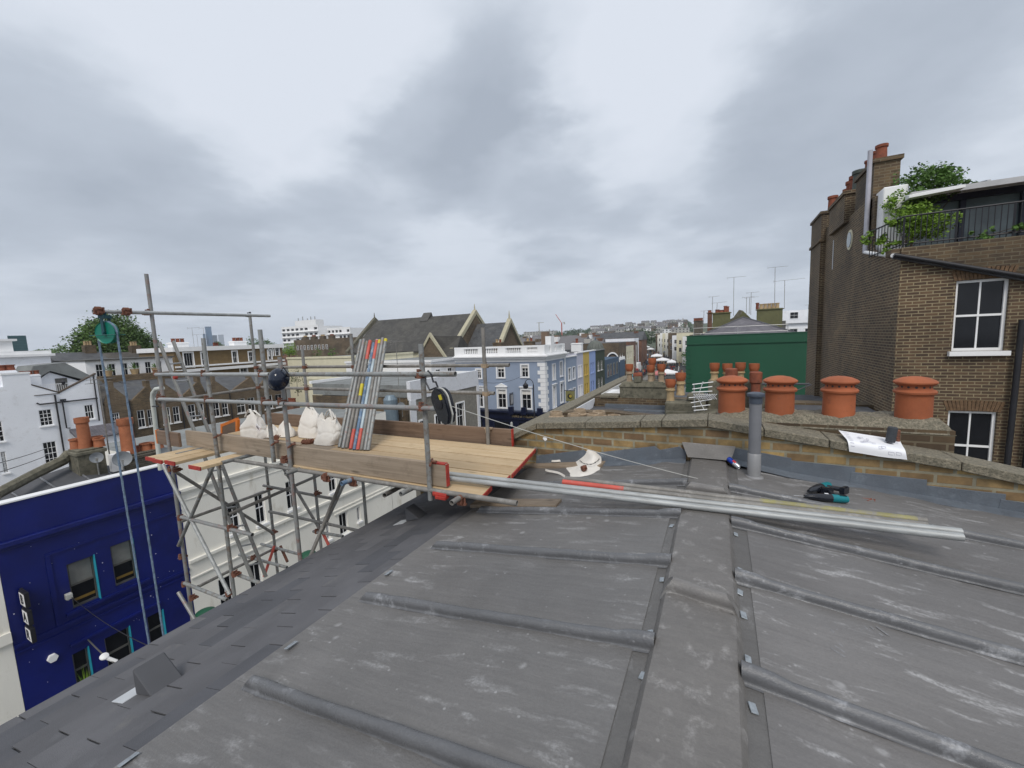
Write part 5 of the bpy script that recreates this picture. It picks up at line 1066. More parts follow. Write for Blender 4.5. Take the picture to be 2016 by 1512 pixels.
# ------------------------------------------------------------------ white gabled terrace behind the bar
B46 = Fr('X', -46); W = COOLWHITE
wh = thing('white_house', 'white rendered house with a notched roof line and twelve pane windows', 'house', (-49,11.5,G))
hw = [(B46.rect(75,808,106,836),dict(nx=3,ny=4)), (B46.rect(83,872,117,912),dict(nx=3,ny=4)), (B46.rect(165,798,187,824),dict(nx=3,ny=2)), ((8.95,-5.9,.45,1.5),dict(nx=2,ny=4)), (B46.rect(0,890,18,930),dict(nx=3,ny=4)), ((14.0,-7.6,.55,.9),dict(nx=2,ny=1))]
b = MB().wall(B46, 2, 14.75, G, -2.83, [w[0] for w in hw], .10); p = B46.p
b.prism([p(11.1,-2.829,-.35),p(12.49,-2.829,-.35),p(11.1,-2.03,-.35)], (.349,0,0)).prism([p(12.49,-2.829,-.35),p(14.75,-2.829,-.35),p(14.75,-1.55,-.35)], (.349,0,0))
b.fbox(B46, 9.75, 11.1, -2.829, -1.15, -.5, -.001).fbox(B46, 2, 9.75, -2.829, -2.0, -.5, -.001)
b.face([p(14.75,G),p(14.75,G,-6),p(14.75,-2.83,-6),p(14.75,-2.83)])
b.build('wall', W, wh, fixn=False)
MB().fbox(B46, 11.15, 12.5, -2.84, -2.80, -.4, .05).build('coping', BARK, wh)
o = MB(); o.prism([p(12.49,-2.80,.04),p(14.75,-1.53,.04),p(14.75,-1.45,.04),p(12.49,-2.72,.04)], (-.42,0,0)).prism([p(12.49,-2.80,.04),p(12.49,-2.72,.04),p(11.1,-1.94,.04),p(11.1,-2.02,.04)], (-.42,0,0)); o.build('coping', BARK, wh)
for w in hw: window(wh, B46, w[0], rd=.10, fw=.045, bar=.03, **w[1])
MB().fbox(B46, 9.72, 11.14, -1.149, -1.02, -.55, .04).build('capping', WHITE, wh)
pp = MB().path([p(11.2,-3.40,.09), p(11.35,-3.52,.09), p(14.6,-3.52,.09)], .05, 8).path([p(12.2,-2.9,.1), p(12.2,-8.4,.1)], .055, 8).path([p(12.55,-3.52,.1), p(12.55,-5.6,.1), p(12.75,-5.65,.1)], .045, 8).path([p(14.55,-1.6,.1), p(14.5,-5.4,.1)], .05, 8).fbox(B46, 12.45, 12.75, -3.45, -3.3, .02, .16)
pp.build('rainwater_pipes', BLACKM, wh)
MB().hexa([p(12.7,-6.6,1.6),p(15.9,-6.6,1.6),p(15.9,-6.0,.01),p(12.7,-6.0,.01),p(12.7,-6.5,1.6),p(15.9,-6.5,1.6),p(15.9,-5.75,.01),p(12.7,-5.75,.01)]).build('lean_to_roof', SLATEP, wh)
MB().fbox(B46, 12.8, 15.8, G, -6.6, .01, 1.4).build('lean_to', W, wh)
B49 = Fr('X', -49.5); p9 = B49.p
gz = [B49.uz(63,757), B49.uz(97,733), B49.uz(172,757)]
dm = MB().prism([p9(gz[0][0],-4.2), p9(gz[2][0]+.2,-4.2), p9(gz[2][0]+.2,gz[2][1]), p9(gz[1][0],gz[1][1]), p9(gz[0][0],gz[0][1])], (-3,0,0)); dm.build('roof_room', W, wh)
MB().prism([p9(gz[0][0]-.5,gz[0][1]-.05,.3), p9(gz[1][0],gz[1][1]+.12,.3), p9(gz[2][0]+.9,gz[2][1]-.1,.3), p9(gz[2][0]+.9,gz[2][1]+.15,.3), p9(gz[1][0]+.9,gz[1][1]+.75,.3), p9(gz[1][0]-.9,gz[1][1]+.6,.3)], (-3.6,0,0)).build('roof', ROOFG, wh)
MB().fbox(B49, gz[1][0]+.25, gz[1][0]+.95, -4.0, gz[1][1]-.55, .0, .05).build('door', DKF, wh)
for uu in (gz[1][0]-1.1, gz[1][0]+1.85): MB().fbox(B49, uu, uu+.35, -3.0, -2.2, .0, .04).build('window', BLACKM, wh)
rb = MB().fbox(B46, 11.3, 14.4, -2.14, -2.09, -.62, -.56)
for k in range(26): rb.fbox(B46, 11.35+k*.12, 11.37+k*.12, -2.9, -2.1, -.60, -.575)
rb.build('balustrade', WHITE, wh)
MB().lathe(p(12.95,-2.25,-.59), [(.02,0),(.11,.12),(.13,.28),(.02,.42)], 8).build('lantern', BLACKM, wh)
stack('chimney', 'white chimney top with red square pots above the white pilaster', (-47.2,9.7), (-46.4,10.6), -2.0, -1.02, W, [(-46.8,9.9,.30,.42,TERRAD),(-46.8,10.35,.28,.42,TERRAD)], cap=.02)
stack('chimney', 'low white chimney with a row of short red pots', (-48.2,11.0), (-47.4,12.0), -2.4, -1.45, W, [(-47.8,11.2,.16,.3,TERRAD),(-47.8,11.55,.16,.3,TERRAD),(-47.8,11.9,.16,.3,TERRAD)], cap=.02)
# larger white villa behind at the far left
B62 = Fr('X', -62)
v = block('white_villa', 'large white villa with heavy cornice at the far left behind the notched roof', 'house', B62, -5, 16.6, .15, 10, COOLWHITE, [], roof=ROOFG)
MB().fbox(B62, -5, 16.9, .152, .40, -10, .35).fbox(B62, -5, 16.7, .402, .72, -10, .1).fbox(B62, -5, 14.3, .722, 1.75, -6, -.5).fbox(B62, -5, 14.6, 1.752, 1.95, -6.2, -.3).fbox(B62, -5, 16.7, -1.0, -.85, .002, .2).build('cornice', WHITE, v)
stack('chimney', 'white chimney with one brick red pot on the large white villa', (-65,12.6), (-63.6,13.7), 1.95, 2.25, WHITE, [(-64.3,12.9,.35,.55,TERRAD),(-64.3,13.4,.3,.5,TERRAD)], cap=.05)
# ------------------------------------------------------------------ brown brick terrace backs with gable walls
edges = [15.0, 16.75, 18.55, 20.6, 22.7, 25.0, 27.9, 31.2]
for i, (a, b_) in enumerate(zip(edges, edges[1:])):
    zt = -4.05-.06*i; mid = (a+b_)/2; up = [-2.72,-2.95,-2.9,-3.0,-3.05,-3.1,-3.2][i]; wdt = b_-a
    ws = [((a+wdt*.16,zt-2.45,wdt*.30,1.55),dict(ny=2)), ((a+wdt*.56,zt-2.45,wdt*.26,1.5),{}), ((a+wdt*.2,zt-5.3,wdt*.3,1.3),{})]
    if i == 0: ws = [((a+.35,zt-2.3,.5,1.4),dict(nx=3,ny=4))]
    t = thing('brick_terrace_house', ['narrow brown brick house back right of the white rendered house', 'brown brick house back with a peaked gable behind the bent white flue', 'brown brick house back seen between the two ladder rails', 'brown brick house back right of the ladder with white window', 'brown brick house back behind the left canvas bag', 'brown brick house back behind the hard hat', 'brown brick house back with cluttered yard behind the middle bags'][i], 'house', (-48,mid,G), 'brown brick terrace backs')
    w_ = MB().wall(B46, a, b_-.01, G, zt, [q[0] for q in ws], .12)
    pk = a+wdt*(.75 if i % 2 else .35)
    w_.prism([p(a+.02,zt,-.3), p(b_-.03,zt,-.3), p(min(b_-.03,pk+.12),up,-.3), p(max(a+.02,pk-.12),up,-.3)], (.299,0,0)); w_.fbox(B46, pk-.14, pk+.14, up-.02, up+.5, -.7, -.005)
    w_.build('wall', FARBR if i not in (1,3) else SOOT, t, fixn=False)
    MB().hexa([p(a,zt-.2,-.32),p(b_-.01,zt-.2,-.32),p(b_-.01,zt-.2,-7),p(a,zt-.2,-7),p(a,zt+.05,-.32),p(b_-.01,zt+.05,-.32),p(b_-.01,up+.25,-7),p(a,up+.25,-7)]).build('roof', SLATEB if i == 0 else SLATE, t)
    MB().fbox(B46, a, b_-.01, up-.2, up+.34, -7.6, -7.02).build('rear_parapet', SOOT, t)
    for q in ws: window(t, B46, q[0], rd=.12, fw=.05, **q[1])
    MB().path([p(b_-.15,zt,.06), p(b_-.15,-9,.06)], .05, 6).build('drainpipe', BLACKM, t)
# bent white flue pipes close to the scaffold
fp = Y(300,775,4.9); fl2 = thing('flue_pipe', 'bent white flue pipe standing by the left scaffold pole', 'flue', (fp.x,5.6,-3.5))
MB().path([Y(320,764,5.6), Y(307,766,5.6), Y(301,774,5.6), Y(300,786,5.6), Y(312,890,5.6), Y(316,925,5.6)], .055, 12).build('pipe', pm('greyed_white_plastic', (.50,.52,.48), .5, var=.1), fl2, smooth=True); MB().path([Y(300,800,5.55), Y(312,800,5.55)], .02, 6).path([Y(310,845,5.55), Y(322,845,5.55)], .02, 6).build('clip', BLACKM, fl2)
tag(MB().path([Y(325,803,5.9), Y(333,850,5.9), Y(338,880,5.9)], [.04,.045,.05], 10).build('flue_pipe', pm('cream_plastic', (.60,.56,.44), .6), smooth=True), 'straight cream flue pipe between the scaffold pole and the ladder', 'flue')
# ------------------------------------------------------------------ white terrace with roof garden, grey roofs and chimneys behind it
B56 = Fr('X', -56)
wt = block('white_terrace', 'white terrace with a planted roof garden behind the hoist ropes', 'house', B56, 17.3, 24.6, -.55, 8, WHITE, [((18.0+1.0*k,-2.2,.55,1.3),{}) for k in range(6)], roof=ROOFG, wopt=dict(sill=False, fm=WHITE))
MB().fbox(B56, 17.2, 24.7, -.56, -.40, -8, .25).build('eaves', DKF, wt)
for k, (u, s, lab) in enumerate(((18.3,.9,'leafy palm in the roof garden by the left hoist rope'), (20.4,1.0,'spiky palm in a cream tub between the hoist ropes'), (22.2,.7,'low bushy plant in the roof garden right of the ropes'))):
    c = Vector((-54.3,u,-2.1)); t = thing('potted_palm', lab, 'plant', c, 'roof garden plants'); q_ = MB()
    for j in range(34):
        a = rnd.uniform(0,6.28); el = rnd.uniform(.1,1.3); d = Vector((math.cos(a)*math.cos(el), math.sin(a)*math.cos(el), math.sin(el))); c0 = c+Vector((0,0,.55)); m1 = c0+d*s*.6; e1 = c0+d*s*1.15-Vector((0,0,.25*s)); sd_ = d.cross(Vector((0,0,1)))*.045
        q_.face([c0, m1+sd_, m1-sd_]).face([m1-sd_, m1+sd_, e1])
    q_.build('fronds', LEAF, t, fixn=False); MB().lathe(c, [(.25,0),(.36,.5),(.38,.55)], 14).build('tub', BUFF, t)
gw_ = MB().box((-55.5,17.5,G),(-53.4,24.4,-2.1)).build('rear_extension', SOOT, wt)
def gable_row(name, lab, x0, x1, y0, y1, ze, zr, wall, roof, along='y', grp=None, pots=0, potm=None):
    t = thing(name, lab, 'house', ((x0+x1)/2,(y0+y1)/2,G), grp)
    MB().box((x0,y0,G),(x1,y1,ze)).build('wall', wall, t)
    if along == 'y': m_ = (x0+x1)/2; q = [(x0-.3,y0-.1,ze+.01),(x1+.3,y0-.1,ze+.01),(m_,y0-.1,zr)]; v_ = (0,y1-y0+.2,0)
    else: m_ = (y0+y1)/2; q = [(x0-.1,y0-.3,ze+.01),(x0-.1,m_,zr),(x0-.1,y1+.3,ze+.01)]; v_ = (x1-x0+.2,0,0)
    MB().prism(q, v_).build('roof', roof, t)
    if pots:
        ch = MB().box((m_-.5 if along=='y' else x1-1.2, y1-1.4 if along=='y' else m_-.5, ze),(m_+.5 if along=='y' else x1-.3, y1-.3 if along=='y' else m_+.5, zr+.9)).build('chimney', wall, t)
        for k in range(pots): plainpot(ch, ((m_ if along=='y' else x1-.75)+.0, (y1-1.2+k*.8/pots) if along=='y' else m_-.35+k*.75/pots, zr+.9), .14, .55, potm or TERRAD, 8)
    return t
for k, (u0, u1) in enumerate(((16.5,20.5),(20.6,24.5),(24.6,29.0),(29.1,33.5))):
    gable_row('slate_roofed_house', ['slate roofed house behind the left hoist rope', 'slate roofed house between rope and scaffold upright', 'slate roofed house behind the upper ladder end', 'slate roofed house left of the white corniced brick house'][k], -80, -70, u0*1.2, u1*1.2, -1.6, .5-.2*k, SOOT, [SLATE,SLATEB,SLATE,SLATEB][k], 'y', 'slate roofs below the big tree', 3, BUFF if k < 2 else TERRAD)
# ------------------------------------------------------------------ brown house with white cornices, flats, brown block
B60 = Fr('X', -60)
bw2 = [(B60.rect(361,695,382,724),dict(nx=3,ny=1)), (B60.rect(396,694,409,722),{}), (B60.rect(457,692,468,714),{}), (B60.rect(489,693,499,711),{}), (B60.rect(527,690,535,708),{}), ((38.6,-1.15,.55,1.25),{}), ((39.6,-1.15,.55,1.25),{}), ((34.2,-3.6,.9,1.0),{}), ((36.4,-3.6,.8,1.0),{}), ((29.5,-3.9,.9,1.0),{})]
bh = block('brick_house', 'brown brick house with white cornice bands behind the scaffold poles', 'house', B60, 26.6, 40.7, .06, 9, pm('brown_brick_far', (.155,.105,.048), .9, var=.2, sc=2), bw2, roof=ROOFG, wopt=dict(surr=.14, sill=False))
MB().fbox(B60, 26.4, 40.9, .062, .62, -9, .25).fbox(B60, 26.5, 40.75, -2.55, -2.2, .002, .5).fbox(B60, 26.5, 40.75, -1.95, -1.75, .002, .35).build('cornice', WHITE, bh)
for (y_, x_), lab in (((28.5,-63),'white chimney with red pots on the left of the corniced brick house'), ((36.0,-63),'low white chimney with red pots right on the corniced brick house')):
    stack('chimney', lab, (x_-.6,y_-.9), (x_+.6,y_+.9), .6, 1.1, WHITE, [(x_,y_-.5,.22,.5,TERRAD),(x_,y_,.22,.5,TERRAD),(x_,y_+.5,.22,.5,TERRAD)], cap=.1)
for px, h, lab in ((383,2.6,'left tv aerial on the corniced brick house'), (391,1.7,'middle short tv aerial on the corniced brick house'), (405,2.6,'right tv aerial on the corniced brick house')):
    q = X(px, 688, -64); aerial(lab, (q.x,q.y,.6), h*1.0, .8, 1.4, 8)
YF = Fr('Y', 150)
def flats(lab, x0, x1, yt, yb, cols, rows, y, plant=None):
    f = Fr('Y', y); u0, z1 = f.uz(x0, yt); u1, _ = f.uz(x1, yt); zb = f.uz((x0+x1)/2, yb)[1]; ws = []
    cw = (u1-u0)/cols; rh = (z1-zb)/rows
    for r in range(rows):
        for c in range(cols):
            if (c*3+r) % 7 == 6: continue
            ws.append(((u0+cw*(c+.14), zb+rh*(r+.25), cw*.66, rh*.5), dict(nx=2, ny=1)))
    t = block('flat_block', lab, 'apartment block', f, u0, u1, z1, 16, WHITE, ws, roof=ROOFG, wopt=dict(sill=False, rd=.3, fw=.12))
    MB().fbox(f, u0-.1, u1+.1, z1, z1+.5, -.3, .02).build('parapet', WHITE, t); bl_ = MB()
    for r in range(rows): bl_.fbox(f, u0-.1, u1+.1, zb+rh*r-.15, zb+rh*r+.12, .01, 1.0)
    bl_.build('balcony_slabs', WHITE, t); return t, f, z1
t, f, z1 = flats('taller white slab of flats with dark windows on the left skyline', 554, 626, 646, 674, 8, 3, 150)
a, b_ = f.uz(577,632), f.uz(618,632); q_ = MB().fbox(f, a[0], b_[0], z1, a[1], -6, -1); q_.build('plant_room', WHITE, t)
mb_ = MB()
for px in (579,588,597,604,612): u = f.uz(px,640)[0]; mb_.fbox(f, u-.15, u+.15, a[1], a[1]+rnd.uniform(1,2.6), -3, -2.7)
mb_.build('roof_masts', GALV, t)
flats('lower white wing of flats right of the taller slab', 630, 689, 649, 680, 8, 3, 156)
Y95 = Fr('Y', 98)
u0, z1 = Y95.uz(578,670); u1 = Y95.uz(728,668)[0]
bb = block('brown_block', 'long brown brick terrace with small white windows below the white flats', 'house', Y95, u0, u1, z1, 12, FARBR, [((u0+1.5+k*1.9, z1-3.6, .8, 1.5), dict(surr=.1,sill=False)) for k in range(9)], roof=ROOFD)
for k in range(4): 
    uu = u0+2+k*4.6; stack('chimney', 'brick chimney on the long brown terrace, '+['leftmost of the row','second along the row','third along the row','nearest the church roof'][k], (uu,100), (uu+2.2,101.2), z1, z1+.9, FARBR, [(uu+.3+j*.4,100.6,.16,.5,TERRAD if k % 2 else BUFF) for j in range(5)])
# white and cream low roofs with yards between the deck and the church
for (xa, xb, ya, yb_, zt, wm, lab) in ((-44,-30,38.5,52,-2.35,WHITE,'white flat roofed building just beyond the back guard rail'), (-58,-44,40,52,-1.7,CREAM,'cream parapet building beyond the middle bags'), (-41,-33,30.5,36,-3.6,CREAM,'cream roof shed with a rounded end below the rails'), (-36,-27,19,27,-6.4,COOLWHITE,'low white rendered yard building behind the bags'), (-34,-28,28,32,-4.6,REDBR,'red brick outhouse behind the leaning tube bundle')):
    t = thing('flat_roofed_house', lab, 'house', ((xa+xb)/2,(ya+yb_)/2,G)); MB().box((xa,ya,G),(xb,yb_,zt)).build('wall', wm, t); MB().box((xa+.3,ya+.3,zt),(xb-.3,yb_-.3,zt+.02)).build('roof', ROOFG, t); MB().box((xa-.1,ya-.1,zt+.001),(xb+.1,ya+.29,zt+.28)).box((xb-.29,ya+.3,zt+.001),(xb+.1,yb_,zt+.28)).build('parapet', wm, t)
    f_ = Fr('X', xb+.001)
    for k in range(int((yb_-ya)//2.4)): window(t, f_, (ya+.7+k*2.4, zt-2.2, .9, 1.3), rd=-.02, sill=False)
for k, (px, py, y, lab) in enumerate(((575,790,30,'brick stack with orange pots left of the bags'), (660,790,29,'red brick stack behind the middle canvas bag'), (745,712,60,'dark stack with red pots beside the leaning tubes'), (620,706,62,'red twin pots on the white roof beyond the rails'))):
    q = Y(px, py, y); stack('chimney', lab, (q.x-.7,y-.4), (q.x+.7,y+.4), q.z-3.5, q.z-.3, REDBR if k < 2 else DARKBR, [(q.x-.4+j*.4,y,.16,.5,TERRAD) for j in range(3)])
for k, (px, py, y, lab) in enumerate(((624,703,55,'wispy shrub on the white flat roof left of the tubes'), (655,701,56,'wispy shrub on the white flat roof nearer the leaning tubes'))):
    q = Y(px, py, y); tree('roof_shrub', lab, (q.x,y,-2.2), 1.6, [((0,0,1.1),(1.1,.9,.9))], 260, .16, LEAF, 'roof shrubs', .04, k+3, 'shrub')
q = Y(585,760,33); tree('ivy_bush', 'brown leafless creeper on the brick stack behind the hard hat', (q.x,33,-6), 3, [((0,0,2),(1.9,1.0,1.5))], 420, .16, pm('dry_creeper', (.075,.085,.035), .9, var=.4), None, .05, 9, 'bush')
# ------------------------------------------------------------------ corner pub and the coloured row along the market street
BLUEP = pm('pale_blue_render', (.27,.325,.425), .75, var=.05, sc=.6)
PX, PY_ = -17.13, 42.0
fa, fs = Fr('Y', PY_), Fr('X', PX)
pub = thing('pub', 'pale blue corner pub with white quoins, balustrade and dark shopfront', 'pub', (-22,46,G))
U0 = -29.0; ZC, ZP = -2.62, -1.80
wa = [(fa.rect(979,721,993,743.5),{}), (fa.rect(1026.7,719,1040,742.5),{}), (fa.rect(980,767,997,803),dict(head='ped')), (fa.rect(1027,768,1046,805),dict(head='flat')), (fa.rect(938,728,947.5,745),{}), (fa.rect(938.5,766,951.5,801),dict(head='flat'))]
wsd = [((44.3,-4.9,.85,1.75),dict(blind=.96)), ((46.9,-4.75,.75,1.75),{}), ((44.2,-8.2,.95,2.5),dict(head='flat',blind=.97)), ((46.8,-8.0,.85,2.3),dict(head='flat'))]
b = MB().wall(fa, U0, PX, G, ZC, [w[0] for w in wa], .14).wall(fs, PY_, 48.7, G, ZC, [w[0] for w in wsd], .14)
b.face([(U0,PY_,G),(U0,PY_,ZC),(U0,52,ZC),(U0,52,G)]).face([(PX,52,G),(U0,52,G),(U0,52,ZC),(PX,52,ZC)])
b.build('wall', BLUEP, pub, fixn=False)
for w in wa: window(pub, fa, w[0], surr=.17, fw=.05, bar=.05, blind=.22, **w[1])
for w in wsd: window(pub, fs, w[0], **{**dict(surr=.13, fw=.05, bar=.05), **w[1]})
cz = MB(); PW = -PX
def ring(z0, z1, d): cz.hexa([(U0,PY_-d,z0),(PX+d,PY_-d,z0),(PX+d,48.9,z0),(U0,48.9,z0),(U0,PY_-d,z1),(PX+d,PY_-d,z1),(PX+d,48.9,z1),(U0,48.9,z1)])
ring(ZC, -2.30, .08); ring(-2.299, -2.05, .30); ring(-2.049, -1.92, .55); ring(-1.919, ZP, .20)
cz.build('cornice', WHITE, pub)
ba = MB(); y0 = PY_-.05
for z0, z1 in ((ZP,ZP+.22),(-1.02,-.80)): ba.box((U0,y0,z0),(PX+.05,y0+.3,z1)).box((PX-.25,y0+.3,z0),(PX+.05,48.7,z1))
groups = [(-27.6,-25.6),(-24.9,-22.9),(-21.9,-19.9),(-19.2,-17.9)]; xs = [U0]+[v for g in groups for v in g]+[PX+.05]
for a, c in zip(xs[::2], xs[1::2]): ba.box((a,y0+.01,ZP+.22),(c,y0+.29,-1.02))
for a, c in groups:
    n = 8
    for k in range(n): x = a+(c-a)*(k+.5)/n; ba.lathe((x,y0+.15,ZP+.22), [(.055,0),(.085,.12),(.085,.22),(.045,.42),(.06,.56)], 6)
for a, c in ((42.25,43.5),(45.5,46.2),(47.9,48.7)): ba.box((PX-.24,a,ZP+.22),(PX+.04,c,-1.02))
ba.box((PX-.10,43.5,ZP+.22),(PX-.06,45.5,-1.02)).box((PX-.10,46.2,ZP+.22),(PX-.06,47.9,-1.02)).box((PX-.6,43.9,ZP),(PX+.08,45.0,.15))
ba.build('balustrade', WHITE, pub)
qb = MB(); z = -9.0; k = 0
while z < ZC-.4:
    w = .85 if k % 2 else .55; qb.box((PX-w,PY_-.07,z),(PX-.0,PY_-.002,z+.42)).box((PX+.002,PY_-.07,z),(PX+.07,PY_+(1.4-w),z+.42)); z += .45; k += 1
qb.build('quoins', WHITE, pub)
MB().box((PX+.002,48.45,-9),(PX+.08,48.75,ZC)).build('quoins', WHITE, pub)
SHOPB = pm('navy_shopfront', (.008,.012,.035), .35, var=.2)
sh = MB().box((U0,PY_-.45,-9.25),(PX+.45,PY_-.003,-8.45)).box((U0,PY_-.75,-8.449),(PX+.75,PY_-.003,-8.25)).box((U0,PY_-.30,G),(PX+.3,PY_-.003,-9.251)).box((PX+.003,PY_,-9.25),(PX+.45,48.6,-8.45)).box((PX+.003,PY_,-8.449),(PX+.75,48.6,-8.25)).box((PX+.003,PY_,G),(PX+.3,48.6,-9.251))
for u in (-21.2,-19.55,-17.6): sh.box((u-.3,PY_-.78,-8.6),(u+.3,PY_-.453,-7.75))
sf = sh.build('shopfront', SHOPB, pub)
for u in (-27.2,-23.6,-20.4): MB().box((u,PY_-.36,G+.6),(u+1.9,PY_-.302,-9.6)).build('shop_window', GLASS, sf)
GOLD = pm('gilded_letters', (.30,.24,.13), .5)
xt = (Y(945,812,PY_-.46).x+Y(1066,820,PY_-.46).x)/2
text(sf, 'DUKE of WELLINGTON', ((1,0,0),(0,0,1)), .36, GOLD, (Y(1037,825,PY_-.47).x,PY_-.47,-8.86), ext=.02)
lamps = MB()
for px in (1008,1038,1066): q = Y(px, 835, PY_-.5); lamps.lathe((q.x,PY_-.6,q.z-.3), [(.05,0),(.16,.1),(.14,.5),(.02,.6)], 8)
lamps.build('wall_lantern', pm('frosted_lamp', (.45,.46,.44), .4), sf)
MB().box((U0,PY_+.3,ZP-.2),(PX-.3,52,ZP+.1)).build('roof', ROOFD, pub)
for (x, y, lab) in ((-25.5,47,'buff chimney on the roof behind the pub balustrade'), (-22.0,49,'small buff stack beside a grey hood on the pub roof')): stack('chimney', lab, (x-.6,y-.5), (x+.6,y+.5), ZP, -.55, FARBR, [(x-.25,y,.15,.4,BUFF),(x+.25,y,.15,.4,TERRAD)])
sp = X(1019,790,-19); hs = thing('hanging_sign', 'framed dark picture sign hanging from the pale blue front wall', 'sign', (-19.3,41.6,-7.5)); xx = Y(1008,795,41.6).x
MB().box((xx-.05,41.1,-7.55),(xx+.05,41.9,-6.25)).build('frame', BLACKM, hs); MB().box((xx-.065,41.18,-7.45),(xx-.052,41.82,-6.35)).box((xx+.052,41.18,-7.45),(xx+.065,41.82,-6.35)).build('picture', pm('sign_picture', (.30,.30,.30), .5, var=.6, sc=3), hs); MB().box((xx-.02,41.0,-6.2),(xx+.02,42,-6.14)).build('bracket', BLACKM, hs)
gs = thing('hanging_sign', 'olive green square sign with a dark round emblem on the pub side wall', 'sign', (PX+.6,48,-7)); q = Y(1119,780,48.2); q.x = PX+.75
MB().box((PX+.2,48.15,q.z-.65),(PX+1.35,48.25,q.z+.65)).build('board', pm('olive_board', (.20,.19,.075), .6), gs, bevel=.02); MB().lathe((q.x,48.147,q.z), [(.32,0),(.32,.012)], 20, (0,-1,0)).build('emblem', BLACKM, gs); MB().lathe((q.x+.08,48.13,q.z+.03), [(.2,0),(.2,.01)], 16, (0,-1,0)).build('emblem_centre', pm('sign_gold', (.38,.30,.05), .5), gs); MB().box((PX,48.18,q.z+.66),(PX+1.4,48.22,q.z+.74)).build('bracket', BLACKM, gs)
def lamp_post(lab, base, h, rx):
    base = Vector(base); t = thing('street_lamp', lab, 'street lamp', base, 'street lamps'); top = base+Vector((0,0,h))
    MB().lathe(base, [(.16,0),(.16,.8),(.08,1.0),(.06,h)], 10).build('post', BLACKM, t, smooth=True)
    arc = [top+Vector((rx*(1-math.cos(a))*.5, 0, .55*math.sin(a))) for a in [math.pi*k/12 for k in range(11)]]; MB().path(arc, .035, 8).build('swan_neck', BLACKM, t, smooth=True)
    e = arc[-1]; MB().lathe(e+Vector((0,0,-.75)), [(.08,0),(.24,.08),(.28,.3),(.30,.42),(.12,.6),(.03,.75)], 12).build('lantern', BLACKM, t, smooth=True); return t
lp = Y(1050,757,38.5); lamp_post('black swan neck street lamp standing before the pale blue pub', (lp.x,38.5,G), lp.z-G, -.95)
ROW = [(48.75,53.4,-2.62,BLUEP,'pale blue house attached to the side of the corner pub'), (53.45,56.45,-2.3,pm('lilac_white_render', (.50,.51,.60), .8, var=.05),'lilac white house between the blue house and the yellow one'), (56.5,59.55,-2.3,pm('yellow_render', (.56,.40,.10), .8, var=.06),'yellow painted house in the coloured row'),
       (59.6,63.0,-2.3,pm('sky_blue_render', (.30,.40,.68), .8, var=.05),'sky blue house beyond the yellow one'), (63.05,68.8,-2.4,pm('dark_green_render', (.045,.062,.042), .8, var=.1),'dark green house beyond the sky blue one')]
for k, (a, c, z, mt, lab) in enumerate(ROW):
    w = c-a; ws = []
    for zz, hh in ((-5.6,1.55),(-8.6,1.75)):
        for f_ in ((.18,.52) if k else (.22,.60)): ws.append(((a+w*(f_+.02), zz, w*.20 if k else .95, hh), {}))
    t = block('row_house', lab, 'house', fs, a, c, z, 8, mt, ws, roof=ROOFD, group='coloured street houses', wopt=dict(surr=.10 if k < 2 else 0, fm=WHITE if k < 2 or k == 4 else mt, fw=.06, sill=True))
    MB().fbox(fs, a, c, z-.001, z+.14, -.35, .12).build('coping', WHITE if k != 4 else ROOFG, t); MB().fbox(fs, a+.1, c-.1, G, -9.3, .004, .5).build('shopfront', [SHOPB,WHITE,TERRAD,SHOPB,BLACKM][k], t)
stack('chimney', 'dark slab chimney above the roof of the pale blue attached house', (-21,51), (-18.4,52.2), -2.8, -1.3, DARKBR, [(-20.4,51.6,.16,.5,TERRAD),(-19.2,51.6,.16,.5,TERRAD)])
stack('chimney', 'white chimney with a red pot above the yellow house', (-20.2,60.5), (-18.6,61.4), -2.4, -1.2, WHITE, [(-19.4,60.9,.2,.7,TERRAD)])
# domed cinema with its mural arch
ci = thing('domed_building', 'blue fronted building with a ribbed lead dome and a round mural gable', 'building', (-20,75,G)); DBL = pm('slate_blue_render', (.062,.105,.165), .8, var=.12)
MB().box((-27,68.85,G),(PX,80,-4.2)).build('wall', DBL, ci)
dc_ = X(1172,691,-19.4); dd = MB(); n = 40
dd.grid(lambda a, b: (dc_.x+math.cos(a*6.2832)*1.5*math.cos(b*1.5)*(1+.03*math.cos(a*6.2832*20)), dc_.y+math.sin(a*6.2832)*1.5*math.cos(b*1.5)*(1+.03*math.cos(a*6.2832*20)), dc_.z-.2+2.1*math.sin(b*1.57)), 80, 12, close=True)
dd.build('dome', pm('weathered_lead_dome', (.105,.115,.10), .6, var=.25, sc=2), ci, smooth=True); MB().lathe((dc_.x,dc_.y,dc_.z-2.5), [(1.52,0),(1.52,2.4)], 24).build('drum', DBL, ci, smooth=True); MB().lathe((dc_.x,dc_.y,dc_.z+1.85), [(.12,0),(.08,.4),(.02,.6)], 8).build('finial', DBL, ci)
ac = X(1206,713,-18.4); R1 = 1.35; yy = ac.y
for r0, r1, m_, d in ((R1*.86,R1,WHITE,0),(R1*.70,R1*.855,BLACKM,.05),(R1*.55,R1*.695,WHITE,.1),(R1*.0,R1*.545,REDPAINT,.12)):
    q_ = MB(); N_ = 18
    for k in range(N_):
        a0, a1 = math.pi*k/N_, math.pi*(k+1)/N_; P4 = [(ac.x+math.cos(t)*r, yy+d, ac.z+math.sin(t)*r*1.45) for t, r in ((a0,r0),(a0,r1),(a1,r1),(a1,r0))]
        q_.prism(P4, (0,5.5 if r1 == R1 else .3,0))
    q_.build('mural_arch', m_, ci)
MB().box((ac.x-R1,yy+.4,ac.z-3),(ac.x+R1,yy+5,ac.z+.3)).build('gable_body', DBL, ci)
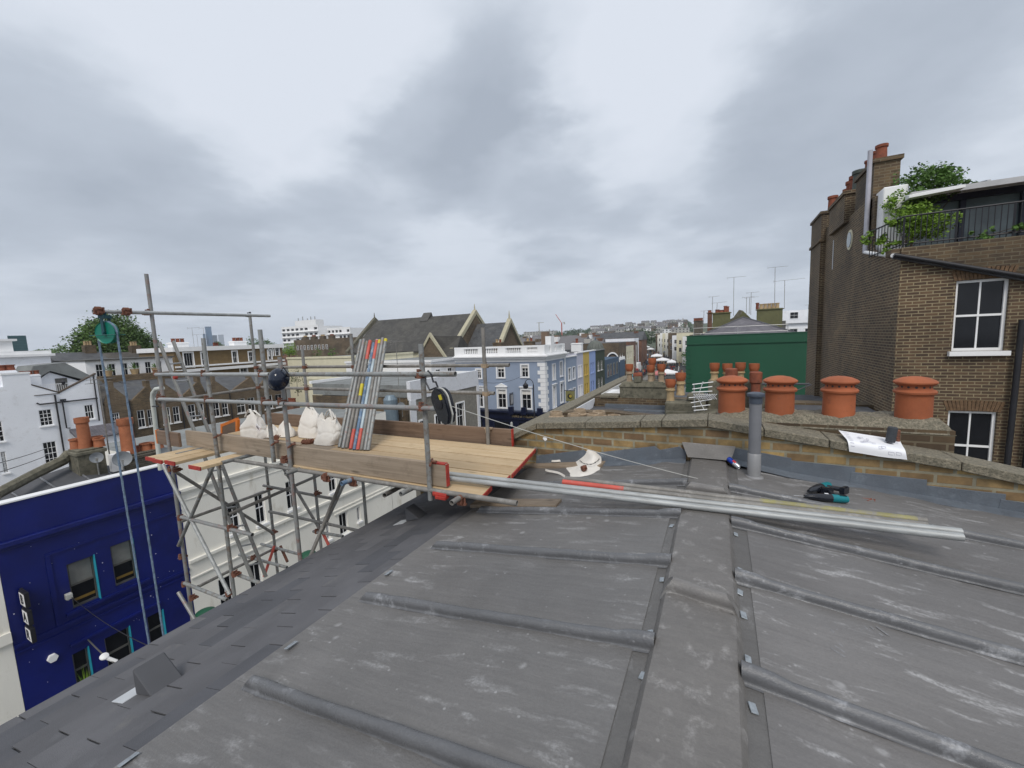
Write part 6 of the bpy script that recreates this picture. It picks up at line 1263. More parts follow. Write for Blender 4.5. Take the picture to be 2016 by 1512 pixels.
for u in (70.5,72.5,75,77.5): window(ci, fs, (u,-7.2,1.0,2.0), rd=-.02, surr=.16, fm=ROOFG)
MB().fbox(fs, 68.9, 80, G, -8.3, .004, .5).build('arcade', pm('stone_arcade', (.30,.29,.24), .85, var=.25, sc=1.2), ci)
# more fronts along both sides of the market street, which bends away to the left
r_ = random.Random(17)
COLS = [FARBR, CREAM, REDBR, WHITE, STUCCO, FARBR, pm('buff_render', (.42,.37,.26), .85, var=.1), COOLWHITE]
CN = ['brown brick','cream','red brick','white painted','off white stucco','brown brick','buff','pale grey']
yq, xl = 80.2, -17.3
for k in range(9):
    w = r_.uniform(5.5,8.5); x = -17.2-max(0,(yq-90))*.15; f = Fr('X', x); z = r_.uniform(-3.0,-1.2)
    ws = [((yq+.9+j*2.1, zz, .9, 1.5), {}) for j in range(int((w-1)//2.1)) for zz in (-5.2,-8.0)]
    t = block('street_house', CN[k % 8]+' house on the left of the market street, '+['just past the domed building','second past the domed building','third past the domed building','fourth past the domed building','fifth past the domed building','sixth past the domed building','seventh past the domed building','eighth past the domed building','last one before the distant trees'][k], 'house', f, yq, yq+w, z, 9, COLS[k % 8], ws, roof=ROOFD, group='houses along the market street', wopt=dict(sill=False))
    MB().fbox(f, yq, yq+w, G, -9.0, .004, .5).build('shopfront', [BLACKM,TEALP,SHOPB,REDPAINT,DKF][k % 5], t); yq += w+.05
yq = 112.0
for k in range(12):
    w = r_.uniform(10,14); x = -4.0-max(0,(yq-118))*.22; f = Fr('Y', yq); z = -1.2+r_.uniform(-.9,.7)+.004*(yq-66)
    cm = [CREAM,WHITE,FARBR,WHITE,CREAM,COOLWHITE,FARBR,STUCCO,CREAM,WHITE,STUCCO,FARBR][k]
    t = block('street_house', ['pale yellow','bright white','tall brown brick','plain white','second cream','cool white','narrow brown','grey white stucco','third cream','tall white','shaded stucco','farthest brown'][k]+' house on the right of the market street beyond the green wall', 'house', f, x, x+10, z, w-.05, cm, [((x+.8+j*2.2,zz,.9,1.5),{}) for j in range(2) for zz in (-4.4,-7.2)], roof=SLATE, group='houses along the market street', wopt=dict(sill=False))
    fw_ = Fr('W', x-.001)
    for j in range(int(w//2.2)):
        for zz in (z-2.6, z-5.4): window(t, fw_, (-(yq+.7+j*2.2)-.9, zz, .9, 1.6), rd=-.03, sill=False)
    yq += w+.02
# ------------------------------------------------------------------ market stalls, van and shoppers
def stall(px, py, w, d, colm, lab, yaw=0.0, h=2.3, peak=.7):
    c = Z(px, py, G+h); t = thing('market_stall', lab, 'market stall', (c.x,c.y,G), 'market stalls in the street'); R_ = lambda x, y, z: Vector((c.x+x*math.cos(yaw)-y*math.sin(yaw), c.y+x*math.sin(yaw)+y*math.cos(yaw), z))
    q = [R_(-w/2,-d/2,G+h), R_(w/2,-d/2,G+h), R_(w/2,d/2,G+h), R_(-w/2,d/2,G+h)]; e0, e1 = R_(0,-d*.25,G+h+peak), R_(0,d*.25,G+h+peak); lo = [v-Vector((0,0,.3)) for v in q]
    b = MB().face([q[0],q[1],e0]).face([q[1],q[2],e1,e0]).face([q[2],q[3],e1]).face([q[3],q[0],e0,e1])
    for i in range(4): b.face([lo[i],lo[(i+1)%4],q[(i+1)%4],q[i]])
    b.build('canopy', colm, t, fixn=False); lg = [MB().tube(R_(sx*w/2*.96,sy*d/2*.96,G),R_(sx*w/2*.96,sy*d/2*.96,G+h),.04,5).build('leg', GALV, t) for sx in (-1,1) for sy in (-1,1)]
    MB().box(R_(-w*.4,-d*.35,G+.75)-Vector((0,0,0)), R_(w*.4,d*.1,G+.95)).build('counter', [DKF,OLDW,REDPAINT][int(px) % 3], t)
TENT = pm('tent_white', (.78,.78,.80), .8, var=.04)
for px, py, w, d, cm, lab in ((1293,700,4.2,9,TENT,'largest white tent in the middle of the market street'), (1304,708,4.5,5,TENT,'white tent just before the largest one'), (1281,687,4,5,TENT,'far white tent in the market street'), (1274,683,3.5,4,TENT,'farthest small white tent in the market street'), (1269,698,3,3,pm('pale_blue_tarp', (.36,.42,.48), .8),'pale blue stall left of the largest tent'),
    (1314,733,4.4,3.4,TENT,'near white stall with blue flaps right of the chimney'), (1297,735,3,2.4,pm('striped_tarp', (.55,.2,.2), .8),'near red stall canopy beside the white one'), (1254,699,2.5,3,REDPAINT,'bright red stall at the left of the market street'), (1312,692,3,5,pm('grey_tarp', (.33,.34,.35), .8),'grey stall against the right shopfronts'), (1322,712,2.6,4,TENT,'slim white stall near the right shopfronts'), (1262,679,3,3,TENT,'tiny white stall far down the left side'), (1309,684,3,3,pm('maroon_tarp', (.16,.02,.04), .8),'maroon stall far down the street')):
    stall(px, py, w, d, cm, lab, .1)
vq = Z(1248,735,G+.6); dv = thing('delivery_van', 'white box van parked at the left of the market street', 'van', (vq.x,vq.y,G)); vx, vy = vq.x, vq.y
MB().box((vx-1.15,vy,G+.75),(vx+1.15,vy+4.2,G+3.35)).build('cargo_box', WHITE, dv, bevel=.05); MB().box((vx-1.05,vy+4.25,G+.55),(vx+1.05,vy+6.0,G+2.4)).build('cab', WHITE, dv, bevel=.2)
for sx in (-1,1):
    for yy in (1.0,5.2): MB().lathe((vx+sx*.85,vy+yy,G+.36), [(.36,-.12),(.36,.12)], 16, (1,0,0)).build('wheel', BLACKM, dv)
    MB().box((vx+sx*.95-.12,vy-.03,G+.8),(vx+sx*.95+.12,vy-.002,G+1.0)).build('tail_light', REDPAINT, dv)
text(dv, 'dpd', ((1,0,0),(0,0,1)), 1.05, BLACKM, (vx,vy-.02,G+2.2), ext=.01, bold=True)
figs = []
def figure(mat_top, mat_leg, hair, seed):
    rr = random.Random(seed); t = thing('person', 'figure', 'person', (0,0,0)); s = rr.uniform(.05,.22)
    me = bpy.data.meshes.new('body'); vs = [(0,0,.92),(0,0,1.18),(0,0,1.42),(0,.02,1.52),(0,.03,1.68),(-.10,0,.88),(-.11,s,.48),(-.11,-s*.4,.05),(.10,0,.88),(.11,-s,.48),(.11,s*.4,.05),(-.20,0,1.38),(-.25,.03,1.12),(-.23,.14,.92),(.20,0,1.38),(.25,-.03,1.12),(.23,.10,.92)]
    es = [(0,1),(1,2),(2,3),(3,4),(0,5),(5,6),(6,7),(0,8),(8,9),(9,10),(2,11),(11,12),(12,13),(2,14),(14,15),(15,16)]; rad = [.15,.14,.15,.06,.10,.09,.07,.05,.09,.07,.05,.06,.05,.04,.06,.05,.04]
    me.from_pydata(vs, es, []); o = bpy.data.objects.new('body', me); col.objects.link(o); md = o.modifiers.new('s', 'SKIN'); 
    for i, v_ in enumerate(me.skin_vertices[0].data if me.skin_vertices else []): v_.radius = (rad[i], rad[i]*.8)
    dg = bpy.context.evaluated_depsgraph_get(); m2 = bpy.data.meshes.new_from_object(o.evaluated_get(dg)); bpy.data.objects.remove(o); bm = bmesh.new(); bm.from_mesh(m2); bm.to_mesh(m2); bm.free()
    m2.materials.append(mat_top); o = bpy.data.objects.new('body', m2); col.objects.link(o); o.parent = t; ROOT[o.name] = Vector((0,0,0))
    tr = MB(); tr.path([(-.1,0,.93),(-.11,s,.48),(-.11,-s*.4,.03)], [.115,.095,.075], 7).path([(.1,0,.93),(.11,-s,.48),(.11,s*.4,.03)], [.115,.095,.075], 7).build('trousers', mat_leg, t); MB().lathe((0,.02,1.62), [(.02,-.06),(.105,0),(.11,.08),(.07,.15),(.01,.17)], 8).build('hair', hair, t, smooth=True); return t
SK = [pm('dark_jacket', (.02,.022,.03), .9), pm('grey_coat', (.13,.13,.14), .9), pm('red_top', (.32,.03,.03), .9), pm('white_shirt', (.62,.62,.62), .9), pm('denim', (.05,.075,.13), .9), pm('tan_top', (.30,.21,.12), .9)]; HAIR = pm('brown_hair', (.04,.025,.015), .7)
NM = ['dark jacket','grey coat','red top','white shirt','denim jacket','tan top']
protos = [figure(SK[k], SK[4 if k % 2 else 0], HAIR, k) for k in range(6)]
cnt = 0; first = [True]*6; r_ = random.Random(4)
for k in range(215):
    py = r_.uniform(684, 742); f_ = (py-684)/58; px = r_.uniform(1256-4*f_, 1300+44*f_); q = Z(px, py, G); kk = r_.choice((0,0,0,1,1,2,3,4,4,5))
    o = protos[kk]
    if not first[kk]: o = copy_tree(o)
    first[kk] = False; o.location = (q.x,q.y,G); o.rotation_euler.z = r_.uniform(0,6.28); tag(o, 'shopper wearing a '+NM[kk]+' in the crowded market street', 'person', 'shoppers in '+NM[kk]+'s')
cb2 = MB(); r_ = random.Random(9)
for k in range(420):
    y = r_.uniform(140,330); x = -5.0-max(0,(y-118))*.22-r_.uniform(0,9); h = r_.uniform(1.55,1.8); cb2.lathe((x,y,G), [(.17,0),(.2,h*.5),(.27,h*.8),(.08,h*.86),(.12,h*.93),(.04,h)], 5)
    if k in (139,279,419): tag(cb2.build('crowd', [SK[0],SK[1],SK[5]][k//140]), ['dark clothed','grey clothed','tan clothed'][k//140]+' far off shoppers filling the end of the market street', 'crowd', kind='stuff'); cb2 = MB()
# ------------------------------------------------------------------ neighbour roofs beyond the party wall
nb_ = thing('neighbour_house', 'neighbouring terrace house whose low roof lies beyond the party wall', 'house', (-1,9,G))
MB().box((-4.0,5.08,G),(2.2,8.0,-2.4)).box((-4.0,8.001,G),(2.2,13.4,-2.5)).build('wall', STUCCO, nb_)
MB().box((-4.15,5.1,-2.39),(-3.75,20.5,-2.02)).build('front_parapet', COPE, nb_, bevel=.01)
MB().hexa([(-3.7,8.45,-2.5),(3.4,8.45,-2.5),(3.4,13.4,-2.5),(-3.7,13.4,-2.5),(-3.7,8.46,-2.42),(3.4,8.46,-2.38),(3.4,13.4,-2.30),(-3.7,13.4,-2.36)]).build('roof', ROOFD, nb_)
MB().prism([X(1126,808,-3.72), X(1164,808,-3.72), X(1171,783,-3.72)], (.03,0,0)).build('white_upstand', COOLWHITE, nb_)
MB().prism([(-3.7,8.45,-2.6),(-.4,8.45,-2.6),(-.4,8.45,-1.72),(-2.0,8.45,-1.60),(-3.0,8.45,-1.64),(-3.7,8.45,-1.95)], (0,.3,0)).build('cross_wall', SOOT, nb_)
MB().hexa([(-3.74,5.1,-2.6),(1.6,5.1,-2.6),(1.6,7.7,-2.6),(-3.74,7.7,-2.6),(-3.74,5.1,-2.3),(1.6,5.1,-2.1),(1.6,7.7,-2.1),(-3.74,7.7,-2.3)]).build('roof', SLATE, nb_)
ls = stack('chimney', 'low chimney with six squat buff pots just beyond the party wall', (-3.35,7.75), (-1.2,8.42), -2.8, -2.12, DARKBR, [], capm=COPE)
for px, py, y in ((1095,813,7.85),(1130,817,7.9),(1168,817,7.9),(1209,820,7.95),(1141,808,8.25),(1179,812,8.25)):
    q = Y(px, py, y); h = .42; c = (q.x, y, q.z-h+.03); r = .135
    MB().lathe(c, [(r*.9,0),(r*.88,h*.55),(r*.95,h*.6),(r*1.18,h*.68),(r*1.2,h*.76),(r*.98,h*.82),(r*1.0,h*.9),(r*.92,h),(r*.72,h),(r*.68,h*.7)], 22).build('chimney_pot', BUFFD, ls, smooth=True)
MB().box((-3.7,13.4,G),(6,13.9,-2.05)).build('cross_wall', SOOT, nb_); MB().box((-3.5,13.35,-2.049),(-2.9,13.95,-1.98)).build('cross_coping', COPE, nb_)
fl3 = MB().box((-3.3,13.2,-2.36),(-1.4,13.38,-2.25)).box((-2.6,12.7,-2.36),(-1.2,12.95,-2.325)); fl3.build('flashing', LEADF, nb_)
MB().box((-1.3,12.2,-2.6),(.7,13.2,-2.22)).build('ledge', MOSSY, nb_)
n2 = thing('neighbour_house', 'second neighbouring house with a white parapet top beyond the rendered chimney', 'house', (-1,17,G)); MB().box((-4.0,13.95,G),(6,20,-2.8)).build('wall', STUCCO, n2); MB().box((-4.18,14.5,-2.81),(-3.72,20.5,-2.09)).build('parapet_capping', WHITE, n2); MB().box((-3.7,13.95,-2.79),(6,20,-2.72)).build('roof', ROOFD, n2)
MB().hexa([(-3.7,14.6,-2.5),(-3.3,14.6,-2.5),(-2.9,16,-2.5),(-3.7,16,-2.5),(-3.7,14.6,-2.12),(-3.6,14.6,-2.12),(-3.4,16,-2.12),(-3.7,16,-2.12)]).build('white_upstand', WHITE, n2)
HOODP = TERRA
big = thing('chimney', 'broad mossy rendered chimney with orange hooded pots beyond the party wall', 'chimney', (-2.1,13.7,-2.6))
MB().box((-2.86,13.41,-2.6),(-1.42,14.1,-1.72)).build('stack', MOSSY, big); MB().hexa([(-2.92,13.36,-1.719),(-1.36,13.36,-1.719),(-1.36,14.15,-1.719),(-2.92,14.15,-1.719),(-2.78,13.45,-1.52),(-1.5,13.45,-1.52),(-1.5,14.05,-1.52),(-2.78,14.05,-1.52)]).build('mortar_cap', MOSSY, big, bevel=.04, seg=2)
def hoodpot(parent, px, py_top, y, zb, r, mat=BUFF, hood=TERRA):
    q = Y(px, py_top, y); h = q.z-zb-.235
    return pot(parent, (q.x,y,zb), r, max(.15,h), mat, hood)
for px, py, y in ((1239,717,13.6),(1284,705,13.95),(1281,719,13.65),(1302,717,13.6)): hoodpot(big, px, py, y, -1.56, .10, BUFFD)
q = Y(1256,737,13.55); MB().obox((q.x,13.6,-1.44), (.24,.3,.22)).build('brick_plinth', MOSSY, big, bevel=.02); MB().lathe((q.x-.14,13.55,q.z-.05), [(.085,0),(.10,.03),(.10,.22),(.085,.27)], 16, (1,0,.1)).build('chimney_pot', TERRAD, big, smooth=True)
lo = thing('chimney', 'low mossy stack with two tall buff pots left of the fallen aerial', 'chimney', (-.9,12.6,-2.6))
MB().box((-1.36,12.35,-2.6),(-.30,12.95,-1.96)).box((-.78,12.45,-1.96),(-.32,12.92,-1.74)).build('stack', MOSSY, lo, bevel=.05)
hoodpot(lo, 1320,747, 12.6, -2.0, .115); hoodpot(lo, 1340,734, 12.65, -1.80, .115)
for k, (px, py) in enumerate(((1340,766),)): pass
bk = thing('chimney', 'row chimney with four buff pots standing before the green wall', 'chimney', (.4,13.2,-2.6))
MB().box((-.25,12.95,-2.6),(1.15,13.5,-1.42)).build('stack', MOSSY, bk, bevel=.03)
for px, py in ((1407,715),(1432,716),(1458,714),(1485,716)): hoodpot(bk, px, py, 13.2, -1.42, .105)
for px, py in ((1440,741),(1488,748)): 
    q = Y(px,py,12.6); MB().lathe((q.x,12.6,-2.3), [(.12,0),(.11,q.z+2.2),(.15,q.z+2.24),(.15,q.z+2.5),(.12,q.z+2.52)], 16).build('chimney_pot', TERRAD, bk, smooth=True)
fa_ = thing('fallen_aerial', 'bent white television aerial lying between chimneys before the green wall', 'aerial', (-.2,12,-2)); q_ = MB()
for (a, c) in (((1363,757),(1404,752)),((1363,766),(1402,761)),((1362,772),(1402,770)),((1356,783),(1400,779)),((1360,793),(1402,786)),((1363,801),(1398,797)),((1366,808),(1392,806)),((1384,752),(1376,775)),((1376,787),(1387,808))): q_.tube(Y(*a,11.8), Y(*c,12.0), .012, 6)
for k in range(9): x = 1366+k*4.5; q_.tube(Y(x,776,11.8), Y(x+9,786,11.9), .010, 5).tube(Y(x+9,776,11.8), Y(x,785,11.9), .010, 5)
q_.build('elements', WHITE, fa_); MB().tube(Y(1366,758,11.9), Y(1368,812,11.9), .022, 8).build('mast', GALV, fa_)
rl3 = MB().tube(Y(1500,756,12.6), Y(1594,756,12.6), .03, 6).box((1.2,12.6,-2.6),(3.45,13.4,-2.1)).tube(Y(1560,772,12.4),Y(1598,757,12.4),.015,6); tag(rl3.build('roof_kerb', ROOFD), 'dark roof kerb with rail below the green wall', 'roof edge')

# ------------------------------------------------------------------ green painted end wall, hipped roof and olive gables
FG = Fr('Y', 60); gu0, gu1 = -3.82, 12.0
gr = block('green_building', 'building with a big plain dark green painted end wall', 'building', FG, gu0, gu1, -.60, 14, GREENP, [], roof=ROOFD)
MB().fbox(FG, gu0-.12, gu1, -1.72, -1.58, .002, .14).fbox(FG, gu0-.12, gu1, -.62, -.52, -.4, .06).build('string_course', GREENP, gr)
qb = MB()
for k in range(13): qb.fbox(FG, gu0-.10, gu0+(.62 if k % 2 else .5), -2.55-k*.62, -2.0-k*.62, .002, .07)
qb.build('quoins', GREENP, gr)
ax_ = Y(1463,622,67); a0, a1 = Y(1392,662,61.5).x, Y(1548,658,61.5).x
hp = MB(); A, Bq, Cq = Vector((a0-1,61.2,-.62)), Vector((a1+1,61.2,-.62)), Vector((ax_.x,66.5,1.75)); D_ = Vector((ax_.x,74,1.75)); E_, F_ = Vector((a0-1,74,-.62)), Vector((a1+1,74,-.62))
hp.face([A,Bq,Cq]).face([Bq,F_,D_,Cq]).face([F_,E_,D_]).face([E_,A,Cq,D_]).face([A,E_,F_,Bq]); hp.build('hip_roof', SLATEP, gr)
MB().tube(A,Cq,.12,6).tube(Bq,Cq,.12,6).build('hip_ridge', ROOFD, gr)
ra = MB()
for z in (.0,.75): ra.tube((-3.0,60.6,z-.3),(7.6,60.6,z-.3),.035,6)
for x in (-3.0,2.2,7.6): ra.tube((x,60.6,-.6),(x,60.6,.5),.035,6)
ra.build('roof_rail', STEEL, gr)
og = thing('olive_gable', 'olive rendered gabled end wall with two chimneys behind the hipped roof', 'building', (3.5,76,G)); YO = 76
def ypoly(y, pts): return [Y(px,py,y) for px,py in pts]
MB().prism(ypoly(YO, [(1372,672),(1402,650),(1450,632),(1463,612),(1492,640),(1560,664),(1600,690),(1372,690)]), (0,.6,0)).build('gable_wall', OLIVE, og)
MB().prism(ypoly(YO-.01, [(1400,651),(1450,632),(1463,611.5),(1455,610),(1444,625),(1398,648)]), (0,.7,0)).build('coping', MOSSY, og)
def ystack(lab, x0, x1, yt, yb, y, wm, pots):
    a, b_ = Y(x0,yt,y), Y(x1,yt,y); zb = Y((x0+x1)/2,yb,y).z
    return stack('chimney', lab, (a.x,y), (b_.x,y+1.2), zb-3, a.z, wm, [(Y(px,yt,y).x, y+.6, r, h, m_) for px, r, h, m_ in pots], cap=.15)
ystack('left olive chimney with brown pots on the green building', 1403, 1438, 618, 650, 74, OLIVE, [(1412,.3,.5,TERRAD),(1420,.35,.4,TERRAD),(1428,.25,1.0,TERRAD),(1432,.25,.9,TERRAD)])
ystack('right chimney with five buff pots on the green building', 1491, 1541, 611, 640, 74, OLIVE, [(1491.5,.22,1.0,TERRAD),(1499,.26,.8,BUFF),(1507,.26,.8,BUFF),(1515,.26,.8,BUFF),(1523,.26,.8,BUFF),(1531,.26,.8,BUFF)])
ystack('small dark stack with a row of tiny pots left of the olive chimney', 1366, 1384, 633, 650, 120, DARKBR, [(1367+k*3,.2,.7,TERRAD) for k in range(6)])
ystack('red topped chimney beside the dark dormer', 1393, 1402, 617, 640, 84, REDBR, [(1397,.3,.4,TERRAD)])
for px, pyt, pyb, y, az, L, lab in ((1403,584,622,76,.2,1.6,'leftmost thin tv aerial above the green building'), (1412,596,620,75,.1,2.2,'short broad tv aerial on the left olive chimney'), (1445,546,622,70,.35,2.6,'tall tv aerial left of the cluster over the green building'), (1470,585,622,78,.2,1.8,'left aerial of the middle cluster'), (1479,576,620,78,.5,2.0,'bent topped aerial of the middle cluster'), (1476,586,618,79,.1,2.0,'double armed aerial of the middle cluster'), (1526,526,602,74,.45,3.0,'tallest tv aerial above the buff pots'), (1545,552,608,72,.25,4.0,'wide tv aerial on the right dark mast'), (1386,612,640,90,.2,1.6,'small aerial left of the red topped chimney'), (1592,600,615,150,.2,2.5,'tiny aerial beside the brown house edge')):
    b_ = Y(px-1, pyb, y); tpp = Y(px, pyt, y); aerial(lab, (b_.x,y,b_.z), tpp.z-b_.z, az, L, 8, lean=(tpp.x-b_.x)/(tpp.z-b_.z))
# white houses between the green roof and the brown house
WY = 105; wf = Fr('Y', WY); u0, z1 = wf.uz(1542,626); u1 = wf.uz(1625,624)[0]
wr = block('white_house', 'distant white house with balustrade between green roof and brown brick house', 'house', wf, u0, u1, z1-1.2, 10, COOLWHITE, [((u0+1.2+k*2.7,z1-5.0,1.4,2.6),dict(surr=.2)) for k in range(4)], roof=SLATE)
MB().fbox(wf, u0-.3, u1, z1-1.199, z1-.5, -.4, .5).fbox(wf, u0, u1, z1-.499, z1+1.6, -8, -2.5).build('cornice', COOLWHITE, wr); 
for k in range(3): window(wr, Fr('Y', WY+2.499), (u0+1.5+k*3.2, z1-.2, 1.5, 1.4), rd=-.02, sill=False)
MB().fbox(wf, u0-1.4, u0+.4, z1-3.8, z1-.6, -1.0, .6).build('water_tank', DKF, wr)

# ------------------------------------------------------------------ brown brick house on the right
FB_, FW_ = Fr('Y', 12.19), Fr('W', 3.575)
br_ = thing('brick_house', 'tall brown brick house on the right with a planted roof terrace', 'house', (6,16,G))
w1 = (4.50,-.64,.80,1.49); w2 = (4.53,-3.50,.76,1.56)
p = FB_.p; fb2 = MB().wall(FB_, 3.575, 9.5, G, .875, [w1,w2], .14)
fb2.prism([(3.575,12.191,.876),(5.42,12.191,.876),(3.575,12.191,1.50)], (0,.008,0))
fb2.build('front_wall', BROWN, br_, fixn=False)
for w in (w1, w2): window(br_, FB_, w, rd=.12, fw=.05, bar=.028)
for (u,z,w,h) in (w1,w2):
    ar = MB()
    for k in range(15):
        f_ = (k-7)/7; x = u+w/2+f_*(w/2+.04); ar.obox((x,12.186,z+h+.13-.02*f_*f_), (.05,.02,.23), (math.cos(f_*.28),0,-math.sin(f_*.28)), (0,1,0))
    ar.build('window_arch', pm('arch_brick', (.13,.078,.042), .9, var=.4, sc=12), br_)
up = MB().box((3.58,12.20,.9),(9.5,12.6,1.66)).box((3.42,12.24,1.52),(3.5799,12.6,1.655)); up.build('upper_wall', pm('dark_upper_brick', (.07,.052,.036), .9, var=.3, sc=4), br_) if False else up.build('upper_wall', SOOT, br_)
sw = MB(); Y0, Y1 = 12.19, 21.0
sw.face([(3.575,Y1,G),(3.575,Y0,G),(3.575,Y0,1.5),(3.575,13.2,1.6),(3.575,14.5,2.2),(3.575,14.6,3.35),(3.575,17.2,3.35),(3.575,Y1,3.9)]); sw.face([(3.575,Y1,G),(3.575,Y1,3.9),(9.5,Y1,3.9),(9.5,Y1,G)])
sw.face([(9.5,Y0,G),(9.5,Y1,G),(9.5,Y1,3.9),(9.5,Y0,.55)]); sw.build('side_wall', BROWN, br_, fixn=False)
MB().box((3.60,14.3,-1),(3.9,Y1,3.33)).build('parapet_back', SOOT, br_)
for nm, (ya, yb_, xa, xb, zb, zt) in {'far':(19.7,21.6,3.42,4.25,G,4.22),'mid':(16.6,18.6,3.45,4.35,3.2,4.05),'near':(14.5,16.1,3.60,4.13,1.9,4.22)}.items():
    c = MB().box((xa,ya,zb),(xb,yb_,zt)).box((xa-.05,ya-.05,zt),(xb+.05,yb_+.05,zt+.10))
    if nm == 'far': c.box((xa-.06,ya-.06,3.2),(xb,yb_,3.3))
    st_ = c.build('chimney_stack', BROWN if nm != 'near' else SOOT, br_)
    for k, (dy, m_, r, h) in enumerate({'far':[(.25,TERRAD,.15,.55)],'mid':[(.3,GREENP,.17,.62),(.8,TERRAD,.14,.62),(1.2,TERRAD,.14,.58),(1.6,TERRAD,.13,.45)],'near':[(.32,TERRAD,.125,.42),(.80,TERRAD,.13,.42),(1.25,TERRAD,.12,.36)]}[nm]):
        if nm == 'mid' and k == 0: m_ = pm('dark_lead_pot', (.045,.055,.045), .6)
        plainpot(st_, ((xa+xb)/2-.05, ya+dy, zt+.10), r, h, m_, 16)
MB().box((3.66,13.9,1.5),(4.14,14.45,3.42)).build('white_end_wall', WHITE, br_, bevel=.02)
MB().path([(3.50,14.48,1.93),(3.50,14.48,4.55)], .055, 12).build('vent_stack', pm('grey_plastic', (.40,.40,.45), .5), br_, smooth=True)
MB().path([(3.50,14.48,1.95),(3.50,13.4,1.72),(3.50,12.3,1.52),(3.42,12.13,1.50)], .045, 10).build('white_pipe', WHITE, br_, smooth=True)
MB().path([(3.42,12.06,1.50),(5.48,12.06,.82),(8,12.06,-.02)], .045, 10).build('black_gutter', BLACKM, br_, smooth=True)
MB().hexa([(3.42,12.08,1.44),(6.3,12.08,.47),(6.3,12.199,.47),(3.42,12.199,1.44),(3.42,12.10,1.50),(6.3,12.10,.53),(6.3,12.199,.57),(3.42,12.199,1.54)]).build('lead_capping', ROOFD, br_)
dpx = Y(2014,640,12.05).x; MB().path([(dpx,12.08,-.02),(dpx-.03,12.08,-3.9)], .05, 10).path([(dpx+.28,12.08,-.8),(dpx+.22,12.08,-4)], .05, 10).build('downpipe', BLACKM, br_, smooth=True)
ov = MB().lathe((3.575,16.35,2.62), [(.30,0),(.30,.02)], 20, (-1,0,0)); o = ov.build('round_window', CREAM, br_); MB().lathe((3.552,16.35,2.62), [(.23,0),(.23,.012)], 20, (-1,0,0)).build('pane', GLASSB, o)
MB().box((3.56,18.35,2.0),(3.572,18.45,3.0)).build('slit_window', STEEL, br_)
# roof terrace: planks, railing, glazing, canopy, creeper
MB().box((3.6,12.61,1.45),(9.5,16,1.6)).build('terrace_floor', OLDW2, br_)
rt_ = MB().tube((3.66,12.42,2.36),(9.5,12.42,2.36),.018,6).tube((3.66,12.42,1.76),(9.5,12.42,1.76),.014,6).tube((3.66,12.42,2.36),(3.35,13.5,2.30),.018,6).tube((3.66,12.42,1.76),(3.35,13.5,1.70),.014,6)
for k in range(58): x = 3.66+k*.095; rt_.tube((x,12.42,1.68),(x,12.42,2.36),.009 if k % 9 else .02,5)
for k in range(12): f_ = k/11; rt_.tube((3.66-.31*f_,12.42+1.08*f_,1.66),(3.66-.31*f_,12.42+1.08*f_,2.34),.009,5)
tag(rt_.build('terrace_railing', BLACKM), 'black iron railing round the brown house roof terrace', 'railing')
gl = MB().box((4.3,14.55,1.6),(9.5,14.6,2.98)); gl.build('terrace_glazing', GLASSB, br_); fr_ = MB()
for x in (4.3,5.35,6.4,7.5): fr_.box((x-.05,14.45,1.6),(x+.05,14.549,3.0))
fr_.box((4.25,14.4,2.98),(9.5,14.62,3.12)); fr_.build('glazing_frame', IRONB, br_)
cp = MB().hexa([(4.1,13.6,3.02),(9.5,13.6,3.05),(9.5,16.5,3.55),(4.1,16.5,3.52),(4.1,13.6,3.08),(9.5,13.6,3.11),(9.5,16.5,3.61),(4.1,16.5,3.58)]); cp.build('canopy_roof', pm('pale_canopy', (.30,.31,.335), .4, var=.1), br_)
kk = MB().box((4.05,13.50,2.99),(9.5,13.59,3.11))
for x in (5.4,6.6,7.8): kk.hexa([(x,13.6,3.10),(x+.06,13.6,3.10),(x+.06,16.5,3.60),(x,16.5,3.60),(x,13.6,3.16),(x+.06,13.6,3.16),(x+.06,16.5,3.66),(x,16.5,3.66)])
kk.build('canopy_edge', pm('grey_white_frame', (.46,.46,.47), .5, var=.1), br_)
MB().hexa([(3.95,13.2,2.92),(4.9,13.2,2.98),(4.9,13.44,2.98),(3.95,13.44,2.92),(3.95,13.2,2.98),(4.9,13.2,3.04),(4.9,13.44,3.10),(3.95,13.44,3.04)]).build('awning_bar', WHITE, br_)
tree('climbing_plant', 'dense green creeper mounded over the terrace canopy by the near chimney', (4.25,13.9,1.6), 1.6, [((.30,.35,1.80),(.62,.42,.42)),((.55,.3,1.9),(.40,.35,.28)),((.05,.0,1.35),(.25,.25,.35)),((1.0,.4,1.65),(.32,.25,.14))], 4600, .065, LEAF, 'terrace plants', .035, 31, 'plant')
tree('climbing_plant', 'bright green creeper spilling over the railing corner of the terrace', (3.75,12.75,1.6), .7, [((.0,-.05,.72),(.42,.28,.15)),((.30,.15,.62),(.42,.35,.25)),((-.42,.25,.46),(.28,.25,.17)),((-.12,-.20,.12),(.27,.16,.17)),((.6,.1,.55),(.35,.25,.28)),((.3,.6,.9),(.4,.3,.35)),((.15,.9,1.3),(.25,.25,.3)),((-.30,-.05,.25),(.22,.15,.12))], 4200, .062, pm('leaf_vine', (.15,.26,.02), .7, var=.4, sc=2), 'terrace plants', .02, 32, 'plant')
tree('climbing_plant', 'thin trailing creeper along the foot of the terrace railing', (5.0,12.5,1.6), .5, [((.0,-.1,.22),(.35,.12,.13)),((.6,-.1,.22),(.3,.12,.12)),((1.3,.3,.55),(.45,.15,.30)),((.9,.2,.3),(.3,.15,.2))], 620, .075, LEAF, 'terrace plants', .02, 33, 'plant')
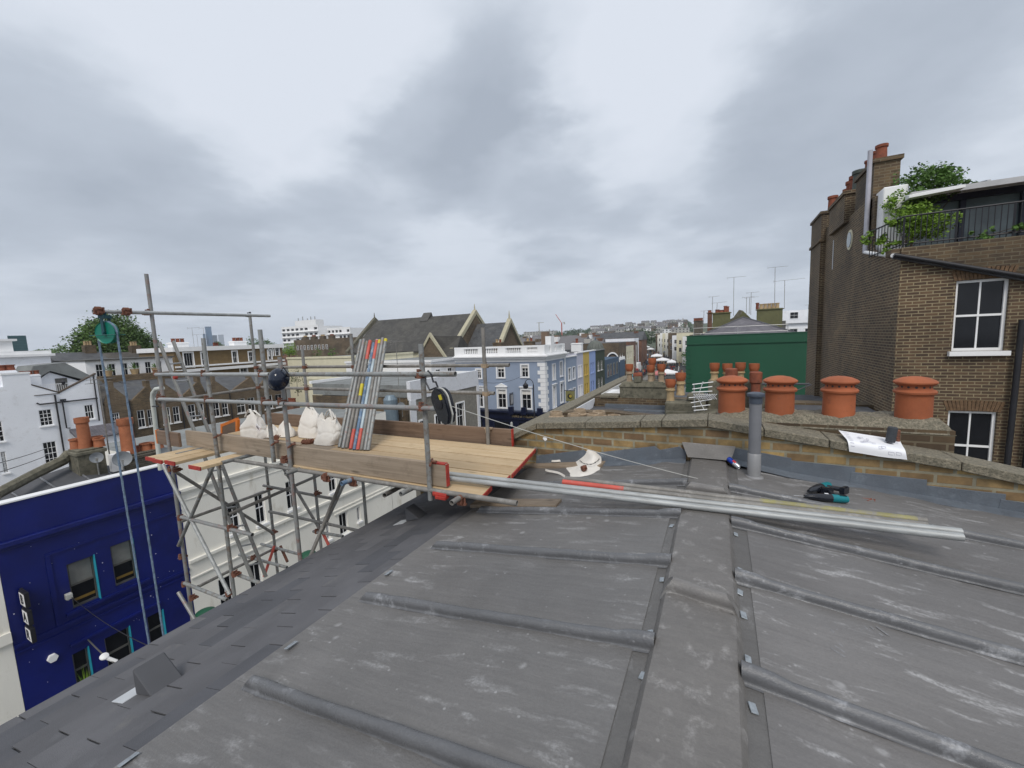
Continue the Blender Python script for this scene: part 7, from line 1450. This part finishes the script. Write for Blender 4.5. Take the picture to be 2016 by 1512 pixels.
# ------------------------------------------------------------------ church
ch = thing('church', 'long dark slate roofed church with cream gable copings', 'church', (-50,68,G))
def Y65(px, py, y=65): return Y(px, py, y)
RY = 68; Lr, Rr = Y(742,633,RY), Y(936,620,RY); zr_ = (Lr.z+Rr.z)/2
EY = 60; ze = Y(760,693,EY).z; xL, xR = Lr.x-.5, Rr.x
MB().box((xL,EY+.5,G),(xR,2*RY-EY-.5,ze)).prism([(xR-.6,EY+.5,ze),(xR-.6,2*RY-EY-.5,ze),(xR-.6,RY,zr_)], (.6,0,0)).prism([(xL,EY+.5,ze),(xL,2*RY-EY-.5,ze),(xL,RY,zr_)], (.6,0,0)).build('wall', CREAM, ch)
CHS = brick('church_slates', (.080,.078,.074), (.060,.058,.056), (.035,.034,.032), .5, .34, .012, dirtamt=.35, dirt=(.10,.095,.08), rough=.8, bs=.3, dsc=.25)
sl = zr_-ze
MB().hexa([(xL+.5,EY,ze-.25),(xR-.5,EY,ze-.25),(xR-.5,RY,zr_-.02),(xL+.5,RY,zr_-.02),(xL+.5,EY,ze+.05),(xR-.5,EY,ze+.05),(xR-.5,RY,zr_+.28),(xL+.5,RY,zr_+.28)]).hexa([(xL+.5,RY,zr_-.02),(xR-.5,RY,zr_-.02),(xR-.5,2*RY-EY,ze-.25),(xL+.5,2*RY-EY,ze-.25),(xL+.5,RY,zr_+.28),(xR-.5,RY,zr_+.28),(xR-.5,2*RY-EY,ze+.05),(xL+.5,2*RY-EY,ze+.05)]).build('roof', CHS, ch)
CRM = pm('cream_stone', (.42,.39,.28), .85, var=.1)
for x, m_ in ((xR,CRM),(xL,MOSSY)):
    MB().hexa([(x-.5,EY-.4,ze-.3),(x+.25,EY-.4,ze-.3),(x+.25,RY,zr_+.1),(x-.5,RY,zr_+.1),(x-.5,EY-.4,ze+.35),(x+.25,EY-.4,ze+.35),(x+.25,RY,zr_+.95),(x-.5,RY,zr_+.95)]).hexa([(x-.5,RY,zr_+.1),(x+.25,RY,zr_+.1),(x+.25,2*RY-EY+.4,ze-.3),(x-.5,2*RY-EY+.4,ze-.3),(x-.5,RY,zr_+.95),(x+.25,RY,zr_+.95),(x+.25,2*RY-EY+.4,ze+.35),(x-.5,2*RY-EY+.4,ze+.35)]).tube((x-.12,RY,zr_+.9),(x-.12,RY,zr_+2.0),.16,6,.05).build('gable_coping', m_, ch)
MB().prism([(xR+.01,EY+.6,ze-.1),(xR+.01,2*RY-EY-.6,ze-.1),(xR+.01,RY,zr_-.2)], (.05,0,0)).box((xR+.005,EY+.6,G),(xR+.06,2*RY-EY-.6,ze-.1)).build('gable_wall', FARBR, ch)
q = Y(840,626,RY); MB().prism([(q.x-1,RY-1.2,zr_-.6),(q.x-1,RY+1.2,zr_-.6),(q.x-.7,RY,zr_+1.1)], (2,0,0)).build('roof_vent', DKF, ch)
# cross gable and transept roof
GY = 58; a, b_, c = Y(826,700,GY), Y(878,702,GY), Y(847,660,GY); c.y = GY
tr_ = thing('church_porch', 'small brick gable with cream edges in front of the church roof', 'church wing', ((a.x+b_.x)/2,GY,G)); zb = min(a.z,b_.z)
xm = c.x; hw_ = (b_.x-a.x)/2
MB().prism([(xm-hw_,GY,G),(xm+hw_,GY,G),(xm+hw_,GY,zb),(xm,GY,c.z),(xm-hw_,GY,zb)], (0,.6,0)).build('wall', FARBR, tr_)
for s in (-1,1): MB().prism([(xm,GY-.25,c.z+.45),(xm+s*(hw_+.4),GY-.25,zb-.2),(xm+s*(hw_+.4),GY-.25,zb-.75),(xm,GY-.25,c.z-.25)], (0,.5,0)).build('gable_coping', CRM, tr_)
d0 = Y(905,668,GY+3); MB().hexa([(xm,GY+.3,zb-.2),(d0.x+.6,GY+.3,zb-.2),(d0.x+.6,GY+7,zb-.2),(xm,GY+7,zb-.2),(xm-.3,GY+.62,c.z-.1),(d0.x,GY+3.4,c.z-.3),(d0.x,GY+3.6,c.z-.3),(xm-.3,GY+3.6,c.z-.1)]).build('roof', CHS, tr_)
# chancel
c2 = thing('chancel', 'smaller slate roofed church end with pointed cream gable right of the nave', 'church wing', (-36,68,G)); r0, r1 = Y(938,632,RY), Y(1003,634,RY); z2 = r1.z-.3; zE = Y(985,690,62).z-1.5; x0, x1 = xR+.3, r1.x
MB().box((x0,62.5,G),(x1,73.5,zE)).prism([(x1-.5,62.5,zE),(x1-.5,73.5,zE),(x1-.5,RY,z2)], (.5,0,0)).build('wall', FARBR, c2)
MB().hexa([(x0,62,zE-.2),(x1-.4,62,zE-.2),(x1-.4,RY,z2),(x0,RY,z2),(x0,62,zE+.1),(x1-.4,62,zE+.1),(x1-.4,RY,z2+.3),(x0,RY,z2+.3)]).hexa([(x0,RY,z2),(x1-.4,RY,z2),(x1-.4,74,zE-.2),(x0,74,zE-.2),(x0,RY,z2+.3),(x1-.4,RY,z2+.3),(x1-.4,74,zE+.1),(x0,74,zE+.1)]).build('roof', SLATE, c2)
MB().hexa([(x1-.4,61.6,zE-.3),(x1+.4,61.6,zE-.3),(x1+.4,RY,z2+.2),(x1-.4,RY,z2+.2),(x1-.4,61.6,zE+.4),(x1+.4,61.6,zE+.4),(x1+.4,RY,z2+1.0),(x1-.4,RY,z2+1.0)]).hexa([(x1-.4,RY,z2+.2),(x1+.4,RY,z2+.2),(x1+.4,74.4,zE-.3),(x1-.4,74.4,zE-.3),(x1-.4,RY,z2+1.0),(x1+.4,RY,z2+1.0),(x1+.4,74.4,zE+.4),(x1-.4,74.4,zE+.4)]).tube((x1,RY,z2+1),(x1,RY,z2+2.4),.18,6,.04).build('gable_coping', CRM, c2)
q = Y(1008,690,66); MB().hexa([(q.x-2,63,zE-3),(q.x+4.5,63,zE-3),(q.x+4.5,72,zE-3),(q.x-2,72,zE-3),(q.x-.6,66.5,zE+2.2),(q.x+.4,66.5,zE+2.2),(q.x+.4,68.5,zE+2.2),(q.x-.6,68.5,zE+2.2)]).build('apse_roof', SLATEB, c2)
# ------------------------------------------------------------------ trees and towers on the left skyline
tb_ = X(208,700,-70); k_ = 1.0
tree('plane_tree', 'big round dark green tree behind the green pulley', (-86,30,-6.4), 13, [((0,0,8.4),(4.6,3.4,3.8)),((0,-2.2,7.6),(3.6,2.4,3.2)),((0,2.9,8.0),(3.6,2.2,2.9)),((1,.5,10.6),(3.0,2.3,2.2)),((0,-3.2,5.8),(3.2,1.8,2.6)),((0,4.3,6.8),(3.2,1.5,2.6)),((2,0,5.6),(3.2,4.6,2.4)),((1,-1.7,9.8),(2.6,1.9,1.9))], 30000, .29, LEAFD, None, .5, 5)
for k, (px, py, y, s, lab) in enumerate(((80,694,150,1.0,'low distant tree left of the big round tree'), (100,693,165,1.1,'distant tree cluster left of the big round tree'), (118,688,140,1.1,'small tree touching the big round tree'), (495,672,190,1.3,'distant tree behind the corniced brick house'), (520,672,200,1.2,'distant tree behind the tall scaffold pole'), (428,676,230,.9,'faint distant tree right of the glass towers'))):
    d = ray(px, py); q = d*(y/d.y*(.55 if px < 130 else 1.0)); tree('distant_tree', lab, (q.x,q.y,q.z-7*s), 8*s, [((0,0,5.5*s),(5*s,3.5*s,3.4*s)),((1,2.4*s,5*s),(3.5*s,2.8*s,2.6*s))], 900, .8, LEAFD, 'distant trees on the left skyline', .3, 40+k)
q = Y(569,694,88); tree('bright_tree', 'small bright yellow green tree beside the brown brick block', (q.x,88,q.z-2.2), 4.5, [((0,0,3.4),(2.3,2,2.0)),((-.8,0,2.6),(1.8,1.5,1.5)),((1.2,0,2.6),(1.6,1.4,1.5))], 1300, .30, LEAFB, None, .12, 61)
def tower(lab, x0, x1, yt, yb, dist, m_, rib, name='tower_block'):
    d0, d1 = ray(x0,yt), ray(x1,yt); k = dist/math.hypot(d0.x,d0.y); a = d0*k; b_ = d1*(dist/math.hypot(d1.x,d1.y)); dirv_ = Vector((b_.x-a.x,b_.y-a.y,0)); w = dirv_.length; dirv_.normalize(); back = Vector((-dirv_.y,dirv_.x,0)); back = back if back.dot(a) > 0 else -back
    t = thing(name, lab, 'tower', (a.x,a.y,G)); zt = a.z; A, Bv = Vector((a.x,a.y,G)), Vector((b_.x,b_.y,G)); P4 = [A,Bv,Bv+back*w*.9,A+back*w*.9]
    MB().hexa(P4+[v+Vector((0,0,zt-G)) for v in P4]).build('shaft', m_, t); rb_ = MB(); n = int((zt-G)/ (dist*.004))
    for i in range(n):
        z = G+(zt-G)*(i+.5)/n; rb_.hexa([v-back*.12+Vector((0,0,z-G)) for v in P4[:2]]+[v+back*.3+Vector((0,0,z-G)) for v in (P4[1],P4[0])]+[v-back*.12+Vector((0,0,z-G+dist*.0012)) for v in P4[:2]]+[v+back*.3+Vector((0,0,z-G+dist*.0012)) for v in (P4[1],P4[0])])
    rb_.build('floor_bands', rib, t); return t
SKB = pm('haze_blue_tower', (.10,.17,.27), .3, var=.1); SKP = pm('pale_tower', (.36,.40,.46), .6, var=.08); TGR = pm('teal_glass', (.010,.062,.072), .3, var=.3, sc=.03)  # skyscraper colours carry the blue of distant air
tw_ = tower('dark teal glass tower block at the far left skyline', 14, 51, 661, 705, 420, TGR, pm('teal_band', (.02,.085,.09), .4))
tower('tallest haze blue skyscraper on the left skyline', 403, 415.5, 643, 684, 1500, SKB, SKB); tower('shorter haze blue tower left of the tallest skyscraper', 399, 404, 657, 684, 1490, SKB, SKB); tower('pale stepped tower right of the tallest skyscraper', 414, 427, 660, 684, 1520, SKP, SKP); tower('faint grey tower further right on the left skyline', 429, 440, 659, 684, 1700, SKP, SKP)
# ------------------------------------------------------------------ hills, far terraces, woods, crane
def hz(x, y):
    k = max(0, min(1, (y-330)/600)); k = k*k*(3-2*k); a = math.atan2(x, y)
    e = 1+15*max(0, min(1, (a+.60)/.55)); return G-.1+k*(e+11.0)
hb = MB(); xs = [-1500+60*i for i in range(46)]; ys = [320+40*i for i in range(30)]; V = [[hb.bm.verts.new((x,y,hz(x,y)+ (1.5*math.sin(x*.013)*math.cos(y*.017) if y > 400 else 0))) for y in ys] for x in xs]
for i in range(len(xs)-1):
    for j in range(len(ys)-1): hb.bm.faces.new([V[i][j],V[i+1][j],V[i+1][j+1],V[i][j+1]])
struct(hb.build('hills', pm('hill_green', (.07,.085,.05), .95, var=.3, sc=.02)))
r_ = random.Random(12); wood = MB()
def clump(mb, c, s, n, r_):
    for _ in range(n):
        d = Vector((r_.uniform(-1,1), r_.uniform(-1,1), 0)); d = Vector((d.x*.8, d.y*.8, r_.uniform(0,.85)*max(.1,1-d.length_squared*.55))); p0 = Vector(c)+d*s; a = Vector((r_.gauss(0,1),r_.gauss(0,1),r_.gauss(0,1))).normalized(); b = a.cross(Vector((r_.gauss(0,1),r_.gauss(0,1),r_.gauss(0,1)))).normalized(); k = s*.15
        mb.face([p0-a*k, p0+b*k, p0+a*k, p0-b*k*.8])
for k in range(330):
    px = r_.uniform(985, 1360) if k < 230 else r_.uniform(440,760); y = r_.uniform(420,900) if px > 900 else r_.uniform(600,900); d = ray(px, 650); x = d.x/d.y*y; clump(wood, (x,y,hz(x,y)+1), r_.uniform(6,10)*(y/700)**.5, 70, r_)
for k in range(60):
    px = r_.uniform(1010,1160); y = r_.uniform(300,420); d = ray(px,650); x = d.x/d.y*y; clump(wood, (x,y,hz(x,y)+5), r_.uniform(4,7), 70, r_)
tag(wood.build('distant_woods', LEAFF, fixn=False), 'far wooded slopes below the horizon', 'woods', kind='stuff')
FARW = pm('far_pale_render', (.42,.41,.38), .9, var=.1, sc=.05); FARR = pm('far_roof', (.15,.145,.15), .9, var=.2, sc=.05); FARB = pm('far_brick', (.20,.14,.10), .9, var=.2, sc=.05); FARD = pm('far_window_dark', (.05,.05,.06), .5)
def far_house(name, x, y, zb, w, d, h, wall, roof, lab, grp, pitched=True, win=True, cat='house'):
    t = thing(name, lab, cat, (x,y,zb), grp)
    MB().box((x-w/2,y,zb-4),(x+w/2,y+d,zb+h)).build('wall', wall, t)
    if pitched: MB().prism([(x-w/2-.2,y-.3,zb+h+.01),(x-w/2-.2,y+d/2,zb+h+min(3,d*.32)),(x-w/2-.2,y+d+.3,zb+h+.01)], (w+.4,0,0)).build('roof', roof, t)
    else: MB().box((x-w/2-.1,y-.15,zb+h),(x+w/2+.1,y+d,zb+h+.4)).build('roof', roof, t)
    if win:
        n = max(1,int(w//(3.2 if w < 20 else 6)))
        for i in range(n):
            for zz in (h-2.2, h-5.0):
                if zz > .3: MB().box((x-w/2+w*(i+.3)/n,y-.05,zb+zz),(x-w/2+w*(i+.7)/n,y+.02,zb+zz+1.5)).build('window', FARD, t)
    c = MB().box((x+w*.3,y+d*.4,zb+h),(x+w*.3+1.4,y+d*.6,zb+h+3.2)); c.build('chimney', wall, t); return t
DN = {'w':'pale rendered','b':'brown brick','r':'red brick','s':'white'}
kinds = [('b',FARB,SLATEB),('w',FARW,FARR),('r',REDBR,FARR),('s',WHITE,FARR),('b',FARBR,FARR),('b',FARB,FARR)]
# rooftops in the middle distance
for k in range(74):
    px = r_.uniform(1000,1250); y = 85+3.3*k+r_.uniform(-6,6); d = ray(px, 670); x = d.x/d.y*y
    if x > -19-max(0,(y-80))*.14-6: x -= 16
    kd, wm, rm = kinds[k % 6]; h = 8.2+r_.uniform(-1.6,1.2)+max(0,y-150)*.006; w = r_.uniform(6,12)
    far_house('rooftop_house', x, y, max(G,hz(x,y)), w, r_.uniform(7,10), h, wm, rm, DN[kd]+(' pitched' if k % 3 else ' flat')+' roofed house among the rooftops beyond the coloured row', 'middle distance rooftops, '+DN[kd]+(' pitched' if k % 3 else ' flat'), k % 3 != 0)
for k in range(40):
    px = r_.uniform(345,900) if k > 14 else r_.uniform(20,350); y = r_.uniform(115,260) if k > 14 else r_.uniform(48,110); d = ray(px, 690); x = d.x/d.y*y
    if k <= 14 and abs(x) < 95: x -= 40
    kd, wm, rm = kinds[(k*5+1) % 6]; far_house('rooftop_house', x, y, G, r_.uniform(8,14), r_.uniform(8,10), r_.uniform(8.3,10.2), wm, rm, DN[kd]+' house among the low rooftops on the left horizon', 'left horizon rooftops, '+DN[kd], k % 4 != 0)
# pale terraces along the hill crest
for k in range(44):
    px = 1165+k*4.2+r_.uniform(-1,1); y = r_.uniform(640,900) if k % 2 else r_.uniform(480,640); d = ray(px,650); x = d.x/d.y*y; kd, wm, rm = kinds[(1,3,1,0,1)[k % 5]]
    far_house('hill_house', x, y, hz(x,y)+1, r_.uniform(9,16), 9, r_.uniform(7,10), wm, rm, DN[kd]+' house in the rows along the distant hill', 'houses on the distant hill, '+DN[kd], k % 3 > 0)
for px, y, w, h, lab in ((1060,700,60,9,'long pale block above the trees on the far skyline'), (1290,880,60,6,'long pale slab of flats on the hill crest'), (1332,860,34,8,'taller pale flats on the hill crest near the green building')):
    d = ray(px,650); x = d.x/d.y*y; far_house('hill_block', x, y, hz(x,y)+2, w, 14, h, FARW, FARR, lab, None, False, True, 'apartment block')
for px, pyt, y, lab in ((1100,622,600,'red tower crane with a raised jib on the horizon'),):
    d = ray(1106,650); x = d.x/d.y*y; t = thing('tower_crane', lab, 'crane', (x,y,hz(x,y))); tp = Y(1106,636,y); e = Y(1094,619,y); REDM = pm('crane_red', (.45,.10,.07), .6)
    MB().box((x-.7,y-.7,hz(x,y)),(x+.7,y+.7,tp.z)).build('mast', REDM, t); MB().tube((x,y,tp.z), (e.x,y,e.z), .5, 6).build('jib', REDM, t); MB().tube((x,y,tp.z), (x+5,y,tp.z+1), .5, 6).box((x+3.5,y-.8,tp.z-2),(x+5.5,y+.8,tp.z+.5)).build('counter_jib', FARW, t)
t = thing('tower_crane', 'small pale tower crane left of the red crane', 'crane', (Y(1061,650,650).x,650,5)); q = Y(1061,636,650); MB().box((q.x-.6,649.4,5),(q.x+.6,650.6,q.z)).build('mast', FARW, t); MB().box((q.x-4,649.7,q.z),(q.x+9,650.3,q.z+.9)).build('jib', FARW, t)
aerial('thin tv aerial in front of the wooded skyline', Y(1062,690,90), 4.6, .2, 1.6, 8)
# blue slate roofed scaffolded block and lone street trees
q = Y(1215,668,150); far_house('scaffolded_house', q.x, 150, G, 17, 12, q.z-G-.5, REDBR, SLATE, 'red brown house wrapped in scaffold poles beside the market street', None, True, True)
q = Y(1246,672,230); tree('street_tree', 'dark green street tree at the far end of the market', (q.x,230,G), 13, [((0,0,9),(6,5,5)),((5,0,8),(5,4,4)),((-3,0,7),(4,4,4))], 1500, .8, LEAFF, None, .4, 77)
q = Y(1265,665,270); tree('street_tree', 'pale green street tree at the far right end of the market', (q.x,270,G), 13, [((0,0,9),(7,5,5)),((6,0,9),(5,4,4))], 1300, .9, LEAFF, None, .4, 78)
q = Y(1345,708,80); tree('street_shrub', 'small olive shrub against the green wall corner', (q.x,80,q.z-1), 2, [((0,0,1.2),(1,1,1.2))], 200, .25, LEAF, None, .05, 79, 'shrub')
# ------------------------------------------------------------------ thin air towards the skyline
HZ = bpy.data.materials.new('thin_haze'); HZ.use_nodes = True; n_ = HZ.node_tree; n_.nodes.remove(n_.nodes['Principled BSDF']); v_ = n_.nodes.new('ShaderNodeVolumePrincipled'); v_.inputs['Color'].default_value = (.80,.86,.95,1); v_.inputs['Density'].default_value = .0002; n_.links.new(v_.outputs[0], [x for x in n_.nodes if x.type == 'OUTPUT_MATERIAL'][0].inputs['Volume'])
tag(MB().box((-2900,-360,G-4),(2900,2600,135)).build('haze', HZ), kind='stuff')
